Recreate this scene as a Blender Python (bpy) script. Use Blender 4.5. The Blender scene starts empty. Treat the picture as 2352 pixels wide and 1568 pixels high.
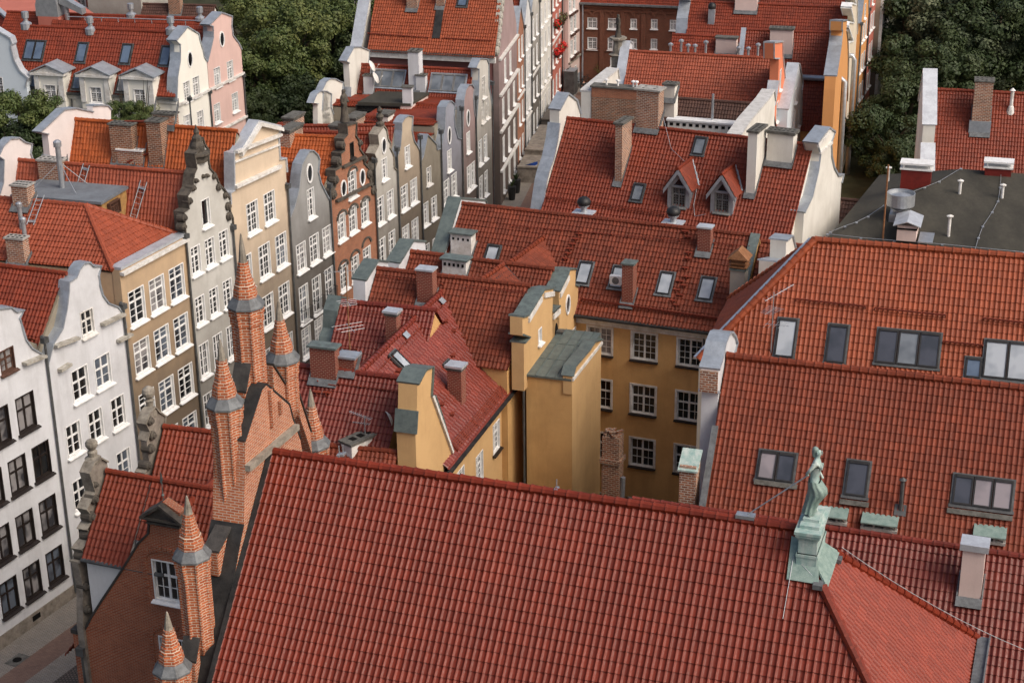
import bpy, math, random
import numpy as np
from mathutils import Vector, Matrix, geometry
random.seed(7); RNG = np.random.default_rng(11)
SC = bpy.context.scene
COL = SC.collection
V3 = lambda *a: np.array(a, float)
UP = V3(0, 0, 1)
def nrm(v): v = np.asarray(v, float); return v / np.linalg.norm(v)
def azv(a): a = math.radians(a); return V3(math.cos(a), math.sin(a), 0)
# ------------------------------------------------------------ camera model
FPX, CX, CY, CAMZ = 3900., 1176., 784., 48.
CAM = V3(0, 0, CAMZ)
_d = nrm([114, 9516, FPX]); _zc = -_d; _f = V3(0, 0, 1)
_yc = nrm(_f - _f.dot(_zc) * _zc); _xc = np.cross(_yc, _zc)
RW = np.array([_xc, _yc, _zc])
def ray(p): return RW @ nrm([p[0] - CX, p[1] - CY, FPX])
def atz(p, z):
    r = ray(p); return CAM + (z - CAMZ) / r[2] * r
def hitp(p, o, n):
    r = ray(p); return CAM + np.dot(o - CAM, n) / np.dot(r, n) * r
def zone(r, c): return lambda x, y: (c * 588 + x / 3., r * 522.5 + y / 3.)
z00, z01, z02, z03 = [zone(0, c) for c in range(4)]
z10, z11, z12, z13 = [zone(1, c) for c in range(4)]
z20, z21, z22, z23 = [zone(2, c) for c in range(4)]
# ------------------------------------------------------------ materials
MATS = {}
def newmat(name):
    m = bpy.data.materials.new(name); m.use_nodes = True
    nt = m.node_tree; b = nt.nodes['Principled BSDF']; MATS[name] = m
    return m, nt, b
def N(nt, t, **k):
    n = nt.nodes.new(t)
    for a, v in k.items():
        if a.startswith('i_'):
            key = a[2:]; key = int(key) if key.isdigit() else key.replace('_', ' ')
            n.inputs[key].default_value = v
        else: setattr(n, a, v)
    return n
def L(nt, a, b): nt.links.new(a, b)
def ramp(nt, fac, stops):
    r = nt.nodes.new('ShaderNodeValToRGB'); e = r.color_ramp.elements
    while len(e) < len(stops): e.new(.5)
    for i, (p, c) in enumerate(stops):
        e[i].position = p; e[i].color = (*c, 1) if len(c) == 3 else c
    L(nt, fac, r.inputs[0]); return r.outputs[0]
def mix(nt, fac, a, b, mode='MIX'):
    m = nt.nodes.new('ShaderNodeMix'); m.data_type = 'RGBA'; m.blend_type = mode
    for s, v in ((0, fac), (6, a), (7, b)):
        if isinstance(v, bpy.types.NodeSocket): L(nt, v, m.inputs[s])
        else: m.inputs[s].default_value = v if s == 0 else (*v, 1)
    return m.outputs[2]
def wpos(nt): return nt.nodes.new('ShaderNodeNewGeometry').outputs['Position']
def noise(nt, vec, scale, detail=4., rough=.6, stretch=None):
    if stretch:
        mp = nt.nodes.new('ShaderNodeMapping'); mp.inputs['Scale'].default_value = stretch
        L(nt, vec, mp.inputs[0]); vec = mp.outputs[0]
    n = nt.nodes.new('ShaderNodeTexNoise'); n.inputs['Scale'].default_value = scale
    n.inputs['Detail'].default_value = detail; n.inputs['Roughness'].default_value = rough
    L(nt, vec, n.inputs['Vector']); return n.outputs[0]
def g3(v): return (v, v, v)
def tile_mat(name, c, dark=.55, var=.22, rough=.6, moss=0., spec=.28, streak=.45):
    m, nt, b = newmat(name)
    uv = nt.nodes.new('ShaderNodeUVMap').outputs[0]
    fl = N(nt, 'ShaderNodeVectorMath', operation='FLOOR'); L(nt, uv, fl.inputs[0])
    wn = N(nt, 'ShaderNodeTexWhiteNoise', noise_dimensions='2D'); L(nt, fl.outputs[0], wn.inputs['Vector'])
    v = ramp(nt, wn.outputs[0], [(0, g3(1 - var)), (.5, g3(1.)), (1, g3(1 + var))])
    col = mix(nt, 1., c, v, 'MULTIPLY')
    big = noise(nt, wpos(nt), .55, 5, .65)
    col = mix(nt, ramp(nt, big, [(.35, g3(0)), (.7, g3(dark))]), col, (c[0] * .45, c[1] * .42, c[2] * .5))
    st = noise(nt, uv, .9, 4, .7, (1., .12, 1))
    col = mix(nt, ramp(nt, st, [(.5, g3(0)), (.8, g3(streak))]), col, (c[0] * .4, c[1] * .5, c[2] * .6))
    fine = noise(nt, wpos(nt), 9., 3, .7)
    col = mix(nt, ramp(nt, fine, [(.56, g3(0)), (.78, g3(.3))]), col, (min(1, c[0] * 1.25), c[1] * 1.6, c[2] * 1.5))
    if moss:
        ms = noise(nt, wpos(nt), 3.2, 5, .8)
        col = mix(nt, ramp(nt, ms, [(.58, g3(0)), (.7, g3(moss))]), col, (.055, .04, .028))
    L(nt, col, b.inputs['Base Color'])
    L(nt, ramp(nt, fine, [(.3, g3(rough - .12)), (.7, g3(rough + .12))]), b.inputs['Roughness'])
    b.inputs['Specular IOR Level'].default_value = spec
    return m
def plaster(name, c, dirt=.35, dc=None, soot_shade=0., sz=(4, 14), rough=.85):
    """painted render: fine mottling, rain streaks, grime patches; soot = grime plus painted street shade, darker towards the street level"""
    m, nt, b = newmat(name); P = wpos(nt)
    dc = dc or (c[0] * .42, c[1] * .4, c[2] * .38)
    n1 = noise(nt, P, .5, 6, .65)
    col = mix(nt, ramp(nt, n1, [(.4, g3(0)), (.75, g3(dirt))]), c, dc)
    n2 = noise(nt, P, 1.1, 5, .7, (1, 1, .12))
    col = mix(nt, ramp(nt, n2, [(.5, g3(0)), (.78, g3(dirt * .9))]), col, dc)
    if soot_shade:
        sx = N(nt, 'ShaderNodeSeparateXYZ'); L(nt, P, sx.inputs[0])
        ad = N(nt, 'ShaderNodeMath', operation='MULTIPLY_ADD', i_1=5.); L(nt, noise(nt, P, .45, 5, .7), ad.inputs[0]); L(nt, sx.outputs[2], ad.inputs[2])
        mr = N(nt, 'ShaderNodeMapRange', i_1=sz[1] + 2.5, i_2=sz[0] + 2.5, i_3=0., i_4=soot_shade); L(nt, ad.outputs[0], mr.inputs[0])
        col = mix(nt, mr.outputs[0], col, (.075, .062, .05))  # grime and the shade of the street, both painted in by height
    n3 = noise(nt, P, 14, 4, .7)
    col = mix(nt, ramp(nt, n3, [(.3, g3(.0)), (.7, g3(.16))]), col, (c[0] * .6, c[1] * .58, c[2] * .55))
    L(nt, col, b.inputs['Base Color']); b.inputs['Roughness'].default_value = rough
    b.inputs['Specular IOR Level'].default_value = .25
    bp = N(nt, 'ShaderNodeBump', i_Strength=.25, i_Distance=.02); L(nt, n3, bp.inputs['Height']); L(nt, bp.outputs[0], b.inputs['Normal'])
    return m
def brick(name, c1, c2, mortar, bw=.28, bh=.085, ms=.014, dirt=.3, bump=.6):
    m, nt, b = newmat(name); uv = nt.nodes.new('ShaderNodeUVMap').outputs[0]; P = wpos(nt)
    t = N(nt, 'ShaderNodeTexBrick', i_Scale=1., i_Mortar_Size=ms, i_Mortar_Smooth=.15, i_Bias=-.1)
    t.inputs['Brick Width'].default_value = bw; t.inputs['Row Height'].default_value = bh
    t.inputs['Color1'].default_value = (*c1, 1); t.inputs['Color2'].default_value = (*c2, 1); t.inputs['Mortar'].default_value = (*mortar, 1)
    wob = noise(nt, P, 6, 2); vm = N(nt, 'ShaderNodeVectorMath', operation='MULTIPLY_ADD')
    cb = nt.nodes.new('ShaderNodeCombineXYZ'); L(nt, wob, cb.inputs[0]); L(nt, wob, cb.inputs[1])
    vm.inputs[1].default_value = (.03, .02, 0); L(nt, cb.outputs[0], vm.inputs[0]); L(nt, uv, vm.inputs[2])
    L(nt, vm.outputs[0], t.inputs['Vector'])
    n1 = noise(nt, P, 1.3, 5, .7)
    col = mix(nt, ramp(nt, n1, [(.42, g3(0)), (.72, g3(dirt))]), t.outputs[0], (c1[0] * .35, c1[1] * .38, c1[2] * .45))
    n2 = noise(nt, P, 5., 4, .7)
    col = mix(nt, ramp(nt, n2, [(.55, g3(0)), (.75, g3(.3))]), col, (c1[0] * 1.1, c1[1] * 1.5, c1[2] * 1.8))
    L(nt, col, b.inputs['Base Color']); b.inputs['Roughness'].default_value = .85; b.inputs['Specular IOR Level'].default_value = .25
    bp = N(nt, 'ShaderNodeBump', i_Strength=bump, i_Distance=.02, invert=True); L(nt, t.outputs[1], bp.inputs['Height']); L(nt, bp.outputs[0], b.inputs['Normal'])
    return m
def rough_mat(name, c, c2, scale=3., rough=.8, metal=0., spec=.3, bump=.3, lo=.4, hi=.65, stretch=None):
    m, nt, b = newmat(name); P = wpos(nt); n1 = noise(nt, P, scale, 6, .7, stretch); n2 = noise(nt, P, scale * 7, 3, .7)
    col = mix(nt, ramp(nt, n1, [(lo, g3(0)), (hi, g3(1))]), c, c2)
    col = mix(nt, ramp(nt, n2, [(.4, g3(0)), (.7, g3(.25))]), col, (c2[0] * .6, c2[1] * .6, c2[2] * .6))
    L(nt, col, b.inputs['Base Color']); b.inputs['Roughness'].default_value = rough
    b.inputs['Metallic'].default_value = metal; b.inputs['Specular IOR Level'].default_value = spec
    if bump:
        bp = N(nt, 'ShaderNodeBump', i_Strength=bump, i_Distance=.03); L(nt, n2, bp.inputs['Height']); L(nt, bp.outputs[0], b.inputs['Normal'])
    return m
def glass(name, c, rough=.06, c2=None):
    m, nt, b = newmat(name); P = wpos(nt)
    n1 = noise(nt, P, .9, 2)
    col = mix(nt, ramp(nt, n1, [(.45, g3(0)), (.62, g3(1))]), c, c2 or (c[0] * .4, c[1] * .4, c[2] * .4))
    L(nt, col, b.inputs['Base Color']); b.inputs['Roughness'].default_value = rough; b.inputs['Specular IOR Level'].default_value = .6
    bp = N(nt, 'ShaderNodeBump', i_Strength=.05, i_Distance=.05); L(nt, noise(nt, P, 1.5, 1), bp.inputs['Height']); L(nt, bp.outputs[0], b.inputs['Normal'])
    return m
# ------------------------------------------------------------ objects
BASE = {}
def thing(name, label, cat, loc=(0, 0, 0), group=None):
    o = bpy.data.objects.new(name, None); o.empty_display_size = .5; COL.objects.link(o)
    o.location = [float(x) for x in loc]; o['label'] = label; o['category'] = cat
    if group: o['group'] = group
    BASE[o.name] = np.array(loc, float); return o
def tag(o, label, cat, group=None):
    o['label'] = label; o['category'] = cat
    if group: o['group'] = group
    return o
def link_mesh(name, me, parent=None, label=None):
    o = bpy.data.objects.new(name, me); COL.objects.link(o)
    if parent is not None:
        o.parent = parent; BASE[o.name] = BASE[parent.name]
    else: BASE[o.name] = V3(0, 0, 0)
    if label: o['label'] = label
    return o
class MB:
    def __init__(s): s.v = []; s.f = []; s.m = []; s.uv = []
    def add(s, vs, fs, m=0, uvs=None):
        b = len(s.v); s.v += [tuple(map(float, v)) for v in vs]
        for i, f in enumerate(fs):
            s.f.append([b + k for k in f]); s.m.append(m); s.uv.append(None if uvs is None else uvs[i])
    def quad(s, a, b, c, d, m=0): s.add([a, b, c, d], [(0, 1, 2, 3)], m)
    def box(s, o, x, y, z, m=0):
        o, x, y, z = map(np.asarray, (o, x, y, z))
        if np.dot(np.cross(x, y), z) < 0: x, y = y, x
        p = [o, o + x, o + x + y, o + y]; p += [q + z for q in p]
        s.add(p, [(3, 2, 1, 0), (4, 5, 6, 7), (0, 1, 5, 4), (1, 2, 6, 5), (2, 3, 7, 6), (3, 0, 4, 7)], m)
    def cbox(s, c, ux, uy, uz, sx, sy, sz, m=0):
        c = np.asarray(c); ux, uy, uz = map(np.asarray, (ux, uy, uz))
        s.box(c - ux * sx / 2 - uy * sy / 2 - uz * sz / 2, ux * sx, uy * sy, uz * sz, m)
    def prism(s, poly, vec, m=0, caps=True):
        n = len(poly); poly = [np.asarray(p) for p in poly]; vec = np.asarray(vec)
        nn = sum((np.cross(poly[i] - poly[0], poly[(i + 1) % n] - poly[0]) for i in range(n)), V3(0, 0, 0))
        if np.dot(nn, vec) > 0: poly = poly[::-1]
        vs = poly + [p + vec for p in poly]
        fs = [(i, (i + n), (i + 1) % n + n, (i + 1) % n) for i in range(n)]
        if caps: fs += [tuple(range(n)), tuple(range(2 * n - 1, n - 1, -1))]
        s.add(vs, fs, m)
    def tube(s, pts, r, n=8, m=0, caps=True):
        pts = [np.asarray(p, float) for p in pts]
        rs = r if isinstance(r, (list, tuple)) else [r] * len(pts)
        vs = []; fs = []
        for i, p in enumerate(pts):
            t = nrm(pts[min(i + 1, len(pts) - 1)] - pts[max(i - 1, 0)])
            a = np.cross(t, UP if abs(t[2]) < .95 else V3(1, 0, 0)); a = nrm(a); b = np.cross(a, t)
            for k in range(n):
                an = 2 * math.pi * k / n; vs.append(p + rs[i] * (a * math.cos(an) + b * math.sin(an)))
        for i in range(len(pts) - 1):
            for k in range(n):
                fs.append((i * n + k, (i + 1) * n + k, (i + 1) * n + (k + 1) % n, i * n + (k + 1) % n))
        if caps: fs += [tuple(range(n)), tuple(range(len(pts) * n - 1, (len(pts) - 1) * n - 1, -1))]
        s.add(vs, fs, m)
    def lathe(s, c, prof, n=12, m=0, ph=0., ax=None, ay=None):
        c = np.asarray(c, float); ax = V3(1, 0, 0) if ax is None else ax; ay = V3(0, 1, 0) if ay is None else ay
        vs = []; fs = []; uvs = []; az_ = np.cross(ax, ay)
        for r, z in prof:
            for k in range(n):
                a = 2 * math.pi * k / n + ph
                vs.append(c + ax * r * math.cos(a) + ay * r * math.sin(a) + az_ * z)
        per = 2 * max(r for r, z in prof) * math.pi / n
        for i in range(len(prof) - 1):
            for k in range(n):
                fs.append((i * n + k, i * n + (k + 1) % n, (i + 1) * n + (k + 1) % n, (i + 1) * n + k))
                p0, p1 = prof[i], prof[i + 1]
                uvs.append([(k * per, p0[1]), ((k + 1) * per, p0[1]), ((k + 1) * per, p1[1]), (k * per, p1[1])])
        s.add(vs, fs, m, uvs)
        s.add(vs[-n:], [tuple(range(n))], m); s.add(vs[:n], [tuple(range(n - 1, -1, -1))], m)
    def build(s, name, mats, parent=None, smooth=False, label=None, local=False):
        base = V3(0, 0, 0) if (parent is None or local) else BASE[parent.name]
        me = bpy.data.meshes.new(name)
        V = np.array(s.v)
        me.from_pydata((V - base).tolist(), [], s.f)
        mats = mats if isinstance(mats, (list, tuple)) else [mats]
        for m in mats: me.materials.append(MATS[m] if isinstance(m, str) else m)
        if len(mats) > 1: me.polygons.foreach_set('material_index', s.m)
        if smooth: me.polygons.foreach_set('use_smooth', [True] * len(s.f))
        ul = me.uv_layers.new(name='UVMap').data; k = 0; out = np.zeros((sum(len(f) for f in s.f), 2))
        for f, uv in zip(s.f, s.uv):
            if uv is not None: out[k:k + len(f)] = uv
            else:
                P = V[f]; q = P - P.mean(0); nn = np.zeros(3)
                for i in range(len(f)): nn += np.cross(q[i], q[(i + 1) % len(f)])
                ln = np.linalg.norm(nn); nn = nn / ln if ln > 1e-12 else UP
                if abs(nn[2]) < .85:
                    t = nrm(np.cross(UP, nn)); w = np.cross(nn, t)
                    out[k:k + len(f), 0] = P @ t
                    out[k:k + len(f), 1] = P @ w if abs(nn[2]) > .3 else P[:, 2]
                else: out[k:k + len(f)] = P[:, :2]
            k += len(f)
        ul.foreach_set('uv', out.ravel().astype(np.float32))
        me.update()
        return link_mesh(name, me, parent, label)
def prange(P2, v):
    us = []
    n = len(P2)
    for i in range(n):
        (u0, v0), (u1, v1) = P2[i], P2[(i + 1) % n]
        if min(v0, v1) - 1e-6 <= v <= max(v0, v1) + 1e-6:
            if abs(v1 - v0) < 1e-9: us += [u0, u1]
            else: us.append(u0 + (u1 - u0) * min(1, max(0, (v - v0) / (v1 - v0))))
    return (min(us), max(us)) if us else None
def roofsheet(name, polys, udir, mat, parent=None, tw=.22, tl=.36, amp=.05, lift=.045, ns=5, label=None):
    """clay pantiles as real geometry: one rolled, overlapping sheet clipped to each convex polygon"""
    Vs = []; Fs = []; UVs = []; nb = 0
    base = BASE[parent.name] if parent is not None else V3(0, 0, 0)
    for poly in polys:
        poly = [np.asarray(p, float) for p in poly]; u = nrm(udir)
        n = V3(0, 0, 0)
        for i in range(len(poly)): n += np.cross(poly[i] - poly[0], poly[(i + 1) % len(poly)] - poly[0])
        n = nrm(n); n = n if n[2] > 0 else -n
        u = nrm(u - u.dot(n) * n); d = np.cross(n, u); d = d if d[2] < 0 else -d
        o = poly[0]; P2 = [((p - o).dot(u), (p - o).dot(d)) for p in poly]
        vmin = min(p[1] for p in P2); vmax = max(p[1] for p in P2); umin = min(p[0] for p in P2); umax = max(p[0] for p in P2)
        nr = max(1, math.ceil((vmax - vmin) / tl - .02)); ncol = math.ceil((umax - umin) / tw) + 1
        us = umin + np.arange(ncol * ns + 1) * tw / ns
        ph = RNG.uniform(0, 6.28, 4)
        def sag(uu, v): return .016 * np.sin(uu * .9 + ph[0] + v * .3) + .014 * np.sin(uu * .37 - v * .8 + ph[1]) + .008 * np.sin(uu * 2.3 + v * 1.7 + ph[2])
        for r in range(nr):
            va = vmin + r * tl; vb = min(va + tl, vmax)
            ra = prange(P2, min(va, vmax - 1e-4)); rb = prange(P2, vb)
            if ra is None or rb is None: continue
            jit = np.repeat(RNG.normal(0, .006, ncol), ns); jit = np.append(jit, 0); jit[::ns] = 0
            ends = []
            for vv, rg, lf, k in ((va, ra, 0., 0), (vb, rb, lift, 1)):
                uu = np.clip(us, *rg); t = ((uu - umin) / tw) % 1.
                pr = amp * ((.5 + .5 * np.cos(2 * np.pi * (t - .3))) ** (4.5 if ns > 6 else 2.2) + .12 * np.cos(2 * np.pi * (t - .3)))
                hh = pr + lf + jit * (1 if k else .3) + sag(uu, vv)
                X = o + np.outer(uu, u) + np.outer(np.full_like(uu, vv + (.012 if k else 0)), d) + np.outer(hh, n)
                ends.append((X, uu, vv, pr))
            (Xa, ua, va_, pa), (Xb, ub, vb_, pb) = ends
            Xc = o + np.outer(ub, u) + np.outer(np.full_like(ub, vb + .012), d) + np.outer(pb - .012 + sag(ub, vb), n)
            m = len(us); ok = ((ua[1:] - ua[:-1]) > 1e-5) | ((ub[1:] - ub[:-1]) > 1e-5)
            i = np.nonzero(ok)[0]
            Vs += [Xa, Xb, Xb.copy(), Xc]
            rr = r + .02
            uvA = np.stack([(ua - umin) / tw, np.full(m, rr)], 1); uvB = np.stack([(ub - umin) / tw, np.full(m, r + .97)], 1)
            F1 = np.stack([nb + i, nb + m + i, nb + m + i + 1, nb + i + 1], 1)
            F2 = np.stack([nb + 2 * m + i, nb + 3 * m + i, nb + 3 * m + i + 1, nb + 2 * m + i + 1], 1)
            Fs += [F1, F2]; UVs += [uvA, uvB, uvB, uvB]; nb += 4 * m
    V = np.concatenate(Vs) - base; Fq = np.concatenate(Fs); UV = np.concatenate(UVs)
    # make the faces look up
    a = V[Fq[0, 1]] - V[Fq[0, 0]]; b = V[Fq[0, 3]] - V[Fq[0, 0]]
    if np.cross(a, b)[2] < 0: Fq = Fq[:, ::-1]
    me = bpy.data.meshes.new(name)
    me.vertices.add(len(V)); me.vertices.foreach_set('co', V.ravel().astype(np.float32))
    nf = len(Fq); me.loops.add(nf * 4); me.loops.foreach_set('vertex_index', Fq.ravel().astype(np.int32))
    me.polygons.add(nf); me.polygons.foreach_set('loop_start', np.arange(nf, dtype=np.int32) * 4)
    me.polygons.foreach_set('use_smooth', np.ones(nf, bool))
    me.update(calc_edges=True); me.validate()
    if len(me.loops) == nf * 4:
        me.uv_layers.new(name='UVMap').data.foreach_set('uv', UV[Fq.ravel()].ravel().astype(np.float32))
    else:
        vi = np.zeros(len(me.loops), np.int32); me.loops.foreach_get('vertex_index', vi)
        me.uv_layers.new(name='UVMap').data.foreach_set('uv', UV[vi].ravel().astype(np.float32))
    me.materials.append(MATS[mat])
    return link_mesh(name, me, parent, label)
def ridgecap(pts, mat, parent, r=.13, seg=.4, name='ridge_cap'):
    mb = MB()
    for a, b in zip(pts[:-1], pts[1:]):
        a = np.asarray(a); b = np.asarray(b); ln = np.linalg.norm(b - a); k = max(1, round(ln / seg)); t = (b - a) / ln
        for i in range(k):
            p = a + t * ln * i / k; q = a + t * ln * (i + 1.12) / k
            w = UP * random.uniform(-.008, .008)
            mb.tube([p + w, p + t * .09 + w, q + w], [r * 1.2, r * 1.06, r * .93], 8)
    return mb.build(name, mat, parent, smooth=False)
class Plane:
    """roof slope: o on the ridge, u along it, d down the slope, n up and out"""
    def __init__(s, o, u, d):
        s.o = np.asarray(o, float); s.u = nrm(u); s.d = nrm(d); n = np.cross(s.u, s.d); s.n = nrm(n if n[2] > 0 else -n)
    def hit(s, p): return hitp(p, s.o, s.n)
    def at(s, a, b, h=0): return s.o + s.u * a + s.d * b + s.n * h
    def st(s, P): return ((P - s.o).dot(s.u), (P - s.o).dot(s.d))
# ------------------------------------------------------------ facades
class Face:
    """vertical wall plane from p0 to p1 (plan); u along it, n out of it"""
    def __init__(s, p0, p1, flip=False):
        s.p0 = V3(p0[0], p0[1], 0); s.w = float(np.linalg.norm(V3(p1[0] - p0[0], p1[1] - p0[1], 0)))
        s.u = nrm([p1[0] - p0[0], p1[1] - p0[1], 0]); s.n = V3(s.u[1], -s.u[0], 0)
        if flip: s.n = -s.n
    def uz(s, p):
        q = hitp(p, s.p0, s.n); return (float((q - s.p0).dot(s.u)), float(q[2]))
    def P(s, u, z, out=0.): return s.p0 + s.u * u + UP * z + s.n * out
def cdt(outline, holes):
    vs = []; es = []
    for loop in [outline] + holes:
        b = len(vs); vs += [Vector(p) for p in loop]; n = len(loop); es += [(b + i, b + (i + 1) % n) for i in range(n)]
    r = geometry.delaunay_2d_cdt(vs, es, [], 1, 1e-5)
    vs = [tuple(v) for v in r[0]]
    def inside(x, y, lp):
        c = False; n = len(lp)
        for i in range(n):
            (x0, y0), (x1, y1) = lp[i], lp[(i + 1) % n]
            if (y0 > y) != (y1 > y) and x < (x1 - x0) * (y - y0) / (y1 - y0) + x0: c = not c
        return c
    fs = []
    for f in r[2]:
        x = sum(vs[i][0] for i in f) / len(f); y = sum(vs[i][1] for i in f) / len(f)
        if not any(inside(x, y, h) for h in holes): fs.append(list(f))
    return vs, fs
def wallmesh(mb, F, outline, holes=(), thick=.5, reveal=.25, m=0, mr=None):
    mr = m if mr is None else mr
    hs = [[(h[0], h[1]), (h[2], h[1]), (h[2], h[3]), (h[0], h[3])] if isinstance(h, tuple) else list(h) for h in (tuple(x) if len(x) == 4 and not hasattr(x[0], '__len__') else list(x) for x in holes)]
    vs, fs = cdt(outline, hs)
    P = [F.P(u, z) for u, z in vs]; out = []
    for f in fs:
        q = [P[i] for i in f]; nn = np.cross(q[1] - q[0], q[2] - q[0])
        out.append(f if nn.dot(F.n) > 0 else f[::-1])
    mb.add(P, out, m)
    vs2, fs2 = cdt(outline, []); P2 = [F.P(u, z, -thick) for u, z in vs2]; out = []
    for f in fs2:
        q = [P2[i] for i in f]; nn = np.cross(q[1] - q[0], q[2] - q[0]); out.append(f if nn.dot(F.n) < 0 else f[::-1])
    mb.add(P2, out, m)
    area = sum(outline[i][0] * outline[(i + 1) % len(outline)][1] - outline[(i + 1) % len(outline)][0] * outline[i][1] for i in range(len(outline)))
    def rim(loop, t, mm, inward):
        n = len(loop)
        ar = sum(loop[i][0] * loop[(i + 1) % n][1] - loop[(i + 1) % n][0] * loop[i][1] for i in range(n))
        c3 = np.mean([F.P(u, z) for u, z in loop], 0)
        for i in range(n):
            a, b = loop[i], loop[(i + 1) % n]
            q = [F.P(*a), F.P(*b), F.P(*b, -t), F.P(*a, -t)]
            e = V3(*(F.u * (b[1] - a[1]))) - UP * (b[0] - a[0])      # outward for ccw
            if ar < 0: e = -e
            if inward: e = -e
            nn = np.cross(q[1] - q[0], q[2] - q[0])
            mb.add(q if nn.dot(e) > 0 else q[::-1], [(0, 1, 2, 3)], mm)
    rim(outline, thick, m, False)
    for h in hs: rim(h, reveal, mr, True)
def copingstrip(mb, F, pts, back=.55, over=.08, th=.07, m=0, steep=None):
    """capping that follows the top of a gable wall"""
    pts = [p for i, p in enumerate(pts) if i == 0 or abs(p[0] - pts[i - 1][0]) + abs(p[1] - pts[i - 1][1]) > .02]
    if steep:
        run = [pts[0]]
        for a, b in zip(pts[:-1], pts[1:]):
            if abs(b[1] - a[1]) > steep * abs(b[0] - a[0]):
                if len(run) > 1: copingstrip(mb, F, run, back, over, th, m)
                run = [b]
            else: run.append(b)
        if len(run) > 1: copingstrip(mb, F, run, back, over, th, m)
        return
    ns = []
    for i in range(len(pts)):
        a = np.array(pts[max(0, i - 1)]); b = np.array(pts[min(len(pts) - 1, i + 1)]); t = nrm(b - a); ns.append(np.array([-t[1], t[0]]))
    vs = []
    for (u, z), n2 in zip(pts, ns):
        if n2[1] < -.2: n2 = -n2
        for k, out in ((0, over), (0, -back), (1, -back), (1, over)):
            vs.append(F.P(u + n2[0] * (th * k + .004), z + n2[1] * (th * k + .004), out))
    fs = []
    for i in range(len(pts) - 1):
        for k in range(4): fs.append((4 * i + k, 4 * i + (k + 1) % 4, 4 * i + 4 + (k + 1) % 4, 4 * i + 4 + k))
    fs += [(3, 2, 1, 0), tuple(4 * (len(pts) - 1) + k for k in range(4))]
    mb.add(vs, fs, m)
WCACHE = {}
def winmesh(w, h, style, fm, pm, sm):
    key = (round(w, 2), round(h, 2), style, fm, pm, sm)
    if key in WCACHE: return WCACHE[key]
    X, Y, Z = V3(1, 0, 0), V3(0, 1, 0), UP
    def bx(mb, x0, x1, z0, z1, y0, y1): mb.box(V3(x0, y0, z0), X * (x1 - x0), Y * (y1 - y0), Z * (z1 - z0))
    fr = MB(); W, H = w / 2, h / 2; st = style.split('-'); kind = st[0]
    li = .06 if 'far' not in st else .05            # painted lining round the reveal
    y1, y0 = .025, -.19
    for x0, x1, a, b in ((-W, -W + li, -H, H), (W - li, W, -H, H)): bx(fr, x0, x1, a, b, y0, y1)
    bx(fr, -W + li, W - li, H - li, H, y0, y1); bx(fr, -W + li, W - li, -H, -H + li, y0, y1)
    fy0, fy1 = -.17, -.11; iw, ih = W - li, H - li
    def bar(x0, x1, z0, z1, d=0): bx(fr, x0, x1, z0, z1, fy0 + .002, fy1 + d)
    s = .06
    bar(-iw, -iw + s, -ih, ih); bar(iw - s, iw, -ih, ih); bar(-iw + s, iw - s, ih - s, ih); bar(-iw + s, iw - s, -ih, -ih + s)
    nx, ntr, gx, gz = {'cas': (2, .66, 1, 3), 'cas2': (2, .62, 2, 3), 'plain': (2, .62, 1, 1), 'cross': (2, .6, 1, 2), 'grid': (2, None, 2, 4), 'one': (1, None, 2, 3), 'single': (1, None, 1, 1), 'gridt': (2, .62, 2, 2), 'gridf': (2, .64, 3, 4)}[kind]
    mw = .045
    for k in range(1, nx): x = -iw + 2 * iw * k / nx; bar(x - .055, x + .055, -ih + s, ih - s, .012)
    zt = None
    if ntr:
        zt = -ih + 2 * ih * ntr; bar(-iw + s, -.055, zt - .05, zt + .05, .01); bar(.055, iw - s, zt - .05, zt + .05, .01)
    g = .028
    spans = [(-iw + s, -.055), (.055, iw - s)] if nx == 2 else [(-iw + s, iw - s)]
    zs = [(-ih + s, zt - .05, gz), (zt + .05, ih - s, max(1, gz - 1))] if zt is not None else [(-ih + s, ih - s, gz)]
    for a, b in spans:
        for c, d, k in zs:
            for i in range(1, gx): x = a + (b - a) * i / gx; bx(fr, x - g / 2, x + g / 2, c, d, fy0 + .01, fy1 - .012)
            for i in range(1, k): z = c + (d - c) * i / k; bx(fr, a, b, z - g / 2, z + g / 2, fy0 + .012, fy1 - .014)
    pa = MB(); pa.quad((-iw, fy0 + .02, -ih), (iw, fy0 + .02, -ih), (iw, fy0 + .02, ih), (-iw, fy0 + .02, ih))
    si = MB(); si.prism([V3(-W - .1, -.02, -H + .02), V3(-W - .1, .2, -H - .05), V3(-W - .1, .2, -H - .1), V3(-W - .1, -.02, -H - .1)], V3(w + .2, 0, 0))
    r = []
    for mb, nm, mt in ((fr, 'window', fm), (pa, 'pane', pm), (si, 'sill', sm)):
        me = bpy.data.meshes.new(nm); me.from_pydata(mb.v, [], mb.f); me.materials.append(MATS[mt]); r.append(me)
    WCACHE[key] = r; return r
GL = ['glass', 'glass', 'glass', 'glass_curtain', 'glass', 'glass_sky']
def window(F, u, z, w, h, parent, style='cas', fm='paint_white', pm=None, sm=None, sill=True, out=0.):
    me = winmesh(w, h, style, fm, pm or random.choice(GL if fm != 'frame_black' else ['glass_curtain', 'glass_curtain', 'glass_sky', 'glass']), sm or fm)
    M = Matrix.Identity(4); P = F.P(u, z, out) - BASE[parent.name]
    uu = np.cross(F.n, UP)           # local x so that x cross y = z with y = n
    for i in range(3): M[i][0] = uu[i]; M[i][1] = F.n[i]; M[i][2] = UP[i]; M[i][3] = P[i]
    o = link_mesh('window', me[0], parent); o.matrix_local = M
    p = link_mesh('pane', me[1], o)
    if sill: link_mesh('sill', me[2], o)
    return o
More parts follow.
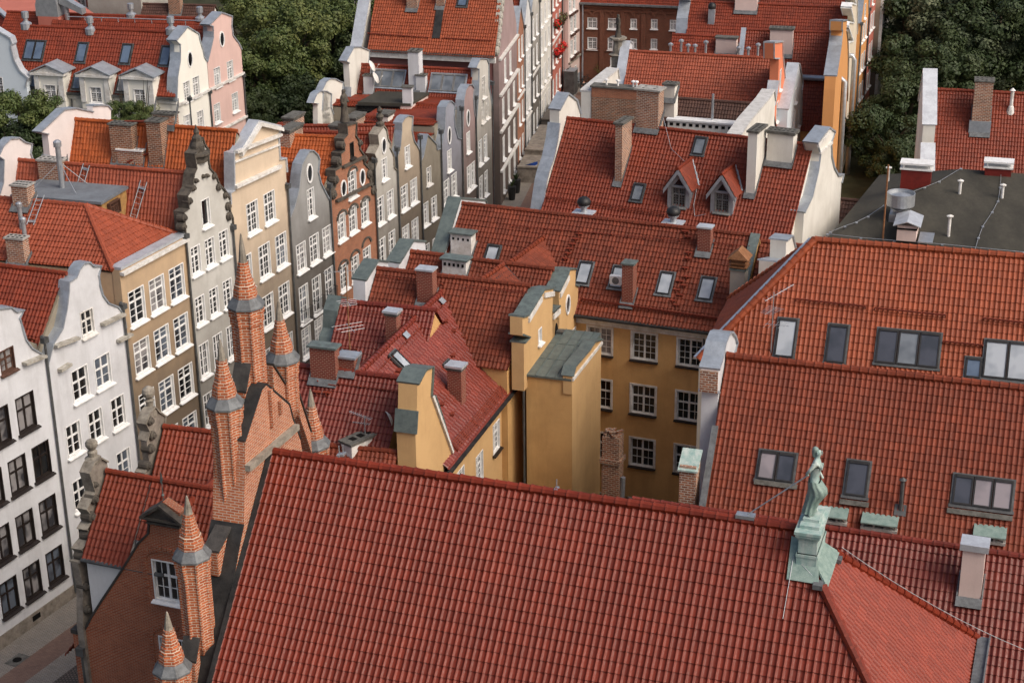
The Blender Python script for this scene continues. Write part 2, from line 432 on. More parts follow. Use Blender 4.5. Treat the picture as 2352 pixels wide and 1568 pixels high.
def rects(wins, g=.004): return [(u - w / 2 - g, z - h / 2 - g, u + w / 2 + g, z + h / 2 + g) for u, z, w, h, *_ in wins]
def ellipse(u, z, a, b, n=14): return [(u + a * math.cos(2 * math.pi * i / n), z + b * math.sin(2 * math.pi * i / n)) for i in range(n)]
def oval(F, u, z, a, b, parent, fm='paint_white', name='oval_window'):
    mb = MB(); n = 16
    for i in range(n):
        t0, t1 = 2 * math.pi * i / n, 2 * math.pi * (i + 1) / n
        q = [F.P(u + (a + k) * math.cos(t), z + (b + k) * math.sin(t), .0) for t in (t0, t1) for k in (0, .12)]
        mb.prism([q[0], q[1], q[3], q[2]], F.n * .06)
    o = mb.build(name, fm, parent)
    g = MB(); g.add([F.P(uu, zz, .012) for uu, zz in ellipse(u, z, a, b, n)], [tuple(range(n))]); g.build('pane', 'glass', o)
    return o
def pipe(F, pts, parent, r=.06, mat='zinc_dark', out=.12, hopper=False):
    mb = MB(); P = [F.P(u, z, out) for u, z in pts]; mb.tube(P, r, 6)
    if hopper: mb.cbox(P[0] + UP * .1, F.u, F.n, UP, .34, .3, .3); mb.tube([P[0] - F.n * .2 + UP * .3, P[0] + UP * .15], .1, 6)
    return mb.build('downpipe', mat, parent)
def ledge(mb, F, a, b, h=.12, d=.2, m=0):
    (u0, zz0), (u1, zz1) = a, b
    mb.box(F.P(u0, zz0), F.u * (u1 - u0) + UP * (zz1 - zz0), F.n * d, UP * h, m)
def skylight(R, p, w, h, parent, frame='frame_dark', pane='glass_roof', n=1, lift=.14, flash='zinc_dark', blind=None, name='skylight', off=.05):
    c = (R.hit(p) if not isinstance(p, np.ndarray) else p) + R.n * off
    mb = MB(); u, d, nn = R.u, R.d, R.n; W = w * n
    b = .068
    def bx(m, a0, a1, b0, b1, h0, h1, mi=0): m.box(c + u * a0 + d * b0 + nn * h0, u * (a1 - a0), d * (b1 - b0), nn * (h1 - h0), mi)
    for k in range(n):
        x0, x1 = -W / 2 + k * w + .015, -W / 2 + (k + 1) * w - .015
        bx(mb, x0, x0 + b, -h / 2, h / 2, -.1, lift); bx(mb, x1 - b, x1, -h / 2, h / 2, -.1, lift)
        bx(mb, x0 + b, x1 - b, -h / 2, -h / 2 + b * 1.9, -.1, lift + .035); bx(mb, x0 + b, x1 - b, h / 2 - b, h / 2, -.1, lift)
    bx(mb, -W / 2 - .08, W / 2 + .08, -h / 2 - .08, -h / 2 - .002, .0, .075, 1)
    bx(mb, -W / 2 - .08, -W / 2 + .012, -h / 2, h / 2, -.05, .068, 1); bx(mb, W / 2 - .012, W / 2 + .08, -h / 2, h / 2, -.05, .068, 1)
    bx(mb, -W / 2 - .12, W / 2 + .12, h / 2 + .002, h / 2 + .15, .0, .072, 1)
    o = mb.build(name, [frame, flash], parent)
    for k in range(n):
        x0, x1 = -W / 2 + k * w + .02 + b, -W / 2 + (k + 1) * w - .02 - b
        g = MB(); pp = pane if not blind or not blind[k] else blind[k]
        q = lambda a, e: c + u * a + d * e + nn * (lift - .03)
        g.quad(q(x0, h / 2 - b), q(x1, h / 2 - b), q(x1, -h / 2 + b * 1.9), q(x0, -h / 2 + b * 1.9)); g.build('pane', pp, o)
    return o
def chimney(R, p, wu, wv, h, parent, mat='brick_chim', cap='concrete', capt=.1, over=.07, holes=0, flash=True, name='chimney', mat2=None, pots=0, band=None):
    """p = pixel of the middle of the visible foot; stands upright on the slope"""
    c = R.hit(p) if not isinstance(p, np.ndarray) else p
    u = nrm([R.u[0], R.u[1], 0]); b = nrm([-R.d[0], -R.d[1], 0]); mb = MB()
    o = c - u * wu / 2 + b * .02; z1 = c[2] + h
    o0 = V3(o[0], o[1], c[2] - 1.2)
    mb.box(o0, u * wu, b * wv, UP * (h + 1.2), 0)
    if band:
        mb.box(V3(*o[:2], z1 - band) - u * .05 - b * .05, u * (wu + .1), b * (wv + .1), UP * .1, 0)
    ob = mb.build(name, [mat], parent)
    cm = MB(); q = V3(o[0], o[1], z1) - u * over - b * over
    cm.box(q, u * (wu + 2 * over), b * (wv + 2 * over), UP * capt, 0)
    if holes:
        long_u = wu >= wv
        for r in range(2 if min(wu, wv) > .55 else 1):
            for k in range(holes):
                a = (k + .5) / holes; e = (r + .5) / (2 if min(wu, wv) > .55 else 1)
                cc = V3(o[0], o[1], z1 + capt + .003) + (u * wu * a + b * wv * e if long_u else u * wu * e + b * wv * a)
                s = .16; cm.add([cc - u * s / 2 - b * s / 2, cc + u * s / 2 - b * s / 2, cc + u * s / 2 + b * s / 2, cc - u * s / 2 + b * s / 2], [(0, 1, 2, 3)], 1)
    cm.build('chimney_cap', [cap, 'soot_shade'], ob)
    if flash:
        f = MB(); f.box(c - u * (wu / 2 + .08) - b * .06 + R.n * .05 + R.d * .28, u * (wu + .16), -R.d * .4, R.n * .07)
        zf = (wv) * abs(R.d[2]) / math.hypot(R.d[0], R.d[1])
        for sgn in (-1, 1):
            e = c + u * sgn * (wu / 2 + .03)
            f.prism([e - b * .05 + UP * -.2, e + b * (wv + .1) + UP * (zf - .1), e + b * (wv + .1) + UP * (zf + .22), e - b * .05 + UP * .2], u * sgn * .05)
        f.build('flashing', 'lead', ob)
    return ob
def gabled(T, A, B, pf, runf, pb=None, runb=None, tile='tile_red', wall='plaster_cream', ns=5, front=True, back=True, body=True, ext=(0, 0), tw=.22, tl=.36, ridge=True, z0=0., capr=.13, inset=.12, amp=.05, lift=.045):
    """A,B ridge ends left to right; front slope falls towards the viewer. returns the front Plane"""
    A = np.asarray(A); B = np.asarray(B); u = nrm(B - A); uh = nrm([u[0], u[1], 0])
    f = V3(uh[1], -uh[0], 0)                         # towards the viewer
    pb = pb or pf; runb = runf if runb is None else runb
    tf, tb = math.tan(math.radians(pf)), math.tan(math.radians(pb))
    df = f * 1 - UP * tf; db = -f - UP * tb
    R = Plane(A, u, df); Rb = Plane(A, u, db)
    if front: roofsheet('roof', [[A, B, B + df * runf, A + df * runf]], u, tile, T, ns=ns, tw=tw, tl=tl, amp=amp, lift=lift)
    if back: roofsheet('roof', [[A, B, B + db * runb, A + db * runb]], u, tile, T, ns=max(3, ns - 1), tw=tw, tl=tl)
    if ridge: ridgecap([A + UP * .03, B + UP * .03], tile, T, r=capr)
    if body:
        mb = MB(); i = inset; a = A + u * i - UP * .12; zf = A[2] - tf * runf - .1; zb = A[2] - tb * runb - .1
        prof = [a, a + f * (runf - i) + UP * (zf + tf * i - a[2]), a + f * (runf - i) + UP * (z0 - a[2]), a - f * (runb - i) + UP * (z0 - a[2]), a - f * (runb - i) + UP * (zb + tb * i - a[2])]
        mb.prism(prof, (B - A) - u * 2 * i); mb.build('wall', wall, T)
    R.f = f; R.uh = uh; R.A = A; R.B = B; R.runf = runf; R.tf = tf; R.Rb = Rb
    return R
def parapet(T, P, udir, trace, thick, wall, cap, name='gable_wall', back_over=.1, capth=.08, zlow=None, low=None, holes=(), flipn=None, wins=()):
    """gable wall standing in the vertical plane through P along udir; trace = pixels of its top edge on that plane"""
    u = nrm([udir[0], udir[1], 0]); F = Face(P, P + u)
    if flipn is not None and F.n.dot(flipn) < 0: F.n = -F.n
    pts = [F.uz(p) if not hasattr(p, 'is_uz') else p.v for p in trace]
    z = zlow if zlow is not None else min(q[1] for q in pts) - 1.2
    out = list(pts)
    out = out + [(pts[-1][0], z), (pts[0][0], z)]
    wl = [(*F.uz(p), w, h, st) for p, w, h, st in wins]; mb = MB(); wallmesh(mb, F, out, list(holes) + rects(wl), thick, .22); o = mb.build(name, wall, T)
    for w in wl: window(F, *w[:4], T, w[4])
    c = MB(); copingstrip(c, F, pts, back=thick + back_over, over=back_over, th=capth, steep=5.)
    if c.v: c.build('coping', cap, o)
    return F, pts
def gutter(T, a, b, mat='zinc_dark', r=.09):
    mb = MB(); mb.tube([a, b], r, 7); return mb.build('gutter', mat, T)
# ------------------------------------------------------------ palette
tile_mat('tile_front', (.168, .0235, .0098), .3, .16, .45, 0., .3, .25)
tile_mat('tile_front_lit', (.215, .037, .018), .2, .14, .4, 0., .4, .15)  # same tiles as the main slope, light on the hip painted into the colour
tile_mat('tile_red', (.186, .031, .012), .35, .18, .55, .12, .3, .3)
tile_mat('tile_rust', (.176, .034, .013), .4, .2, .6, .2, .28, .35)
tile_mat('tile_old', (.165, .036, .0165), .5, .26, .65, .5, .25, .4)
tile_mat('tile_oxblood', (.155, .024, .013), .35, .18, .45, .08, .35, .3)
tile_mat('tile_pink', (.19, .036, .022), .35, .18, .36, 0., .5, .3)
tile_mat('tile_salmon', (.27, .062, .029), .35, .14, .5)
tile_mat('tile_orange', (.33, .075, .017), .4, .2, .6)
tile_mat('tile_bright', (.265, .058, .021), .35, .16, .55)
tile_mat('tile_brown', (.085, .042, .03), .5, .25, .7, .5)
plaster('plaster_white', (.61, .62, .64), .4)
plaster('plaster_white_lowdark', (.66, .66, .65), .35, None, .35, (0, 9))  # darker towards the bottom
plaster('plaster_creamwhite', (.80, .78, .70), .15)
plaster('plaster_rear', (.70, .64, .62), .25)
rough_mat('stone_pale', (.56, .55, .53), (.40, .39, .37), 2., .85)
plaster('plaster_offwhite', (.70, .68, .62), .35, (.3, .27, .22))
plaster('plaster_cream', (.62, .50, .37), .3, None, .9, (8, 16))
plaster('plaster_creamclean', (.66, .58, .46), .3)
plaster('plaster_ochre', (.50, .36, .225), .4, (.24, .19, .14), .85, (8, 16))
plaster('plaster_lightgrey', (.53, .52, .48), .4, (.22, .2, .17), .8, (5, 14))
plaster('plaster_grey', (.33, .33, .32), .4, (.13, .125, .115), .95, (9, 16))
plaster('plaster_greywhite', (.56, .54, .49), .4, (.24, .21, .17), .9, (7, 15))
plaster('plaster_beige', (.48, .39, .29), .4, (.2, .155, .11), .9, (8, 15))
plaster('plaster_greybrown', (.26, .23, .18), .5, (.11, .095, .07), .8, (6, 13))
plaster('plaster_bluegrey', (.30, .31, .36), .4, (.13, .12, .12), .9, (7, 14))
plaster('plaster_mauve', (.36, .26, .25), .4, (.15, .11, .10), .9, (7, 14))
plaster('plaster_winered', (.22, .10, .095), .4, (.1, .05, .045))
plaster('plaster_yellow', (.62, .37, .15), .45, (.30, .165, .06))
plaster('plaster_yellowpale', (.60, .385, .18), .4, (.36, .21, .09))  # lit copy of the ochre plaster, for faces turned to the right
plaster('plaster_apricot', (.62, .30, .11), .2, (.4, .18, .06))
plaster('plaster_coral', (.72, .23, .12), .15)
plaster('plaster_pink', (.66, .46, .41), .2)
plaster('plaster_palepink', (.70, .55, .50), .25)
plaster('plaster_blue', (.60, .67, .72), .15)
plaster('plaster_red', (.42, .12, .07), .2)
plaster('plaster_salmonred', (.46, .15, .11), .25)
plaster('plaster_stone', (.40, .36, .31), .4)
brick('brick_gothic', (.45, .125, .045), (.31, .07, .027), (.54, .45, .35), .30, .10, .014, .35, .8)
brick('brick_gothic_pale', (.48, .16, .07), (.35, .095, .042), (.52, .43, .34), .30, .095, .014, .35, .8)
brick('brick_house', (.36, .085, .034), (.26, .055, .024), (.36, .25, .17), .25, .078, .013, .3, .5)
brick('brick_chim', (.38, .15, .075), (.15, .055, .034), (.50, .44, .36), .30, .115, .022, .4, .8)
brick('brick_chim_dark', (.30, .11, .052), (.10, .04, .026), (.40, .33, .25), .30, .12, .022, .45, .8)
brick('brick_chim_red', (.20, .03, .018), (.15, .024, .015), (.33, .21, .15), .22, .095, .014, .2, .4)
brick('brick_row', (.36, .125, .06), (.26, .085, .045), (.34, .24, .17), .27, .085, .012, .35, .4)
brick('brick_far', (.20, .06, .032), (.14, .045, .026), (.2, .13, .09), .28, .09, .014, .35, .3)
rough_mat('stone', (.30, .27, .22), (.14, .12, .095), 2.2, .9)
rough_mat('stone_dark', (.105, .09, .072), (.045, .04, .034), 2.6, .9)
rough_mat('stone_light', (.44, .42, .37), (.24, .22, .18), 2.2, .9)
rough_mat('render_grey', (.27, .235, .195), (.14, .12, .10), 1.8, .9)
rough_mat('copper', (.26, .34, .30), (.16, .24, .215), 4., .65, .15, .4, .4)
rough_mat('copper_pale', (.47, .53, .49), (.24, .37, .34), 3.2, .7, .05, .4, .5, .38, .62, (1, 1, .3))
rough_mat('copper_dark', (.16, .20, .185), (.09, .105, .10), 3., .55, .25, .4, .2)
rough_mat('copper_roof', (.155, .19, .175), (.10, .125, .12), 2.4, .5, .3, .45, .25)
rough_mat('zinc', (.42, .46, .50), (.30, .33, .36), 1.6, .42, .45, .5, .12)
rough_mat('zinc_light', (.60, .63, .66), (.45, .47, .50), 1.6, .42, .4, .5, .12)
rough_mat('zinc_dark', (.11, .115, .115), (.06, .06, .058), 2., .5, .3, .4, .1)
rough_mat('galvanised', (.46, .48, .50), (.34, .36, .38), 2.5, .4, .6, .5, .1)
rough_mat('lead', (.17, .18, .185), (.085, .088, .09), 3., .6, .2, .4, .2)
rough_mat('lead_black', (.032, .031, .03), (.012, .012, .012), 1.6, .7, 0., .3, .3)
rough_mat('slate_coping', (.06, .055, .05), (.03, .028, .026), 2.2, .7, 0., .35, .35, .4, .65)
rough_mat('concrete', (.40, .385, .355), (.22, .21, .19), 3., .9)
rough_mat('concrete_dark', (.14, .135, .12), (.06, .058, .05), 3., .9)
rough_mat('paint_white', (.80, .80, .79), (.66, .65, .62), 3., .5, 0, .4, .05)
rough_mat('paint_trim', (.72, .71, .68), (.5, .47, .42), 2., .7, 0, .3, .1)
rough_mat('frame_dark', (.028, .026, .024), (.015, .014, .013), 3., .4, 0, .4, 0)
rough_mat('frame_black', (.022, .017, .014), (.012, .0075, .007), 3., .45, 0, .4, 0)
rough_mat('frame_brown', (.10, .05, .035), (.06, .03, .02), 3., .6, 0, .3, 0)
rough_mat('frame_grey', (.20, .20, .195), (.12, .12, .115), 3., .6, 0, .3, .1)
rough_mat('frame_alu', (.62, .63, .63), (.48, .48, .48), 3., .35, .4, .5, 0)
rough_mat('soot_shade', (.012, .011, .010), (.006, .006, .006), 3., .95, 0, .1, 0)  # near-black: flat patches in it stand in for the shade inside openings
rough_mat('wood_ochre', (.42, .25, .09), (.26, .15, .06), 3., .7)
rough_mat('iron_red', (.22, .04, .02), (.14, .028, .016), 4., .6, 0, .3, .1)
rough_mat('iron_black', (.02, .02, .02), (.01, .01, .01), 4., .5, 0, .4, .1)
rough_mat('rust', (.20, .085, .035), (.32, .16, .08), 5., .75, .2, .3, .2)
rough_mat('bitumen', (.064, .059, .046), (.034, .032, .026), .5, .85, 0, .25, .3, .35, .65, (1, .35, 1))
rough_mat('bitumen_grey', (.17, .19, .21), (.12, .13, .145), .8, .75, 0, .3, .2)
rough_mat('asphalt', (.085, .078, .07), (.055, .05, .046), .7, .9, 0, .2, .4)
rough_mat('earth', (.05, .05, .028), (.028, .03, .016), .4, .95, 0, .1, .4)
rough_mat('bark', (.07, .055, .04), (.035, .028, .02), 4., .95, 0, .1, .6)
rough_mat('flower_red', (.62, .02, .015), (.4, .012, .01), 8., .6, 0, .3, 0)
rough_mat('flower_dark', (.10, .03, .02), (.03, .06, .02), 8., .7, 0, .3, 0)
rough_mat('red_sheet', (.20, .026, .02), (.14, .02, .016), 3., .4, .1, .4, .05)
rough_mat('blue_cloth', (.03, .08, .35), (.02, .06, .25), 3., .8, 0, .2, .1)
brick('paver_light', (.27, .235, .20), (.22, .195, .165), (.11, .1, .085), .22, .11, .012, .3, .4)
brick('paver_red', (.20, .125, .095), (.165, .10, .078), (.12, .08, .065), .2, .1, .008, .3, .3)
brick('cobbles', (.15, .115, .095), (.10, .08, .068), (.045, .04, .036), .17, .17, .03, .35, .8)
glass('glass', (.016, .018, .02), .05, (.006, .006, .007))
glass('glass_curtain', (.24, .23, .23), .1, (.035, .035, .04))
glass('glass_sky', (.10, .12, .15), .06, (.02, .022, .026))
glass('glass_roof', (.16, .18, .20), .08, (.10, .115, .13))  # bluish grey of the reflected sky put into the pane colour
glass('glass_roof_light', (.38, .41, .44), .12, (.28, .31, .34))  # pale sky reflection painted into the panes
glass('glass_roof_dark', (.055, .06, .075), .08, (.035, .04, .05))
glass('glass_roof_lilac', (.26, .23, .24), .1, (.2, .18, .19))
glass('glass_roof_blue', (.10, .14, .20), .08, (.07, .10, .15))
def leafmat(name, c, c2):
    m, nt, b = newmat(name); P = wpos(nt)
    oi = nt.nodes.new('ShaderNodeObjectInfo').outputs['Random']
    col = mix(nt, ramp(nt, noise(nt, P, .55, 4, .7), [(.38, g3(0)), (.66, g3(1))]), c, c2)  # lighter second tone paints highlights of lit clumps into the leaves
    col = mix(nt, ramp(nt, noise(nt, P, 4., 2), [(.4, g3(0)), (.7, g3(.6))]), col, (c[0] * .55, c[1] * .6, c[2] * .6))
    col = mix(nt, ramp(nt, oi, [(0, g3(0)), (1, g3(.5))]), col, (c[0] * .6, c[1] * .75, c[2] * .7))
    L(nt, col, b.inputs['Base Color']); b.inputs['Roughness'].default_value = .6; b.inputs['Specular IOR Level'].default_value = .3
    return m
leafmat('leaf', (.062, .090, .024), (.16, .17, .05))
leafmat('leaf_dark', (.030, .048, .016), (.066, .084, .028))
leafmat('leaf_silver', (.075, .094, .046), (.15, .155, .085))
leafmat('leaf_yellow', (.13, .12, .03), (.20, .16, .05))
# ------------------------------------------------------------ the row of town houses on the left side of the street
def vplane_hit(p, az, px):
    a = azv(az); return hitp(px, V3(p[0], p[1], 0), V3(a[1], -a[0], 0))
ROWS = {}
PC = [None, atz((175, 1366.7), 0.)]
PC[0] = PC[1] - azv(63.4) * 6.7
for az, px in [(64, (322, 1080)), (66.5, (465, 985)), (66.5, (537, 560)), (68, (683, 800)), (68, (770, 680)), (69, (868, 590)), (69, (918, 545)), (69, (970, 520)), (69, (1015, 440)), (72, (1063, 440)), (73, (1095, 440)), (75, (1133, 460))]:
    PC.append(vplane_hit(PC[-1], az, px))
for p in PC: p[2] = 0
def rowhouse(name, label, i, trace, wall, cap, tile, ridge_px=None, left_px=None, depth=13., azr=162., wins=(), ovals=(), ze=None, pipes=True, uz_trace=None, roof=True, sill=True, capth=.08, bodymat='plaster_greybrown', backgable=None, zr_drop=0., ns=4):
    F = Face(PC[i], PC[i + 1]); W = F.w
    T = thing(name, label, 'house', F.P(W / 2, 0, -3), 'gabled town houses on the left side of the street')
    tr = uz_trace(F) if uz_trace else [F.uz(p) for p in trace]
    tr = [(min(max(u, .02), W - .02), z) for u, z in tr]
    tr[0] = (.02, tr[0][1]); tr[-1] = (W - .02, tr[-1][1])
    wl = []
    for cols, rows, w, h, style, fm in wins:
        for c in cols:
            for r in rows: wl.append((F.uz(c)[0], F.uz(r)[1], w, h, style, fm))
    hl = [q for q in rects(wl) if q[0] > .05 and q[2] < W - .05 and q[1] > .3]
    wl = [w for w in wl if w[0] - w[2] / 2 > .06 and w[0] + w[2] / 2 < W - .06 and w[1] - w[3] / 2 > .3]
    mb = MB(); out = [(.02, 0)] + tr + [(W - .02, 0)]
    wallmesh(mb, F, out, hl, .5, .24); wo = mb.build('front_wall', wall, T)
    c = MB(); copingstrip(c, F, tr, back=.62, over=.1, th=capth); c.build('coping', cap, wo)
    for u, z, w, h, st, fm in wl: window(F, u, z, w, h, T, st, fm, sill=sill)
    for p, a, b in ovals: oval(F, *F.uz(p), a, b, T)
    ze = ze if ze is not None else min(tr[0][1], tr[-1][1]) - .2
    if pipes: pipe(F, [(W - .12, ze + .1), (W - .1, .3)], T, .07, hopper=True)
    if roof:
        if ridge_px is not None: q = hitp(ridge_px, F.P(0, 0, -.5), F.n)
        else: q = F.P(max(tr, key=lambda t: t[1])[0], max(t[1] for t in tr) - .9, -.5)
        u0, zr = F.uz((0, 0))[0], q[2]
        R0 = q; R1 = atz(left_px, zr) if left_px else R0 + azv(azr) * depth
        dv = R1 - R0; E0 = F.P(.0, ze, -.5); E1 = F.P(W, ze, -.5)
        roofsheet('roof', [[R0, R1, E0 + dv, E0]], dv, tile, T, ns=ns)
        roofsheet('roof', [[R1, R0, E1, E1 + dv]], dv, tile, T, ns=3)
        ridgecap([R1 + UP * .03, R0 + UP * .03], tile, T); ROWS[i] = (T, zr)
        mb = MB(); k = F.u * .04; dz = UP * -.14
        mb.prism([E0 + k + dz, R0 + dz, E1 - k + dz, V3(*(E1 - k)[:2], 0), V3(*(E0 + k)[:2], 0)], dv * .995); mb.build('wall', bodymat, T)
        return T, F, (R0, R1, E0, E0 + dv)
    return T, F, None
# --- white house with black window frames, at the left border
F0 = Face(PC[0], PC[1]); uc = F0.w / 2
half = [F0.uz(p) for p in [z10(75, 555), z10(108, 585), z10(160, 572), z10(135, 625), z10(150, 700), z10(172, 775), z10(215, 835), z10(300, 885), z10(335, 940)]]
def tr0(F):
    r = [(u, z) for u, z in half]; k = uc - r[0][0] + .35
    return [(2 * uc - u + .0, z) for u, z in r[::-1]] + [(uc, r[0][1] + .35)] + r
uR = F0.uz((127, 1297))[0]; cols0 = [(127, 1297), (75, 1333), (22, 1370), (-34, 1410)]
T_, F_, rf = rowhouse('white_house', 'white plastered house with black window frames at the left border of the photo', 0, None, 'plaster_white', 'zinc', 'tile_salmon', None, None, wins=[
    (cols0, [(127, 1297), (113, 1180), (100, 1055)], 1.3, 1.95, 'plain', 'frame_black'),
    ([(60, 947), (2, 985)], [(60, 947)], 1.35, 2.0, 'plain', 'frame_black'), ([z10(50, 915)], [z10(50, 915)], 1.05, 1.25, 'cross', 'frame_brown')], uz_trace=tr0, ze=15.)
ledges_ = [(z10(150, 945), z10(292, 888), .14, .35)]
for a, b, h, d in ledges_: m_ = MB(); ledge(m_, F_, F_.uz(a), F_.uz(b), h, d); m_.build('cornice', 'stone_light', T_)
m_ = MB(); ledge(m_, F_, (0, .0), (F_.w, .0), .75, .06)
m_.build('plinth', 'render_grey', T_)
# --- white bell gable
T_, F_, rf = rowhouse('white_house', 'white house with tall bell gable and white framed windows beside the ochre house', 1,
    [z10(350, 930), z10(366, 800), z10(430, 695), z10(458, 560), z10(472, 440), z10(474, 378), z10(525, 345), z10(545, 292), z10(575, 252), z10(612, 244), z10(642, 272), z10(692, 268), z10(680, 330), z10(682, 400), z10(702, 470), z10(742, 525), z10(808, 550), z10(845, 600), z10(848, 700)],
    'plaster_white', 'zinc', 'tile_red', z10(455, 320), (-70, 601), ns=5, ze=14.6, wins=[
    ([z10(603, 655)], [z10(603, 655)], 1.05, 1.45, 'cross', 'paint_trim'), ([z10(555, 1075), z10(710, 985)], [z10(555, 1075)], 1.35, 1.85, 'cross', 'paint_white'),
    ([z10(510, 1455), z10(665, 1385), z10(820, 1310)], [z10(510, 1455), z20(545, 270), z20(560, 590), z20(575, 900)], 1.2, 1.85, 'cross', 'paint_white')])
for a, b in ((z10(395, 992), z10(468, 945)), (z10(690, 675), z10(840, 602)), (z10(800, 790), z10(890, 740)), (z10(365, 825), z10(525, 765))): m_ = MB(); ledge(m_, F_, F_.uz(a), F_.uz(b), .15, .32); m_.build('cornice', 'stone_light', T_)
m_ = MB(); ledge(m_, F_, (0, .0), (F_.w, .0), .8, .06); m_.build('plinth', 'render_grey', T_)
# --- ochre house, straight cornice and hipped roof
F2 = Face(PC[2], PC[3]); zt = F2.uz((345, 582))[1]
T_, F_, rf = rowhouse('ochre_house', 'ochre house with straight grey cornice under a hipped red roof', 2, [z10(792, 312), z10(1262, 62)], 'plaster_ochre', 'zinc_light', 'tile_salmon', roof=False, wins=[
    ([z10(945, 540), z10(1085, 462), z10(1218, 360)], [z10(945, 540), z10(975, 890), z10(1003, 1250), z10(1025, 1600), z10(1045, 1940)], 1.5, 2.05, 'cas', 'paint_white')], capth=.16)
m_ = MB(); zc = F_.uz(z10(792, 312))[1]; zd = F_.uz(z10(1262, 62))[1]
m_.box(F_.P(0.02, zc - .3, 0.002), F_.u * (F_.w - .04) + UP * (zd - zc), F_.n * .28, UP * .18); m_.build('cornice', 'paint_trim', T_)
A = F_.P(0, zc - .1, -.45); B = F_.P(F_.w, zc - .1, -.45)
dv = azv(163) * 12; Hp = hitp((197, 472), F_.P(F_.w * .5, 0, -.45), V3(-dv[1], dv[0], 0))
Hl = Hp + dv
roofsheet('roof', [[Hp, Hl, V3(*(A + dv)[:2], A[2]), A]], dv, 'tile_salmon', T_, ns=5)
roofsheet('roof', [[Hl, Hp, B, V3(*(B + dv)[:2], B[2])]], dv, 'tile_salmon', T_, ns=4)
roofsheet('roof', [[Hp, A, B]], F_.u, 'tile_salmon', T_, ns=5, tw=.27, amp=.04)
ridgecap([Hl, Hp, A + UP * .1], 'tile_salmon', T_, .15); ridgecap([Hp, B + UP * .1], 'tile_salmon', T_, .15)
m_ = MB(); k = F_.u * .06; m_.prism([V3(*(A + k)[:2], A[2] - .15), V3(*(B - k)[:2], B[2] - .15), V3(*(B - k)[:2], 0), V3(*(A + k)[:2], 0)], dv); m_.build('wall', 'plaster_ochre', T_)
R2 = Plane(Hp, dv, np.cross(np.cross(Hl - Hp, A - Hp), dv)); R2.d = R2.d if R2.d[2] < 0 else -R2.d
R2 = Plane(Hp, dv, R2.d)
chimney(R2, z10(115, 262), 1.1, .6, 1.5, T_, 'brick_chim', 'concrete', holes=4)
chimney(R2, z00(145, 1440), 1.0, .8, 1.3, T_, 'brick_chim', 'concrete', holes=5)
for p, hh in ((z10(180, 130), 1.4), (z00(150, 1568), 1.2)):
    q = R2.hit(p); m_ = MB(); m_.lathe(q, [(.13, -.4), (.13, hh), (.19, hh + .02), (.19, hh + .22), (.1, hh + .3)], 10); m_.build('flue', 'galvanised', T_, smooth=False)
# --- light grey house with dark scrolled stone gable
def volutes(T, F, items, r=.18, mat='stone_dark', depth=.5):
    for p, s in items:
        mb = MB(); u, z = F.uz(p)
        for k in (1., .62):
            mb.lathe(F.P(u, z, .12 if k == 1. else .2), [(r * s * k, -.45), (r * s * k, 0), (r * s * k * .8, .05)], 12, 0, 0, F.u, np.cross(F.n, F.u))
        mb.build('scroll', mat, T)
def ledges(T, F, items, name='cornice', mat='paint_trim'):
    for a, b, h, d in items: mb = MB(); ledge(mb, F, F.uz(a), F.uz(b), h, d); mb.build(name, mat, T)
T_, F_, rf = rowhouse('grey_house', 'light grey house whose steep gable is edged with dark stone scrolls and a finial', 3,
    [z00(1240, 1640), z00(1248, 1470), z00(1300, 1440), z00(1288, 1350), z00(1322, 1300), z00(1335, 1200), z00(1352, 1160), z00(1338, 1060), z00(1360, 1045), z00(1378, 1000), z00(1392, 955), z00(1404, 1000), z00(1432, 1040), z00(1428, 1100), z00(1440, 1165), z00(1478, 1205), z00(1505, 1275), z00(1550, 1325), z00(1582, 1380), z00(1575, 1450), z00(1604, 1500), z00(1600, 1580)],
    'plaster_lightgrey', 'stone_dark', 'tile_salmon', z00(1316, 1196), z00(130, 1105), ze=15.6, ns=5, capth=.1, wins=[
    ([z00(1418, 1465)], [z00(1418, 1465)], .9, 1.7, 'single', 'paint_white'),
    ([z10(1350, 225), z10(1447, 170), z10(1542, 112)], [z10(1350, 225), z10(1378, 570)], 1.02, 1.75, 'cas', 'paint_white'),
    ([z10(1350, 225), z10(1447, 170), z10(1542, 112)], [z10(1400, 915), z10(1425, 1260), z10(1440, 1560)], 1.05, 2.15, 'grid', 'paint_white')])
volutes(T_, F_, [(z00(1262, 1500), 1.3), (z00(1300, 1385), 1.2), (z00(1325, 1295), 1.1), (z00(1345, 1245), .8), (z00(1470, 1215), 1.), (z00(1500, 1290), 1.2), (z00(1548, 1345), 1.1), (z00(1565, 1420), 1.4), (z00(1572, 1490), 1.5), (z00(1395, 1215), .7), (z00(1420, 1210), .7), (z00(1258, 1560), 1.2)])
m_ = MB(); u_, z_ = F_.uz(z00(1385, 1060)); c_ = F_.P(u_, z_, -.2)
m_.lathe(c_, [(.5, -.5), (.55, -.2), (.7, -.05), (.7, .08), (.4, .15), (.42, .5), (.28, .75), (.3, .95), (.14, 1.15), (.18, 1.3), (.08, 1.5), (.02, 1.7)], 8); m_.build('finial', 'stone_dark', T_)
R0, R1, E0, E1 = rf; R3 = Plane(R0, R1 - R0, E0 - R0 - nrm(R1 - R0) * np.dot(E0 - R0, nrm(R1 - R0)))
chimney(R3, z00(355, 1310), 1.5, .75, 1.75, T_, 'brick_chim', 'concrete', holes=5)
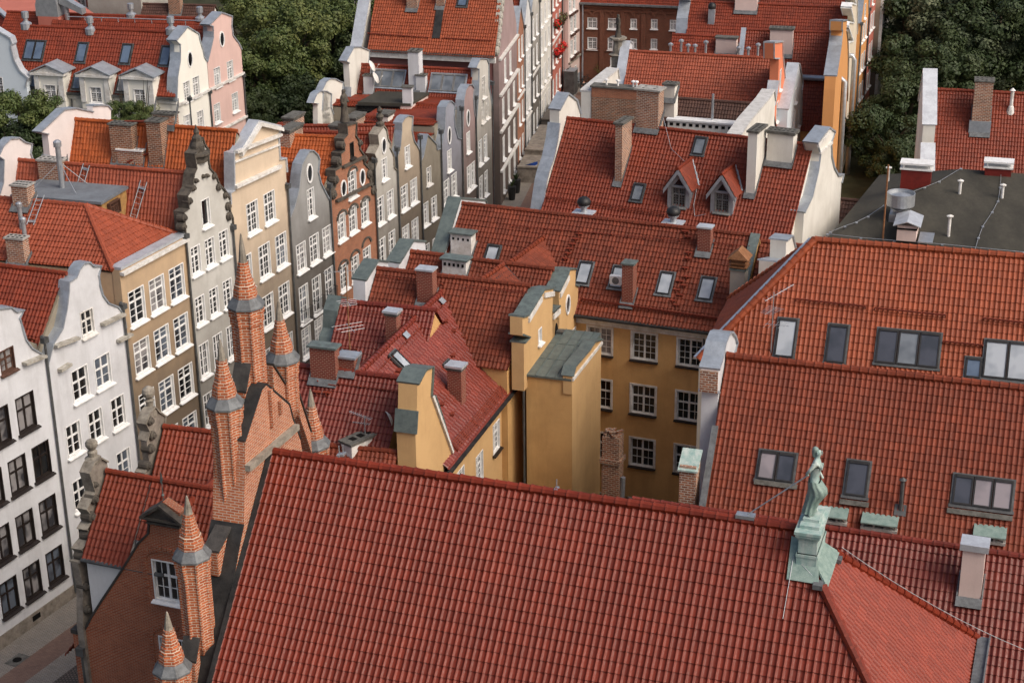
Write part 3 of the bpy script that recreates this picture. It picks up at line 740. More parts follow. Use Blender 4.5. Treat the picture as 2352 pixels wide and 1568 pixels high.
# flat roofed dormer with metal roof, on the same slope
def px_on(R, p): return R.hit(p)
a_ = R3.hit(z00(255, 1360)); b_ = R3.hit(z00(845, 1400)); s0, t0 = R3.st(a_); s1, t1 = R3.st(b_)
uh = nrm(R3.u * np.sign(np.dot(R3.u, V3(1, 0, 0)))); 
zt_ = R0[2] - 1.0
q0 = atz(z00(440, 1265), zt_); q1 = atz(z00(885, 1300), zt_); q2 = atz(z00(840, 1330), zt_ - .05); q3 = atz(z00(655, 1440), zt_ - .05); q4 = atz(z00(235, 1375), zt_ - .05)
m_ = MB(); f_ = -nrm(V3(R3.n[0], R3.n[1], 0)) * -1
ul = nrm(V3(*(q1 - q0)[:2], 0)); dep = 3.2; wdt = np.dot(q1 - q0, ul) + 1.6
o_ = q1 + V3(0, 0, 0); 
m_.box(o_, -ul * wdt, f_ * dep, UP * .16); dm = m_.build('dormer_roof', 'bitumen_grey', T_)
m_ = MB(); m_.box(o_ + f_ * (dep - .3) - ul * .15 - UP * 2., -ul * (wdt - .3), -f_ * dep * .9, UP * 1.99); dw = m_.build('dormer', 'wood_ochre', T_)
Fd = Face((o_ + f_ * (dep - .29) - ul * wdt)[:2], (o_ + f_ * (dep - .29))[:2]); Fd.n = f_
Fe = Face((o_ - ul * .14 + f_ * (dep - .3))[:2], (o_ - ul * .14)[:2]); Fe.n = ul
for k in range(3): window(Fd, wdt - .8 - k * 1.15, zt_ - .65, 1.0, .9, T_, 'gridf', 'frame_brown', 'glass', out=.21, sill=False)
window(Fe, 1.1, zt_ - .6, 1.2, .8, T_, 'gridf', 'frame_brown', 'glass', out=.21, sill=False)
q = o_ - ul * (wdt * .62) + f_ * 1.2; m_ = MB(); m_.lathe(q, [(.16, 0), (.16, 2.6), (.24, 2.62), (.24, 2.9), (.12, 3.0)], 12); m_.build('flue', 'galvanised', T_)
for e in (ul * 1.4 + f_ * .9, ul * 1.1 - f_ * 1.0, -ul * 1.5 + f_ * .7): m_ = MB(); m_.tube([q + UP * 1.7, q + e + UP * .16], .022, 5); m_.build('stay_wire', 'galvanised', T_)
# ladders lying on the slopes
def ladder(R, p0, p1, label, w=.42, mat='galvanised'):
    a, b = R.hit(p0) + R.n * .16, R.hit(p1) + R.n * .16; t = nrm(b - a); s = nrm(np.cross(t, R.n)); mb = MB(); ln = np.linalg.norm(b - a)
    for k in (-1, 1): mb.tube([a + s * w / 2 * k, b + s * w / 2 * k], .028, 6)
    for i in range(1, int(ln / .34) + 1): mb.tube([a + t * i * .34 - s * w / 2, a + t * i * .34 + s * w / 2], .018, 5)
    for e in (.15, .85): mb.box(a + t * ln * e - s * w / 2 - R.n * .17, s * w, t * .1, R.n * .15)
    return tag(mb.build('roof_ladder', mat), label, 'ladder', 'metal ladders on the roofs')
ladder(R3, z00(605, 1135), z00(560, 1285), 'metal ladder above the flat dormer, running up to the ridge')
ladder(R3, z00(1000, 1250), z00(915, 1540), 'metal ladder right of the flat roofed dormer beside the scrolled gable')
ladder(R2, z00(290, 1355), z00(215, 1560), 'metal ladder on the hipped roof of the ochre house')
parapet(T_, R1 + V3(0, 0, 0), F_.u, [z00(-60, 1520), z00(20, 1260), z00(25, 1100), z00(-10, 1075), z00(20, 1010), z00(70, 960), z00(130, 955), z00(170, 985), z00(215, 995), z00(205, 1060), z00(222, 1105)], .4, 'plaster_rear', 'zinc', zlow=10)
# --- cream house with pediment
T_, F_, rf = rowhouse('cream_house', 'cream house crowned by a classical triangular pediment', 4,
    [(527, 470), (527, 445), (538, 438), (537, 352), (550, 350), (592, 280), (643, 292), (638, 318), (641, 368), (661, 362), (664, 392)], 'plaster_cream', 'zinc_light', 'tile_orange', z00(1632, 906), z00(520, 825), ze=16.2, ns=5, capth=.12, wins=[
    ([(580, 499), (619, 474)], [(580, 499)], 1.4, 2.0, 'cas2', 'paint_white'),
    ([(566, 630), (608, 599), (646, 576)], [(608, 599), (613, 716), (620, 835)], 1.45, 2.2, 'cas2', 'paint_white')])
ledges(T_, F_, (((537, 352), (640, 312), .16, .3), ((537, 374), (640, 334), .1, .14), ((536, 433), (640, 385), .2, .28)))
m_ = MB(); (ua, za), (ub, zb), (uc_, zc_) = F_.uz((548, 350)), F_.uz((592, 280)), F_.uz((643, 292))
for (x0, y0), (x1, y1) in (((ua, za), (ub, zb)), ((ub, zb), (uc_, zc_))): ledge(m_, F_, (x0, y0 - .25), (x1, y1 - .25), .24, .3)
m_.build('pediment', 'paint_trim', T_)
R0, R1, E0, E1 = rf; R4 = Plane(R0, R1 - R0, E0 - R0 - nrm(R1 - R0) * np.dot(E0 - R0, nrm(R1 - R0)))
chimney(R4, z00(850, 1140), 1.5, .75, 2.5, T_, 'brick_chim_dark', 'concrete_dark', holes=5)
chimney(R4, z00(1080, 1165), .95, 1.1, 2.9, T_, 'brick_chim_dark', 'concrete_dark', holes=4)
chimney(R4, z00(1130, 870), 1.4, .6, .7, T_, 'brick_chim', 'concrete_dark', holes=5)
chimney(R4, z00(900, 1150), 1.7, .7, 1.0, T_, 'brick_chim', 'paint_white', holes=6)
m_ = MB(); a = R4.hit(z00(870, 945)) + UP * 1.0; b = R4.hit(z00(1030, 935)) + UP * .9
m_.tube([a, b], .06, 6); m_.build('tie_beam', 'iron_red', T_); m_ = MB(); m_.tube([a + UP * -.2, R4.hit(z00(1035, 870)) + UP * .4], .06, 6); m_.build('tie_beam', 'iron_red', T_); m_ = MB(); m_.tube([R4.hit(z00(880, 1150)) + UP * .3, R4.hit(z00(1035, 1085)) + UP * .3], .07, 6)
m_.build('tie_beam', 'iron_red', T_)
parapet(T_, R1, F_.u, [z00(250, 1300), z00(345, 1075), z00(330, 930), z00(275, 915), z00(440, 760), z00(520, 750), z00(640, 775), z00(640, 735), z00(690, 730), z00(740, 732), z00(765, 760), z00(765, 835)], .45, 'plaster_rear', 'zinc', zlow=12)
# --- grey bell gable
T_, F_, rf = rowhouse('grey_house', 'dark grey house with slim bell gable, oval window and small iron balconies', 5,
    [z01(237, 1500), z01(262, 1420), z01(292, 1300), z01(302, 1200), z01(312, 1135), z01(338, 1085), z01(362, 1045), z01(390, 1042), z01(420, 1070), z01(432, 1100), z01(424, 1190), z01(442, 1265), z01(482, 1345), z01(522, 1385), z01(528, 1410)], 'plaster_grey', 'zinc', 'tile_orange', None, None, ze=14.6, zr_drop=0, wins=[
    ([z01(378, 1400)], [z01(378, 1400)], .95, 2.0, 'cas', 'paint_white'), ([z11(312, 205), z11(402, 145), z11(490, 88)], [z11(312, 205)], 1.3, 1.95, 'cas2', 'paint_white'),
    ([z11(312, 205), z11(402, 145), z11(490, 88)], [z11(325, 530)], 1.25, 2.6, 'cas2', 'paint_white'), ([z11(312, 205), z11(402, 145), z11(490, 88)], [z11(338, 795), z11(350, 1120)], 1.25, 2.1, 'gridf', 'paint_white')],
    ovals=[(z01(368, 1195), .3, .55)])
for p in (z11(335, 590), z11(420, 520), z11(505, 455)):
    u, z = F_.uz(p); m_ = MB()
    for k in range(9): m_.tube([F_.P(u - .6 + k * .15, z - .45, .3), F_.P(u - .6 + k * .15, z + .4, .34)], .014, 4)
    for zz in (-.45, .4): m_.tube([F_.P(u - .62, z + zz, .02), F_.P(u - .62, z + zz, .34), F_.P(u + .62, z + zz, .34), F_.P(u + .62, z + zz, .02)], .02, 4)
    m_.build('balcony_railing', 'iron_black', T_)
# --- brick renaissance house with statue
T_, F_, rf = rowhouse('brick_house', 'narrow orange brick house with stepped renaissance gable carrying a statue', 6,
    [z01(528, 1420), z01(512, 1330), z01(545, 1290), z01(540, 1180), z01(585, 1150), z01(580, 1060), z01(608, 1040), z01(600, 960), z01(628, 930), z01(622, 870), z01(688, 852), z01(682, 940), z01(712, 985), z01(708, 1030), z01(742, 1080), z01(738, 1130), z01(772, 1165), z01(782, 1260), z01(812, 1330), z01(815, 1360)], 'brick_row', 'stone_dark', 'tile_orange', z01(585, 948), (560, 308), ze=14.4, ns=4, capth=.14, wins=[
    ([z01(663, 1270)], [z01(663, 1270)], 1.3, 1.9, 'cas2', 'paint_white'), ([z01(660, 1035)], [z01(660, 1035)], .6, 1.1, 'single', 'frame_dark'),
    ([z01(590, 1565), z01(668, 1520), z01(750, 1470)], [z01(590, 1565), z11(600, 345), z11(612, 640)], 1.25, 1.9, 'cas2', 'paint_white')], ovals=[(z01(731, 1222), .32, .5), (z01(602, 1300), .32, .5)])
volutes(T_, F_, [(z01(545, 1240), 1.2), (z01(560, 1110), 1.2), (z01(590, 1000), 1.), (z01(712, 985), .9), (z01(745, 1095), 1.), (z01(775, 1200), 1.2), (z01(530, 1340), 1.3), (z01(805, 1310), 1.3)], .26)
ledges(T_, F_, ((z01(545, 1395), z01(790, 1270), .16, .22), (z01(590, 1160), z01(740, 1085), .16, .22)), 'string_course', 'stone_dark')
for p in (z01(663, 1190), z01(590, 1490), z01(668, 1445), z01(750, 1395), z11(600, 265), z11(680, 195), z11(760, 108)):
    u, z = F_.uz(p); m_ = MB()
    for k in range(8):
        a0, a1 = math.pi * k / 8, math.pi * (k + 1) / 8
        q = [F_.P(u + r * math.cos(a), z - .1 + .7 * r * math.sin(a), .005) for a in (a0, a1) for r in (.62, .82)]
        m_.prism([q[0], q[1], q[3], q[2]], F_.n * .07)
    m_.build('window_arch', 'stone_dark', T_)
F6 = F_; st6 = F_.P(F_.uz(z01(640, 850))[0], F_.uz(z01(640, 852))[1] + .1, -.3); T6 = T_
# --- white baroque gable
T_, F_, rf = rowhouse('white_house', 'narrow greyish white house with wavy baroque gable, a finial and one oval window', 7,
    [z01(806, 1350), z01(800, 1180), z01(832, 1110), z01(812, 1060), z01(842, 1000), z01(834, 930), z01(858, 895), z01(878, 872), z01(896, 900), z01(906, 962), z01(922, 990), z01(918, 1020), z01(944, 1075), z01(948, 1160), z01(958, 1190)], 'plaster_greywhite', 'stone', 'tile_red', z01(820, 925), (690, 303), ze=14.2, wins=[
    ([z01(884, 1165)], [z01(884, 1165)], .95, 1.6, 'cas', 'paint_white'), ([z01(858, 1450), z01(926, 1405)], [z01(858, 1450), z11(868, 165), z11(880, 470)], 1.15, 2.0, 'cas', 'paint_white')], ovals=[(z01(879, 1005), .3, .5)])
m_ = MB(); u_, z_ = F_.uz(z01(878, 872)); m_.lathe(F_.P(u_, z_, -.25), [(.3, 0), (.32, .25), (.15, .4), (.3, .7), (.12, .95), (.22, 1.15), (.03, 1.45)], 9); m_.build('finial', 'stone_dark', T_)
# --- beige bell
T_, F_, rf = rowhouse('beige_house', 'beige house with plain curved gable and sooty lower storeys', 8,
    [z01(958, 1180), z01(962, 1090), z01(990, 1010), z01(1000, 900), z01(1000, 850), z01(1022, 815), z01(1045, 800), z01(1076, 805), z01(1070, 900), z01(1085, 975), z01(1108, 1010), z01(1112, 1060)], 'plaster_beige', 'zinc', 'tile_red', z01(958, 864), (640, 290), ze=14., wins=[
    ([z01(1042, 1078)], [z01(1042, 1078)], .95, 1.6, 'cas', 'paint_white'), ([z01(1022, 1362), z01(1086, 1312)], [z01(1022, 1362), z01(1030, 1640), z11(1040, 350)], 1.25, 1.9, 'cas2', 'paint_white')])
# --- low pediment
T_, F_, rf = rowhouse('greybrown_house', 'low grey brown house with small triangular gable between two taller bell gables', 9,
    [z01(1115, 1150), z01(1122, 1120), z01(1150, 1075), z01(1178, 930), z01(1238, 995), z01(1245, 1035), z01(1268, 1030)], 'plaster_greybrown', 'zinc', 'tile_red', None, None, ze=13.4, wins=[
    ([z01(1190, 1212)], [z01(1190, 1212)], .9, 1.4, 'cas', 'paint_trim'), ([z01(1168, 1475), z01(1226, 1420)], [z01(1168, 1475), z11(1180, 190)], 1.1, 1.8, 'cas', 'paint_white')])
# --- blue grey bell
T_, F_, rf = rowhouse('bluegrey_house', 'blue grey house with bell gable and an oval window', 10,
    [z01(1268, 1080), z01(1278, 1000), z01(1296, 900), z01(1300, 790), z01(1302, 745), z01(1325, 705), z01(1342, 700), z01(1366, 722), z01(1362, 800), z01(1368, 880), z01(1388, 955), z01(1412, 966)], 'plaster_bluegrey', 'zinc', 'tile_red', z01(1262, 832), z01(735, 805), ze=14., wins=[
    ([z01(1332, 1105)], [z01(1332, 1105)], 1.0, 1.7, 'cas2', 'paint_white'), ([z01(1312, 1325), z01(1364, 1278)], [z01(1312, 1325), z01(1320, 1560)], 1.3, 2.0, 'cas2', 'paint_white')], ovals=[(z01(1331, 935), .3, .6)])
# --- mauve bell
T_, F_, rf = rowhouse('mauve_house', 'pale mauve house with tall bell gable next to the blue grey one', 11,
    [z01(1412, 965), z01(1422, 880), z01(1428, 690), z01(1442, 620), z01(1462, 588), z01(1484, 588), z01(1500, 610), z01(1494, 680), z01(1500, 770), z01(1516, 830), z01(1528, 850)], 'plaster_mauve', 'zinc', 'tile_red', z01(1395, 728), z01(555, 695), ze=14., wins=[
    ([z01(1462, 980)], [z01(1462, 980)], .9, 1.7, 'cas2', 'paint_white'), ([z01(1437, 1255), z01(1494, 1180)], [z01(1437, 1255), z01(1445, 1510)], 1.05, 2.1, 'cas2', 'paint_white'), ([z01(1467, 1218)], [z01(1437, 1255)], 1.05, 2.1, 'cas2', 'paint_white')], ovals=[(z01(1460, 815), .3, .6)])
R0, R1, E0, E1 = rf; z11r = R0[2]
parapet(T_, R1, F_.u, [z01(455, 760), z01(462, 640), z01(450, 630), z01(480, 565), z01(510, 545), z01(545, 548), z01(575, 565), z01(597, 570), z01(592, 640), z01(600, 700)], .4, 'plaster_offwhite', 'zinc', zlow=11)
parapet(T_, R1 + nrm(V3(*(E0 - R0)[:2], 0)) * 3.6, F_.u, [z01(425, 830), z01(425, 720), z01(390, 708), z01(415, 650), z01(440, 632), z01(480, 632), z01(515, 650), z01(512, 740), z01(530, 790)], .4, 'plaster_offwhite', 'zinc', zlow=11)
# --- last white house of the row
T_, F_, rf = rowhouse('white_house', 'white gabled house with grimy lower floors ending the row at the wine red wall', 12,
    [z01(1532, 860), z01(1530, 640), z01(1532, 478), z01(1512, 470), z01(1540, 408), z01(1588, 410), z01(1600, 440), z01(1602, 600), z01(1618, 690), z01(1632, 760)], 'plaster_greywhite', 'zinc', 'tile_red', z01(1500, 485), z01(728, 447), ze=14., wins=[
    ([z01(1568, 600)], [z01(1568, 600)], .9, 1.8, 'cas', 'paint_trim'), ([z01(1562, 770), z01(1592, 740)], [z01(1562, 770)], .9, 1.8, 'cas', 'paint_trim'), ([z01(1545, 1050), z01(1580, 1020), z01(1616, 985)], [z01(1545, 1050), z01(1548, 1300), z01(1552, 1540)], 1.05, 2.1, 'cas', 'paint_white')])
R0, R1, E0, E1 = rf; T12 = T_
R12 = Plane(R0, R1 - R0, E0 - R0 - nrm(R1 - R0) * np.dot(E0 - R0, nrm(R1 - R0)))
skylight(R12, z01(905, 545), .98, 1.5, T_, 'frame_grey', 'glass_roof', 3, flash='zinc'); skylight(R12, z01(1325, 575), .98, 1.5, T_, 'frame_grey', 'glass_roof', 3, flash='zinc')
chimney(R12, z01(1090, 630), .9, 1.1, 3.2, T_, 'plaster_white', 'concrete_dark', holes=4); chimney(R12, z01(775, 660), .8, .7, 1.6, T_, 'plaster_white', 'concrete_dark', holes=3)
chimney(R12, z01(1135, 650), .8, .6, 1.5, T_, 'plaster_white', 'concrete_dark', holes=2)
parapet(T_, R1, F_.u, [z01(645, 760), z01(650, 600), z01(640, 440), z01(618, 425), z01(670, 330), z01(718, 328), z01(778, 352), z01(775, 440)], .5, 'plaster_offwhite', 'zinc', zlow=11)
# white penthouse with flat dark roof standing behind the mauve gable
zp = z11r + .25
a, b, c, d_ = atz(z01(708, 712), zp), atz(z01(1060, 722), zp), atz(z01(1185, 648), zp), atz(z01(845, 632), zp)
d_ = a + (c - b)
T_ = thing('roof_penthouse', 'white box shaped penthouse with flat dark roof and one wide grid window among red roofs', 'penthouse', (a + c) / 2 - UP * 3)
m_ = MB(); m_.prism([V3(*p[:2], zp - 5) for p in (a, b, c, d_)], UP * 4.9); m_.build('wall', 'plaster_palepink', T_)
cc = (a + b + c + d_) / 4; m_ = MB(); m_.prism([V3(*(cc + (p - cc) * 1.04)[:2], zp - .1) for p in (a, b, c, d_)], UP * .2); m_.build('roof', 'bitumen', T_)
Fp = Face(a[:2], b[:2]); window(Fp, *Fp.uz(z01(845, 775)), 3.6, 1.2, T_, 'gridf', 'frame_dark', 'glass', out=.2, sill=False)
m_ = MB(); q = atz(z01(1048, 715), zp); m_.cbox(q + UP * .6, Fp.u, Fp.n, UP, .75, .6, 1.5); k = m_.build('chimney', 'plaster_white', T_)
m_ = MB(); m_.cbox(q + UP * 1.39, Fp.u, Fp.n, UP, .95, .8, .09); m_.build('chimney_cap', 'concrete_dark', k)
def dish(p, n, r, label, mast=.6):
    n = nrm(n); a = nrm(np.cross(n, UP)); b = np.cross(a, n); mb = MB()
    mb.lathe(p, [(.02, -.12), (r * .5, -.08), (r * .85, 0), (r, .06), (r * .99, .075), (r * .84, .015), (r * .5, -.06), (.02, -.1)], 18, 0, 0, a, b) 
    mb.tube([p - n * .1, p - n * .25 - UP * mast], .025, 6); mb.tube([p - b * r * .9, p + n * r * 1.0 - b * .1], .012, 5); mb.cbox(p + n * r * 1.0 - b * .1, a, b, n, .07, .07, .12)
    return tag(mb.build('satellite_dish', 'paint_trim'), label, 'satellite dish', 'satellite dishes')
for p, lb in ((z01(825, 515), 'upper of two white satellite dishes by the white chimney near the trees'), (z01(850, 595), 'lower of two white satellite dishes, by the flat dark penthouse roof')):
    q = R12.hit(p) + UP * .4 + R12.n * .8; dish(q, V3(.75, -.1, .35), .5, lb)
# ------------------------------------------------------------ the hall in front: big red roof, gothic brick gable, copper pedestal
A = atz((622, 1037), 22.); B = atz((1824, 1213), 22.); UF = nrm(B - A); FF = V3(UF[1], -UF[0], 0)
HALL = thing('gothic_hall', 'large hall in front under a dark red tiled roof with a brick turreted gothic gable', 'hall', (A + B) / 2 - UP * 22 + FF * 3)
pf = 48.; tf = math.tan(math.radians(pf)); df = FF - UP * tf; db = -FF - UP * tf
RF = Plane(A, UF, df)
zE = 15.6; run = (22 - zE) / tf; eu = 5.75
H1 = B + UF * eu + df * run; H2 = B + UF * eu + db * run
run2 = 9.5                                            # the main slope runs on below the frame
lowA = A + df * run2; K = B + df * run2 + UF * (run2 * eu / run)
roofsheet('roof', [[A, B, K, lowA]], UF, 'tile_front', HALL, tw=.225, tl=.365, ns=10, amp=.05, lift=.042)
roofsheet('roof', [[B, A, A + db * run, H2]], UF, 'tile_front', HALL, ns=4)
nh = nrm(np.cross(FF, H1 - B)); dh = nrm(H1 + H2 - 2 * B)
roofsheet('roof', [[B, H2, H1]], FF, 'tile_front_lit', HALL, ns=6, tw=.235, amp=.034, lift=.03)
RH = Plane(B, FF, dh)
ridgecap([A + UP * .04, B + UP * .04], 'tile_front', HALL, .145, .42)
ridgecap([B + (H1 - B) * .2 + UP * .02, H1 + UP * .03], 'tile_front', HALL, .15, .42); ridgecap([B + (H2 - B) * .2 + UP * .02, H2 + UP * .03], 'tile_front', HALL, .15, .42)
m_ = MB(); a = A + UF * .25 - UP * .15
m_.prism([a, a + df * (run2 - .3), V3(*(a + df * (run2 - .3))[:2], 0), V3(*(a + db * (run - .2))[:2], 0), a + db * (run - .2)], UF * (18.37 - .3)); m_.build('wall', 'brick_house', HALL)
m_ = MB(); b1, b2 = H1 - UF * .3 - FF * .2 - UP * .12, H2 - UF * .3 + FF * .2 - UP * .12; bb = B - UP * .2 - UF * .1
m_.add([bb, b1, b2, V3(*bb[:2], 0), V3(*b1[:2], 0), V3(*b2[:2], 0)], [(0, 1, 2), (1, 4, 5, 2), (0, 3, 4, 1), (0, 2, 5, 3)]); m_.build('wall', 'brick_house', HALL)
m_ = MB(); m_.box(H2 + UF * .02 + UP * .0, (H1 - H2), UF * .42 + UP * .0, UP * .1); m_.box(H2 + UF * .40 + UP * .1, (H1 - H2), UF * .05, UP * .12); m_.build('gutter', 'lead', HALL)
# small damage and lightning fittings on the roof
for p in (z22(308, 250), z21(575, 15), z21(602, 10)):
    m_ = MB(); q = RF.hit(p); q = q + UP * .1; m_.tube([q, q + UP * .35], .02, 5); m_.cbox(q, UF, FF, UP, .12, .25, .08)
    m_.build('lightning_holder', 'galvanised', HALL)
# --- gable
OUT = -UF; E2 = -FF
G = A + OUT * .08
FG = Face(G, G + E2); FG.n = UF.copy()                 # inner side looks along the roof
tr = [FG.uz(p) for p in [(470, 1640), (486, 1568), (502, 1486), (526, 1391), (549, 1259), (560, 1204), (562, 1110), (563, 1015), (602, 894), (611, 884), (664, 930), (672, 962), (690, 1010), (705, 1100)]]
k0 = tr[0]
sl = tf
tr = [(k0[0] - 4.2, k0[1] - 4.2 * 1.35)] + tr
back = [(u, z) for u, z in tr if u > .6]
tr += [(tr[-1][0] + 4.5, tr[-1][1] - 5.)]
m_ = MB(); wallmesh(m_, FG, tr + [(tr[-1][0], 0), (tr[0][0], 0)], (), 1.2); GW = m_.build('gable_wall', 'brick_gothic_pale', HALL)
m_ = MB(); copingstrip(m_, FG, tr, back=1.22, over=.02, th=.07, steep=3.5); m_.build('coping', 'lead_black', GW)
m_ = MB()                                            # black valley gutter between gable and tiles
m_.prism([A + UF * -.06 + df * -.05 + UP * .02, A + UF * .1 + df * -.05 + UP * .02, A + UF * .1 + df * run2 + UP * .02, A + UF * -.06 + df * run2 + UP * .02], RF.n * .12); m_.build('valley_flashing', 'lead_black', HALL)
m_ = MB(); q0, q1 = FG.uz((562, 1068)), FG.uz((676, 972)); m_.prism([FG.P(q0[0], q0[1], .004), FG.P(q1[0], q1[1], .004), FG.P(q1[0], q1[1] - .22, .004), FG.P(q0[0], q0[1] - .22, .004)], UF * .2)
m_.build('string_course', 'stone', GW)
for p, q in (((617, 900), (620, 975)), ((640, 925), (645, 940))):
    m_ = MB(); a, b = FG.uz(p), FG.uz(q); m_.cbox(FG.P(a[0], (a[1] + b[1]) / 2, .05), E2, UF, UP, .16, .16, abs(a[1] - b[1]) + .2)
    m_.build('brick_rib', 'brick_gothic', GW)
TO = A + OUT * .8; FT = Face(TO, TO + E2); FT.n = UF.copy()
def turret(e2, zc, zb, hcone, r=.5, needle=.9, label=None, cone='brick_gothic'):
    """octagonal brick shaft with moulded corners, lead collar and brick spirelet"""
    c = TO + E2 * e2; mb = MB(); n = 8
    sec = []
    for k in range(n):
        a0 = 2 * math.pi * (k + .5) / n
        for da, rr in ((-.19, .965), (-.12, 1.0), (-.075, 1.085), (0, 1.12), (.075, 1.085), (.12, 1.0), (.19, .965)): sec.append((a0 + da, r * rr))
    m = len(sec); per = np.cumsum([0] + [math.dist((sec[i][1] * math.cos(sec[i][0]), sec[i][1] * math.sin(sec[i][0])), (sec[(i + 1) % m][1] * math.cos(sec[(i + 1) % m][0]), sec[(i + 1) % m][1] * math.sin(sec[(i + 1) % m][0]))) for i in range(m)])
    zs = [zb, zb + .25, zb + .5, zb + .5001, zc - .62, zc - .619, zc - .32, zc - .319, zc]
    sc = [.55, .78, .98, 1., 1., 1.07, 1.07, 1.13, 1.13]
    vs = []; fs = []; uvs = []
    for z, s in zip(zs, sc):
        for a, rr in sec: vs.append((c[0] + s * rr * math.cos(a), c[1] + s * rr * math.sin(a), z))
    for i in range(len(zs) - 1):
        for k in range(m):
            fs.append((i * m + k, i * m + (k + 1) % m, (i + 1) * m + (k + 1) % m, (i + 1) * m + k)); uvs.append([(per[k], zs[i]), (per[k + 1], zs[i]), (per[k + 1], zs[i + 1]), (per[k], zs[i + 1])])
    mb.add(vs, fs, 0, uvs); mb.add(vs[:m], [tuple(range(m - 1, -1, -1))])
    t = mb.build('turret', 'brick_gothic', HALL)
    k = MB(); ph = math.pi / 8; R = r * 1.34
    k.lathe((c[0], c[1], zc), [(r * 1.1, -.02), (R, -.02), (R, .04), (r * .84, .36), (r * .6, .40)], 8, 0, ph); k.build('collar', 'lead', t)
    s = MB(); steps = int(hcone / .14); prof = []
    for i in range(steps):
        f0, f1 = i / steps, (i + .86) / steps; rr = r * .86
        bulge = 1 + .05 * math.sin(f0 * 9)
        r0 = rr * (1 - f0 * .66) * bulge
        prof += [(r0, .34 + hcone * f0), (r0 * .985, .34 + hcone * f1), (r0 * .955, .34 + hcone * f1 + .002)]
    s.lathe((c[0], c[1], zc), prof, 8, 0, ph); s.build('spire', cone, t)
    q = MB(); z1 = .34 + hcone; q.lathe((c[0], c[1], zc), [(r * .31, z1 - .06), (r * .30, z1), (r * .19, z1 + needle * .5), (r * .07, z1 + needle * .94), (.008, z1 + needle)], 8, 0, ph); q.build('finial', 'stone', t)
    return t
for p, b, hc, nd in (((565, 698), (585, 905), 1.25, 1.0), ((648, 822), (660, 960), 1.2, .75), ((517, 925), (545, 1215), 1.3, .75), ((441, 1272), (458, 1505), 1.25, .65), ((396, 1532), (405, 1700), 1.2, .65), ((720, 1018), (728, 1100), 1.3, .7)):
    (u, z), (u2, z2) = FT.uz(p), FT.uz(b); turret(u, z - .05, z2 - .05, hc, .5, nd)
# raking brick walls with dark capping between the turrets
for a, b in (((484, 1268), (520, 1198)), ((432, 1520), (441, 1466)), ((547, 902), (558, 838)), ((612, 838), (642, 884)), ((672, 905), (700, 990))):
    (u0, z0_), (u1, z1_) = FT.uz(a), FT.uz(b)
    if u0 > u1: (u0, z0_), (u1, z1_) = (u1, z1_), (u0, z0_)
    m_ = MB(); m_.prism([FT.P(u0, z0_, .24), FT.P(u1, z1_, .24), FT.P(u1, z1_ - .9, .24), FT.P(u0, z0_ - .9, .24)], -UF * .48); w_ = m_.build('raking_wall', 'brick_gothic', HALL)
    m_ = MB(); m_.prism([FT.P(u0, z0_ + .004, .31), FT.P(u1, z1_ + .004, .31), FT.P(u1, z1_ + .09, .31), FT.P(u0, z0_ + .09, .31)], -UF * .62); m_.build('coping', 'slate_coping', w_)
# --- copper pedestal on the hip, statue on top
cp = B + UF * .57; zt = 22.62
m_ = MB(); hw, hd = .32, .86
def pbox(x0, x1, y0, y1, za, zb): m_.box(V3(*(cp + UF * x0 + FF * y0)[:2], za), UF * (x1 - x0), FF * (y1 - y0), UP * (zb - za))
pbox(-hw, hw, -hd, hd, 18.6, 21.6); pbox(-hw * .92, hw * .92, -hd * .92, hd * .92, 21.6, 22.05); pbox(-hw * 1.06, hw * 1.06, -hd * 1.03, hd * 1.03, 21.5, 21.6)
for z_, k in ((22.05, 1.0), (22.14, 1.1), (22.22, 1.2)): pbox(-hw * k, hw * k, -hd * .92 * k, hd * .92 * k, z_, z_ + .1)
pbox(-hw * 1.3, hw * 1.3, -hd * 1.15, hd * 1.15, 22.32, 22.42); pbox(-hw * .95, hw * .95, -hd * .8, hd * .8, 22.42, 22.52); pbox(-hw * .8, hw * .8, -.4, .4, 22.52, zt)
PED = m_.build('pedestal', 'copper_pale', HALL)
m_ = MB(); a = RF.hit(z23(130, 858)); b = RF.hit(z23(325, 890)); c = RF.hit(z23(352, 880)); d_ = RF.hit(z23(165, 560))
m_.prism([a + RF.n * .05, b + RF.n * .05, c + RF.n * .05, RF.hit(z23(345, 640)) + RF.n * .05, d_ + RF.n * .05], RF.n * .07)
m_.build('flashing', 'copper', PED); m_ = MB(); hp = lambda a, b: B + UF * a + FF * b - UP * a * 1.111 + RH.n * .09; m_.prism([hp(.7, .72), hp(.7, -.72), hp(1.22, -1.2), hp(1.22, 1.2)], RH.n * .06)
m_.build('flashing', 'copper', PED)
m_ = MB(); q = RF.hit(z23(345, 915)); m_.cbox(q + UP * .12, UF, FF, UP, .3, .4, .16); m_.build('hip_cap', 'lead', HALL); m_ = MB(); q = RH.hit(z23(475, 735)); m_.cbox(q + UP * .1, UF, FF, UP, .3, .3, .14); m_.build('hip_cap', 'lead', HALL)
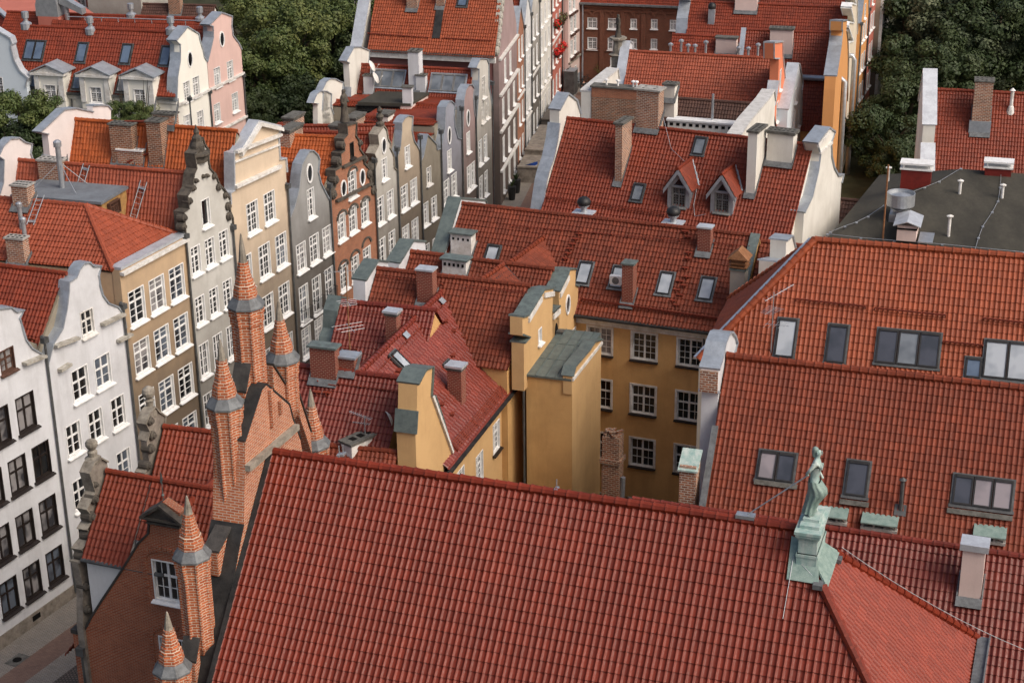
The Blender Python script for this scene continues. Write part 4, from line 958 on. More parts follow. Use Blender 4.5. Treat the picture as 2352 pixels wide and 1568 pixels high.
# ------------------------------------------------------------ statue
def skinmesh(pts, edges, radii, root=0, sub=2):
    me = bpy.data.meshes.new('tmp'); me.from_pydata([tuple(p) for p in pts], edges, []); o = bpy.data.objects.new('tmp', me); COL.objects.link(o)
    md = o.modifiers.new('s', 'SKIN'); sk = me.skin_vertices[0].data
    for i, r in enumerate(radii): sk[i].radius = r if isinstance(r, tuple) else (r, r); sk[i].use_root = (i == root)
    md.use_smooth_shade = True; s = o.modifiers.new('d', 'SUBSURF'); s.levels = sub; s.render_levels = sub
    bpy.context.view_layer.update(); dg = bpy.context.evaluated_depsgraph_get()
    r = bpy.data.meshes.new_from_object(o.evaluated_get(dg)); bpy.data.objects.remove(o); bpy.data.meshes.remove(me); return r
def place_local(me, name, mat, origin, xd, yd, parent=None, s=1.):
    V = np.zeros(len(me.vertices) * 3, np.float32); me.vertices.foreach_get('co', V); V = V.reshape(-1, 3) * s
    base = BASE[parent.name] if parent else V3(0, 0, 0)
    W = np.asarray(origin) + V[:, :1] * xd + V[:, 1:2] * yd + V[:, 2:] * UP - base
    me.vertices.foreach_set('co', W.astype(np.float32).ravel()); me.materials.clear(); me.materials.append(MATS[mat]); me.update(); me.name = name
    return link_mesh(name, me, parent)
so = V3(*(cp)[:2], zt)
STAT = thing('statue', 'green copper statue of a half draped woman standing on the roof pedestal', 'statue', so)
# local axes: x = where she looks (to the right), y = her left
P = [(0, 0, 1.12), (-.03, 0, 1.28), (-.02, 0, 1.46), (.02, 0, 1.66), (0, 0, 1.86), (.02, 0, 1.97), (.06, 0, 2.10), (.07, 0, 2.24),
     (.0, .17, 1.82), (-.08, .26, 1.56), (.10, .26, 1.32), (.22, .2, 1.16), (.0, -.18, 1.82), (-.16, -.26, 1.60), (-.26, -.18, 1.42), (-.2, -.1, 1.36),
     (.0, .1, .98), (.12, .12, .60), (-.02, .11, .16), (.12, .12, .05), (-.02, -.1, .98), (-.06, -.11, .56), (-.16, -.11, .16), (-.04, -.13, .05)]
Ee = [(0, 1), (1, 2), (2, 3), (3, 4), (4, 5), (5, 6), (6, 7), (4, 8), (8, 9), (9, 10), (10, 11), (4, 12), (12, 13), (13, 14), (14, 15), (0, 16), (16, 17), (17, 18), (18, 19), (0, 20), (20, 21), (21, 22), (22, 23)]
Rr = [(.17, .2), (.125, .155), (.135, .165), (.155, .19), (.1, .13), .065, (.105, .09), (.10, .085), .075, .058, .045, .04, .075, .058, .045, .04, .13, .095, .06, .05, .13, .095, .06, .05]
place_local(skinmesh(P, Ee, Rr), 'body', 'copper_pale', so, UF, -FF, STAT, 1.0)
m_ = MB()                                            # drapery: pleated cloth round the hips, falling to the feet
rings = [(1.18, .19, .24, -.02), (1.05, .24, .27, .02), (.9, .29, .27, .09), (.74, .30, .26, .10), (.6, .25, .25, .02), (.42, .21, .24, -.06), (.2, .2, .25, -.12), (.05, .22, .28, -.14)]
vs = []; nn = 40
for i, (z, rx, ry, ox) in enumerate(rings):
    for k in range(nn):
        a = 2 * math.pi * k / nn; w = 1 + (.05 + .08 * i / 7) * math.sin(a * 9 + z * 5) + .03 * math.sin(a * 4 - z * 9)
        vs.append(so + UF * (ox + rx * w * math.cos(a)) - FF * ry * w * math.sin(a) + UP * (z + .03 * math.sin(a * 3 + i)))
fs = [(i * nn + k, (i + 1) * nn + k, (i + 1) * nn + (k + 1) % nn, i * nn + (k + 1) % nn) for i in range(len(rings) - 1) for k in range(nn)]
m_.add(vs, fs); m_.build('drapery', 'copper', STAT, smooth=True)
for s in (-1, 1): m_ = MB(); m_.lathe(so + UF * .155 - FF * .085 * s + UP * 1.68, [(.085, -.05), (.08, 0), (.05, .05), (.01, .065)], 10, 0, 0, FF, UP); m_.build('bust', 'copper_pale', STAT, smooth=True)
me = skinmesh([(-.02, 0, 2.32), (-.06, 0, 2.22), (-.09, 0, 2.08), (-.06, 0, 1.95)], [(0, 1), (1, 2), (2, 3)], [(.1, .1), (.12, .115), (.075, .08), (.05, .05)]); place_local(me, 'hair', 'copper', so, UF, -FF, STAT)
m_ = MB(); m_.lathe(so + UF * .165 + UP * 2.15, [(.022, -.02), (.018, .03), (.004, .06)], 6, 0, 0, FF, UP); m_.cbox(so + UF * .155 + UP * 2.09, UF, FF, UP, .03, .05, .015); m_.build('nose', 'copper_pale', STAT)
for s in (-1, 1): m_ = MB(); m_.lathe(so + UF * .145 + FF * .04 * s + UP * 2.19, [(.016, -.015), (.014, .005), (.004, .012)], 6, 0, 0, FF, UP); m_.build('eye', 'copper_pale', STAT); m_ = MB(); m_.lathe(so + UF * .03 + FF * .1 * s + UP * 2.16, [(.03, -.03), (.028, .03)], 6); m_.build('ear', 'copper_pale', STAT)
q1 = so + UP * 1.33 - UF * .24 + FF * .05; q0 = RF.o + UF * RF.st(RF.hit((1712, 1196)))[0] + UP * .2
m_ = MB(); m_.tube([q0, q1], .022, 6); m_.cbox(q0, UF, FF, UP, .6, .3, .12); tag(m_.build('stay_rod', 'galvanised'), 'grey stay rod bracing the copper statue back to the roof ridge', 'rod')
def cable(pts, label, r=.014, mat='galvanised', sag=.0, cat='cable', name='cable'):
    P = []
    for a, b in zip(pts[:-1], pts[1:]):
        for t in np.linspace(0, 1, 9)[:-1]: P.append(np.asarray(a) * (1 - t) + np.asarray(b) * t - UP * sag * 4 * t * (1 - t))
    P.append(np.asarray(pts[-1])); mb = MB(); mb.tube(P, r, 5); return tag(mb.build(name, mat), label, cat)
cable([RH.hit(z23(505, 700)) + UP * .35, atz(z23(1760, 1335), 15.2)], 'thin lightning cable running from the copper pedestal out over the right hand roof', sag=.25)
cable([RF.hit(z23(345, 900)) + UP * .15, RF.hit(z23(180, 700)) + RF.n * .15, RF.hit(z23(105, 1130)) + RF.n * .12], 'thin wire hanging down the dark red tiles left of the copper pedestal', .01)
# ------------------------------------------------------------ roof right behind the hall
A = atz((1453, 1147), 15.5); B = atz((2352, 1279), 15.5); B = A + (B - A) * 1.12
T9 = thing('red_roofed_house', 'low house with oxblood tiled roof behind the hall, carrying one tall white chimney', 'house', (A + B) / 2 - UP * 15.5)
R9 = gabled(T9, A, B, 46, 6.2, 46, 4, 'tile_oxblood', 'plaster_stone', ns=6)
chimney(R9, z23(1385, 1000), .82, .62, 2.15, T9, 'plaster_palepink', 'zinc_light', .26, .12, flash=True)
# ------------------------------------------------------------ brick house at the lower left and the roofs beside it
zr = 15.34; S0 = V3(-4, 99.6, 0); SU = azv(68.5); SN = V3(SU[1], -SU[0], 0)
def street_z(p): return hitp(p, S0, SN)
Ai = street_z(z20(735, 112)); Bi = atz(z20(1345, 215), Ai[2]); Bi = Bi + (Bi - Ai) * .35
TI = thing('brick_gabled_house', 'red brick house at the lower left with pedimented brick gable and big white window', 'house', (Ai + Bi) / 2 - UP * Ai[2])
uI = nrm(Bi - Ai); RI = Plane(Ai, uI, V3(uI[1], -uI[0], 0) - UP * math.tan(math.radians(50)))
tb = RI.st(RI.hit(z20(745, 755)))[1] * math.hypot(RI.d[0], RI.d[1]) 
RI = gabled(TI, Ai, Bi, 50, tb, 50, tb, 'tile_red', 'plaster_white_lowdark', ns=6, front=False, body=False)
gutter(TI, Ai + (RI.f - UP * RI.tf) * tb, Ai + uI * 4 + (RI.f - UP * RI.tf) * tb)
orn = [z20(572, 1180), z20(570, 900), z20(535, 745), z20(600, 700), z20(552, 650), z20(640, 540), z20(590, 510), z20(640, 430), z20(590, 370), z20(650, 250), z20(610, 120), z20(640, 60), z20(680, 20), z20(735, 50), z20(748, 110), z20(760, 160)]
Fo, po = parapet(TI, Ai - uI * .1, SU, orn, .32, 'render_grey', 'stone', zlow=0, capth=.07)
volutes(TI, Fo, [(z20(620, 420), 1.4), (z20(610, 550), 1.4), (z20(640, 300), 1.3), (z20(570, 690), 1.3), (z20(645, 200), .8), (z20(585, 900), 1.1), (z20(590, 1060), 1.1)], .17)
m_ = MB(); u, z = Fo.uz(z20(668, -35)); m_.lathe(Fo.P(u, z, -.25), [(.34, -.6), (.36, -.4), (.2, -.3), (.22, -.1), (.14, .0), (.2, .06), (.27, .2), (.27, .3), (.2, .42), (.03, .5)], 12); m_.build('finial', 'stone', TI)
# the wing towards the viewer with the brick gable
pa = z20(1120, 300); Fd = None
zp = Ai[2] + .5
gp = atz(z20(1125, 330), zp)                          # pediment apex
Fb = Face(gp, gp + uI); Fb.n = V3(uI[1], -uI[0], 0)
ridge0 = gp - UP * 1.0 - Fb.n * .3; ridge1 = ridge0 - Fb.n * 7.
sl = math.tan(math.radians(52)); w2 = 6.
dr = uI - UP * sl; dl = -uI - UP * sl
roofsheet('roof', [[ridge0, ridge1, ridge1 + dr * w2, ridge0 + dr * w2]], Fb.n, 'tile_red', TI, ns=6)
roofsheet('roof', [[ridge1, ridge0, ridge0 + dl * w2, ridge1 + dl * w2]], Fb.n, 'tile_red', TI, ns=5)
ridgecap([ridge1 + UP * .04, ridge0 + UP * .04], 'tile_red', TI, .16, .4)
b = [Fb.uz(z20(*p)) for p in ((560, 1270), (505, 1262), (500, 1245), (575, 1235), (640, 1110), (720, 985), (850, 790), (960, 610), (1030, 540), (1035, 470), (1025, 390), (1120, 320), (1240, 400), (1232, 480), (1240, 560), (1300, 650), (1400, 800), (1500, 960), (1700, 1300))]
s1 = (Fb.P(Fb.uz(z20(850, 790))[0] + .15, 0) - Ai).dot(uI); dI = RI.f - UP * RI.tf; e_ = Ai + uI * s1; t2 = tb - .8
roofsheet('roof', [[Ai, e_, e_ + dI * tb, Ai + dI * tb], [e_, Bi, Bi + dI * t2, e_ + dI * t2]], uI, 'tile_red', TI, ns=6)
m_ = MB(); a = Ai + uI * .15 - UP * .14; m_.prism([a, a + dI * (tb - .15), V3(*(a + dI * (tb - .15))[:2], 0), V3(*(a - RI.f * tb)[:2], 0), a - (RI.f + UP * RI.tf) * tb], uI * (s1 - .2)); a = Ai + uI * s1 - UP * .14; m_.prism([a, a + dI * t2, V3(*(a + dI * t2)[:2], 0), V3(*(a - RI.f * tb)[:2], 0), a - (RI.f + UP * RI.tf) * tb], Bi - Ai - uI * s1); m_.build('wall', 'plaster_white_lowdark', TI)
b = b[3:]; b = [(b[0][0] - .55, b[0][1])] + b
zb0 = b[0][1]
outl = [(b[0][0], 0)] + b + [(b[-1][0], 0)]
wins = [(*Fb.uz(z20(1158, 872)), 1.42, 1.95), (*Fb.uz(z20(1205, 1395)), 1.42, 1.95)]
m_ = MB(); wallmesh(m_, Fb, outl, rects(wins), .45, .25); bw = m_.build('brick_gable', 'brick_house', TI)
m_ = MB(); copingstrip(m_, Fb, b[0:8], .5, .06, .09); m_.build('coping', 'slate_coping', bw); m_ = MB(); copingstrip(m_, Fb, b[12:], .5, .06, .09); m_.build('coping', 'slate_coping', bw)
for w in wins: window(Fb, *w[:4], TI, 'gridt', 'paint_white', 'glass')
for w in wins:                                        # arched brick hood over each window
    R_ = .95; m_ = MB()
    for k in range(15):
        a0, a1 = math.pi * (k + .08) / 15, math.pi * (k + .92) / 15
        q = [Fb.P(w[0] + r * math.cos(a), w[1] + .85 + r * .62 * math.sin(a), .004) for a in (a0, a1) for r in (R_, R_ + .32)]
        m_.prism([q[0], q[1], q[3], q[2]], Fb.n * .05)
    for s in (-1, 1):
        for k in range(14): m_.cbox(Fb.P(w[0] + s * (R_ + .11), w[1] + .8 - k * .13, .02), uI, Fb.n, UP, .2, .05, .1)
    m_.build('brick_arch', 'brick_house', bw)
# pediment block
ua, za = Fb.uz(z20(1035, 470)); ub, zb_ = Fb.uz(z20(1232, 480)); za = (za + zb_) / 2
uc, zc = (ua + ub) / 2, Fb.uz(z20(1125, 325))[1]; hwid = (ub - ua) / 2
m_ = MB()
for z_, w_, h_, d_ in ((za - .02, hwid + .1, .1, .16), (zc - .78, hwid + .22, .1, .3)): m_.box(Fb.P(uc - w_, z_, .003), uI * 2 * w_, Fb.n * d_, UP * h_)
for s in (-1, 1):
    m_.box(Fb.P(uc + s * hwid - .08, za + .08, .003), uI * .16, Fb.n * .1, UP * (zc - .78 - za - .08))
    q = [Fb.P(uc, zc, .32), Fb.P(uc + s * (hwid + .3), zc - .66, .32), Fb.P(uc + s * (hwid + .3), zc - .8, .32), Fb.P(uc, zc - .14, .32)]; m_.prism(q, -Fb.n * .85)
m_.prism([Fb.P(uc - hwid, zc - .68, .1), Fb.P(uc + hwid, zc - .68, .1), Fb.P(uc, zc - .14, .1)], -Fb.n * .5)
m_.build('pediment', 'stone_dark', TI)
m_ = MB(); q = Fb.P(uc, zc, -.1); m_.tube([q, q + UP * 1.0], .02, 5); m_.lathe(q + UP * .28, [(.02, -.07), (.07, 0), (.02, .07)], 8); m_.prism([q + UP * .85 - uI * .06, q + UP * 1.35 + uI * 0, q + UP * 1.0 + uI * .07, q + UP * .8], Fb.n * .02); tag(m_.build('weather_vane', 'copper_dark'), 'small weather vane on a rod above the brick pediment', 'weather vane')
# downpipe and hopper at the street corner
m_ = MB(); u0 = b[0][0] + .45; m_.tube([Fb.P(u0, zb0 - 1.0, .14), Fb.P(u0 + .05, 0, .14)], .07, 7); m_.cbox(Fb.P(u0, zb0 - .75, .16), uI, Fb.n, UP, .4, .3, .4)
m_.build('downpipe', 'zinc_dark', TI)
m_ = MB(); u1 = b[0][0]; m_.box(Fb.P(u1 - .06, zb0 - .02, .05), uI * .7, Fb.n * -.6, UP * .2); m_.build('kneeler', 'slate_coping', bw)
# second roof on the left, with its own stone gable
Ah = street_z(z10(1128, 1372)); Bh = atz(z10(1464, 1412), Ah[2]); Bh = Bh + (Bh - Ah) * .6
TH = thing('red_roofed_house', 'house with small red roof and mossy stone gable left of the tallest brick turret', 'house', (Ah + Bh) / 2 - UP * Ah[2])
RHh = gabled(TH, Ah, Bh, 50, 3.6, 50, 3.2, 'tile_red', 'render_grey', ns=6)
Fo, po = parapet(TH, Ah - nrm(Bh - Ah) * .1, SU, [z20(985, 130), z20(1030, 60), z10(1010, 1470), z10(1025, 1400), z10(1000, 1350), z10(1025, 1280), z10(1060, 1240), z10(1090, 1275), z10(1130, 1300), z10(1125, 1372), z10(1150, 1420)], .32, 'render_grey', 'stone', zlow=0, capth=.07)
volutes(TH, Fo, [(z10(1025, 1330), 1.3), (z10(1040, 1430), 1.3), (z10(1030, 1520), 1.4), (z20(1010, 70), 1.3)], .16)
m_ = MB(); u, z = Fo.uz(z10(1066, 1240)); m_.lathe(Fo.P(u, z, -.25), [(.3, -.4), (.3, -.1), (.16, 0), (.18, .3), (.24, .34), (.15, .38), (.14, .44), (.26, .56), (.3, .72), (.26, .88), (.1, 1.0), (.02, 1.02)], 14); m_.build('finial', 'stone', TH, smooth=False)
# ------------------------------------------------------------ the ochre courtyard house (back wing)
def run_to(A, B, pf, px):
    u = nrm(B - A); f = V3(u[1], -u[0], 0); f = nrm(f); R = Plane(A, u, f - UP * math.tan(math.radians(pf)))
    return (R.hit(px) - A).dot(f)
def bars(R, p0, p1, T, hs=(.12, .26), mat='iron_red', every=1.0, name='snow_guard'):
    a, b = R.hit(p0), R.hit(p1); mb = MB(); n = max(1, int(np.linalg.norm(b - a) / every))
    for h in hs: mb.tube([a + R.n * h, b + R.n * h], .022, 5)
    for i in range(n + 1):
        c = a + (b - a) * i / n; mb.cbox(c + R.n * .1 + R.d * .04, R.u, R.d, R.n, .04, .05, .34)
    return mb.build(name, mat, T)
def steps(R, pts, T, mat='iron_red'):
    for p in pts: mb = MB(); c = R.hit(p); h = nrm(V3(R.d[0], R.d[1], 0)); mb.box(c - R.u * .2 + UP * .12 - h * .12, R.u * .4, h * .26, UP * .03); mb.box(c - R.u * .02, R.u * .04, R.n * .16, R.d * .1); mb.build('roof_step', mat, T)
A = atz((1062, 468), 16.); B = atz((1725, 541), 16.)
TA = thing('ochre_house', 'ochre rendered house with large white windows around a courtyard under a weathered red roof', 'house', (A + B) / 2 - UP * 16)
pA = 42; rA = run_to(A, B, pA, z12(900, 668))
RA = gabled(TA, A, B, pA, rA, 42, 4.5, 'tile_old', 'plaster_yellow', ns=5, body=False, capr=.14)
uA, fA = RA.uh, RA.f; ze = A[2] - RA.tf * rA
FA = Face((A + fA * (rA - .45))[:2], (A + fA * (rA - .45) + uA * 10)[:2]); FA.n = fA
uL = FA.uz(z12(300, 700))[0]; uRr = np.dot(B - A, uA) - .2
wins = []
for c in (z12(605, 780), z12(911, 822), z12(1228, 866)): wins.append((FA.uz(c)[0], FA.uz(z12(911, 822))[1], 1.52, 1.72, 'grid'))
for c in (z12(605, 780), z12(911, 822), z12(1228, 866)):
    for r in (z12(908, 1188), z12(902, 1552), z22(890, 400)): wins.append((FA.uz(c)[0], FA.uz(r)[1], 1.52, 1.85, 'gridt'))
m_ = MB(); wallmesh(m_, FA, [(uL, 0), (uL, ze - .05), (uRr, ze - .05), (uRr, 0)], rects(wins), .4, .22); wo = m_.build('front_wall', 'plaster_yellow', TA)
m_ = MB(); m_.box(FA.P(uL, ze - .55, .003), uA * (uRr - uL), fA * .14, UP * .5); m_.box(FA.P(uL, ze - .2, .145), uA * (uRr - uL), fA * .14, UP * .15); m_.build('cornice', 'paint_trim', TA)
m_ = MB(); m_.box(FA.P(uL - .1, ze - .045, -.35), uA * (uRr - uL + .2), fA * 1.0, UP * .12); m_.build('gutter', 'lead_black', TA)
for i, (u, z, w, h, s) in enumerate(wins): window(FA, u, z, w, h, TA, s + '-far', 'paint_trim', 'glass_curtain' if i == 0 else 'glass', 'frame_black')
for u, z, w, h, s in wins:
    m_ = MB()
    for x0, x1, y0, y1 in ((-w / 2 - .08, -w / 2, -h / 2 - .1, h / 2 + .08), (w / 2, w / 2 + .08, -h / 2 - .1, h / 2 + .08), (-w / 2, w / 2, h / 2, h / 2 + .08)): m_.box(FA.P(u + x0, z + y0, .002), uA * (x1 - x0), fA * .035, UP * (y1 - y0))
    m_.build('window_surround', 'paint_trim', TA)
m_ = MB(); a = A + uA * .2 - UP * .15
m_.prism([a, a + fA * (rA - .9) - UP * RA.tf * (rA - .9), V3(*(a + fA * (rA - .9))[:2], 0), V3(*(a - fA * 4.3)[:2], 0), a - fA * 4.3 - UP * RA.tf * 4.3], uA * (np.dot(B - A, uA) - .4)); m_.build('wall', 'plaster_yellow', TA)
for p in (z12(500, 318), z12(733, 348), z12(1058, 390), z12(1342, 426)): skylight(RA, p, .82, 1.45, TA, 'frame_dark', 'glass_roof_light', flash='lead')
skylight(RA, z11(1630, 190), .8, 1.2, TA, 'frame_dark', 'glass_roof_light')
chimney(RA, z12(1318, 182), .78, .6, 1.55, TA, 'brick_chim_red', 'zinc_light'); chimney(RA, z12(792, 532), .68, .7, 2.45, TA, 'brick_chim_red', 'copper_dark')
c = chimney(RA, z12(1540, 640), .85, .8, 3.0, TA, 'plaster_stone', 'copper_dark')
q = RA.hit(z12(1540, 640)) + UP * 3.1 - fA * .4; m_ = MB()
for z_ in (0, .22, .44): m_.cbox(q + UP * (z_ + .1), uA, fA, UP, 1.05, .95, .06)
m_.cbox(q + UP * .3, uA, fA, UP, .8, .7, .6); q = q + UP * .6
v = [q + uA * a * .62 + fA * b * .58 for a, b in ((-1, -1), (1, -1), (1, 1), (-1, 1))]; t = [q + UP * .55 - fA * .45, q + UP * .55 + fA * .45]
m_.add(v + t, [(0, 1, 2, 3), (3, 2, 5), (0, 4, 1), (0, 3, 5, 4), (1, 4, 5, 2)]); m_.build('vent_hood', 'rust', c)
for p, w_ in ((z11(1412, 205), 1.35),):
    Rx = RA; q = RA.hit(p); c = chimney(RA, p, w_, .75, 1.45, TA, 'paint_trim', 'copper_dark', over=.12)
    if c:
        for k in range(4): m_ = MB(); m_.cbox(q + fA * -.02 + uA * (-w_ * .36 + w_ * .24 * k) + UP * 1.15, uA, fA, UP, .13, .03, .15); m_.build('vent_hole', 'soot_shade', c)
bars(RA, z12(10, -5), z12(1640, 135), TA, (.14,)); bars(RA, z12(480, 502), z12(1440, 640), TA, (.1, .17, .24, .31)); 
steps(RA, [z12(465, 55), z12(440, 90), z12(420, 125), z12(400, 158), z12(388, 190), z12(370, 225)], TA); steps(RA, [z12(1195, 38), z12(1215, 75), z12(1220, 185), z12(1215, 225), z12(1195, 290), z12(1205, 350), z12(1160, 380), z12(1185, 410), z12(1135, 440), z12(1160, 475), z12(1110, 515), z12(1135, 545)], TA)
q = RA.hit(z12(718, 400)) + UP * .35; m_ = MB(); m_.cbox(q, uA, fA, UP, .75, .3, .55); m_.lathe(q + fA * .151, [(.22, 0), (.22, .01), (.02, .015)], 14, 1, 0, uA, UP); m_.box(q - uA * .3 - UP * .55, uA * .05, fA * -.4, UP * .3); m_.box(q + uA * .3 - UP * .55, uA * .05, fA * -.4, UP * .3); tag(m_.build('air_conditioner', ['paint_white', 'frame_grey']), 'white air conditioning unit on the weathered roof left of a red brick chimney', 'air conditioner')
# copper strip and parapet at the right end of that roof
m_ = MB(); e = B + uA * .0; m_.prism([e + UP * .1, e + uA * .55 + UP * .1, e + uA * .55 + UP * .1 + RA.d * 7.6, e + UP * .1 + RA.d * 7.6], RA.n * .14); m_.build('coping', 'copper_dark', TA)
m_ = MB(); a = B + uA * .1 - UP * .1; m_.prism([a, a + fA * rA - UP * RA.tf * rA, V3(*(a + fA * rA)[:2], 0), V3(*(a - fA * 4)[:2], 0), a - fA * 4 - UP * RA.tf * 4], uA * .4); m_.build('wall', 'plaster_yellow', TA)
A2 = B + uA * .6; B2 = A2 + uA * 6.; RA2 = gabled(TA, A2 - UP * .3, B2 - UP * .3, pA, rA, pA, 4.5, 'tile_old', 'plaster_yellow', ns=4)
Fz, pz = parapet(TA, A2 + uA * 2.2, -fA, [z13(45, 340), z13(50, 240), z13(120, 225), z13(125, 95), z13(165, 60), z13(190, 160)], .9, 'plaster_offwhite', 'zinc', zlow=8, flipn=uA)
pipe(FA, [(FA.uz(z12(1325, 780))[0], ze - .5), (FA.uz(z12(1325, 780))[0] + .02, .2)], TA, .06)
# --- wings towards the street, one behind the other
def wing(name, label, pa, pb, run, runb, tile, wall='plaster_yellow', pf=45, z=None, ext=0., endplane=None):
    A = street_z(pa); z_ = z or A[2]; A = atz(pa, z_); B = atz(pb, z_); B = B + nrm(B - A) * ext
    if endplane: u = nrm(B - A); B = A + u * (np.dot(endplane[0] - A, endplane[1]) / np.dot(u, endplane[1]))
    T = thing(name, label, 'house', (A + B) / 2 - UP * z_); R = gabled(T, A, B, pf, run, pf, runb, tile, wall, ns=5, capr=.15); return T, R
TC, RC = wing('gabled_wing', 'mossy roofed wing ending in a stepped ochre gable above the metal roofed annex', z11(836, 285), z12(120, 402), 3.6, 2.6, 'tile_old')
TB, RB = wing('gabled_wing', 'middle roof wing with mossy red tiles ending in an ochre gable with a round window', z11(1068, 168), z12(310, 292), 3.2, 3.0, 'tile_old', endplane=(RC.B + RC.uh * .0, RC.uh))
TD, RD = wing('gabled_wing', 'small wing with dark red roof beside the rusty aerial mast', z11(583, 510), z11(1240, 572), 3.6, 2.4, 'tile_oxblood')
TE, RE = wing('gabled_wing', 'front wing with oxblood tiles ending in an ochre gable with copper cap', z11(150, 935), z11(1040, 1045), 4.6, 3.4, 'tile_oxblood', z=15.1)
TG_A = atz(z11(485, 1500), 12.6); TG_B = atz(z11(978, 1548), 12.6)
TG = thing('gabled_wing', 'low red roof strip peeking out just behind the ridge of the front hall', 'house', TG_A - UP * 12.6); RG = gabled(TG, TG_A - nrm(TG_B - TG_A) * 3, TG_B, 45, 3.5, 45, 2.6, 'tile_rust', 'plaster_yellow', ns=5)
parapet(TG, TG_B + UP * 0, SU, [z21(1120, 140), z21(1165, 0), z21(1205, -10), z21(1310, 135)], .35, 'plaster_offwhite', 'zinc', zlow=6)
# street gables of those wings, seen from behind: white inner faces with copper capping
def backgable(T, R, trace, thick=.7, wall='plaster_white', cap='copper_roof', zlow=6):
    P = R.A - R.uh * .02; return parapet(T, P, SU, trace, thick, wall, cap, zlow=zlow, capth=.1)
backgable(TA, RA, [z11(1290, 200), z11(1298, 160), z11(1345, 0), z01(1405, 1370), z01(1580, 1385), z01(1590, 1430)])
backgable(TB, RB, [z11(985, 300), z11(985, 250), z11(1080, 95), z11(1165, 100), z11(1168, 170)], .75)
backgable(TC, RC, [z11(755, 520), z11(752, 370), z11(838, 232), z11(912, 240), z11(912, 300)], .75)
backgable(TD, RD, [z11(505, 890), z11(525, 760), z11(550, 700), z11(555, 575), z11(582, 482), z11(628, 492), z11(632, 530)], .65)
# ochre end gables
def endgable(T, R, trace, thick, wall, cap, ext=0., zlow=0, holes=(), over=.1, wins=()):
    P = R.B + R.uh * (.05 + ext); u = -R.f
    return parapet(T, P, u, trace, thick, wall, cap, name='end_gable', zlow=zlow, flipn=R.uh, capth=.1, holes=holes, wins=wins)
Fg, pg = endgable(TC, RC, [z12(82, 945), z12(82, 800), z12(118, 760), z12(72, 745), z12(72, 620), z12(108, 610), z12(195, 468), z12(218, 432), z12(285, 420), z12(278, 590), z12(326, 545)], .7, 'plaster_yellowpale', 'copper_dark', ext=.72, zlow=10.6, wins=[(z12(192, 745), .6, .9, 'single')])
P_ = Fg.P(0, 0)
Fg2, pg2 = parapet(TB, P_, Fg.u, [z12(278, 590), z12(326, 545), z12(322, 445), z12(385, 318), z12(392, 290), z12(440, 288), z12(436, 400), z12(456, 410), z12(448, 800)], .75, 'plaster_yellowpale', 'copper_dark', zlow=0, flipn=RB.uh, wins=[(z12(425, 748), .8, 1.0, 'single')])
oval(Fg2, *Fg2.uz(z12(383, 530)), .3, .5, TB)
for a, b in ((z12(110, 620), z12(200, 470)), (z12(218, 448), z12(284, 436)), (z12(328, 450), z12(388, 325)), (z12(280, 600), z12(325, 555))):
    m_ = MB(); (u0, z0_), (u1, z1_) = Fg.uz(a), Fg.uz(b); m_.prism([Fg.P(u0, z0_ - .02, .004), Fg.P(u1, z1_ - .02, .004), Fg.P(u1, z1_ - .3, .004), Fg.P(u0, z0_ - .3, .004)], Fg.n * .1)
    m_.build('cornice', 'paint_trim', TC)
u, z = Fg.uz(z12(305, 735)); m_ = MB(); m_.add([Fg.P(uu, zz, .01) for uu, zz in ellipse(u, z, .32, .7)], [tuple(range(14))]); m_.build('niche', 'soot_shade', TC)  # flat dark ellipse paints the shade of a recess
m_ = MB(); q = Fg.P(*Fg.uz(z12(310, 740)), .2); m_.cbox(q, Fg.u, Fg.n, UP, .4, .4, .6); m_.tube([q, q - UP * 2], .05, 6); m_.build('downpipe', 'zinc_dark', TC)
# white chimney of the wing behind
q = RB.hit(z11(1365, 345)); c = chimney(RB, q, 1.5, .7, 1.05, TB, 'paint_trim', 'copper_dark', over=.12)
for k in range(5): m_ = MB(); m_.cbox(q + RB.f * -.0 + RB.uh * (-.56 + .28 * k) + UP * .78, RB.uh, RB.f, UP, .13, .06, .18); m_.build('vent_hole', 'soot_shade', c)
chimney(RC, z11(1165, 535), .95, .65, 2.0, TC, 'brick_chim_red', 'zinc_light')
bars(RB, z11(1075, 215), z11(1560, 275), TB, (.12,)); bars(RC, z11(840, 340), z11(1290, 395), TC, (.12,)); bars(RC, z11(1455, 412), z12(110, 455), TC, (.12,)); bars(RD, z11(640, 580), z11(1080, 615), TD, (.12,)); bars(RD, z11(530, 828), z11(700, 842), TD, (.1,)); bars(RE, z11(290, 1045), z11(1030, 1135), TE, (.12,))
steps(RE, [z11(425, 1145), z11(490, 1150), z11(530, 1095)], TE)
chimney(RE, z11(465, 1060), 1.35, .55, 1.75, TE, 'brick_chim_red', 'copper_dark', over=.1); chimney(RE, z11(620, 1000), .9, .7, .75, TE, 'brick_chim_red', 'zinc', over=.1)
# small saddle roofs that bridge the valleys
def saddle(T, p0, p1, hw, tile, name='valley_roof', drop=.8):
    d = nrm(V3(*(p1 - p0)[:2], 0)); s = V3(d[1], -d[0], 0); ps = [p0 + s * hw - UP * hw * drop, p1 + s * hw - UP * hw * drop]; pq = [p0 - s * hw - UP * hw * drop, p1 - s * hw - UP * hw * drop]
    roofsheet('roof', [[p0, p1, ps[1], ps[0]]], p1 - p0, tile, T, ns=5); roofsheet('roof', [[p1, p0, pq[0], pq[1]]], p1 - p0, tile, T, ns=4); ridgecap([p0 + UP * .03, p1 + UP * .03], tile, T, .15)
    m_ = MB(); m_.prism([p1, ps[1], pq[1]], (p0 - p1) * .98); m_.prism([p1 + d * .02 + UP * .05, p1 + d * .02 + UP * .05 - UP * .18, ps[1] + d * .02 - UP * .15, ps[1] + d * .02], d * .08); m_.build('wall', 'lead_black', T)
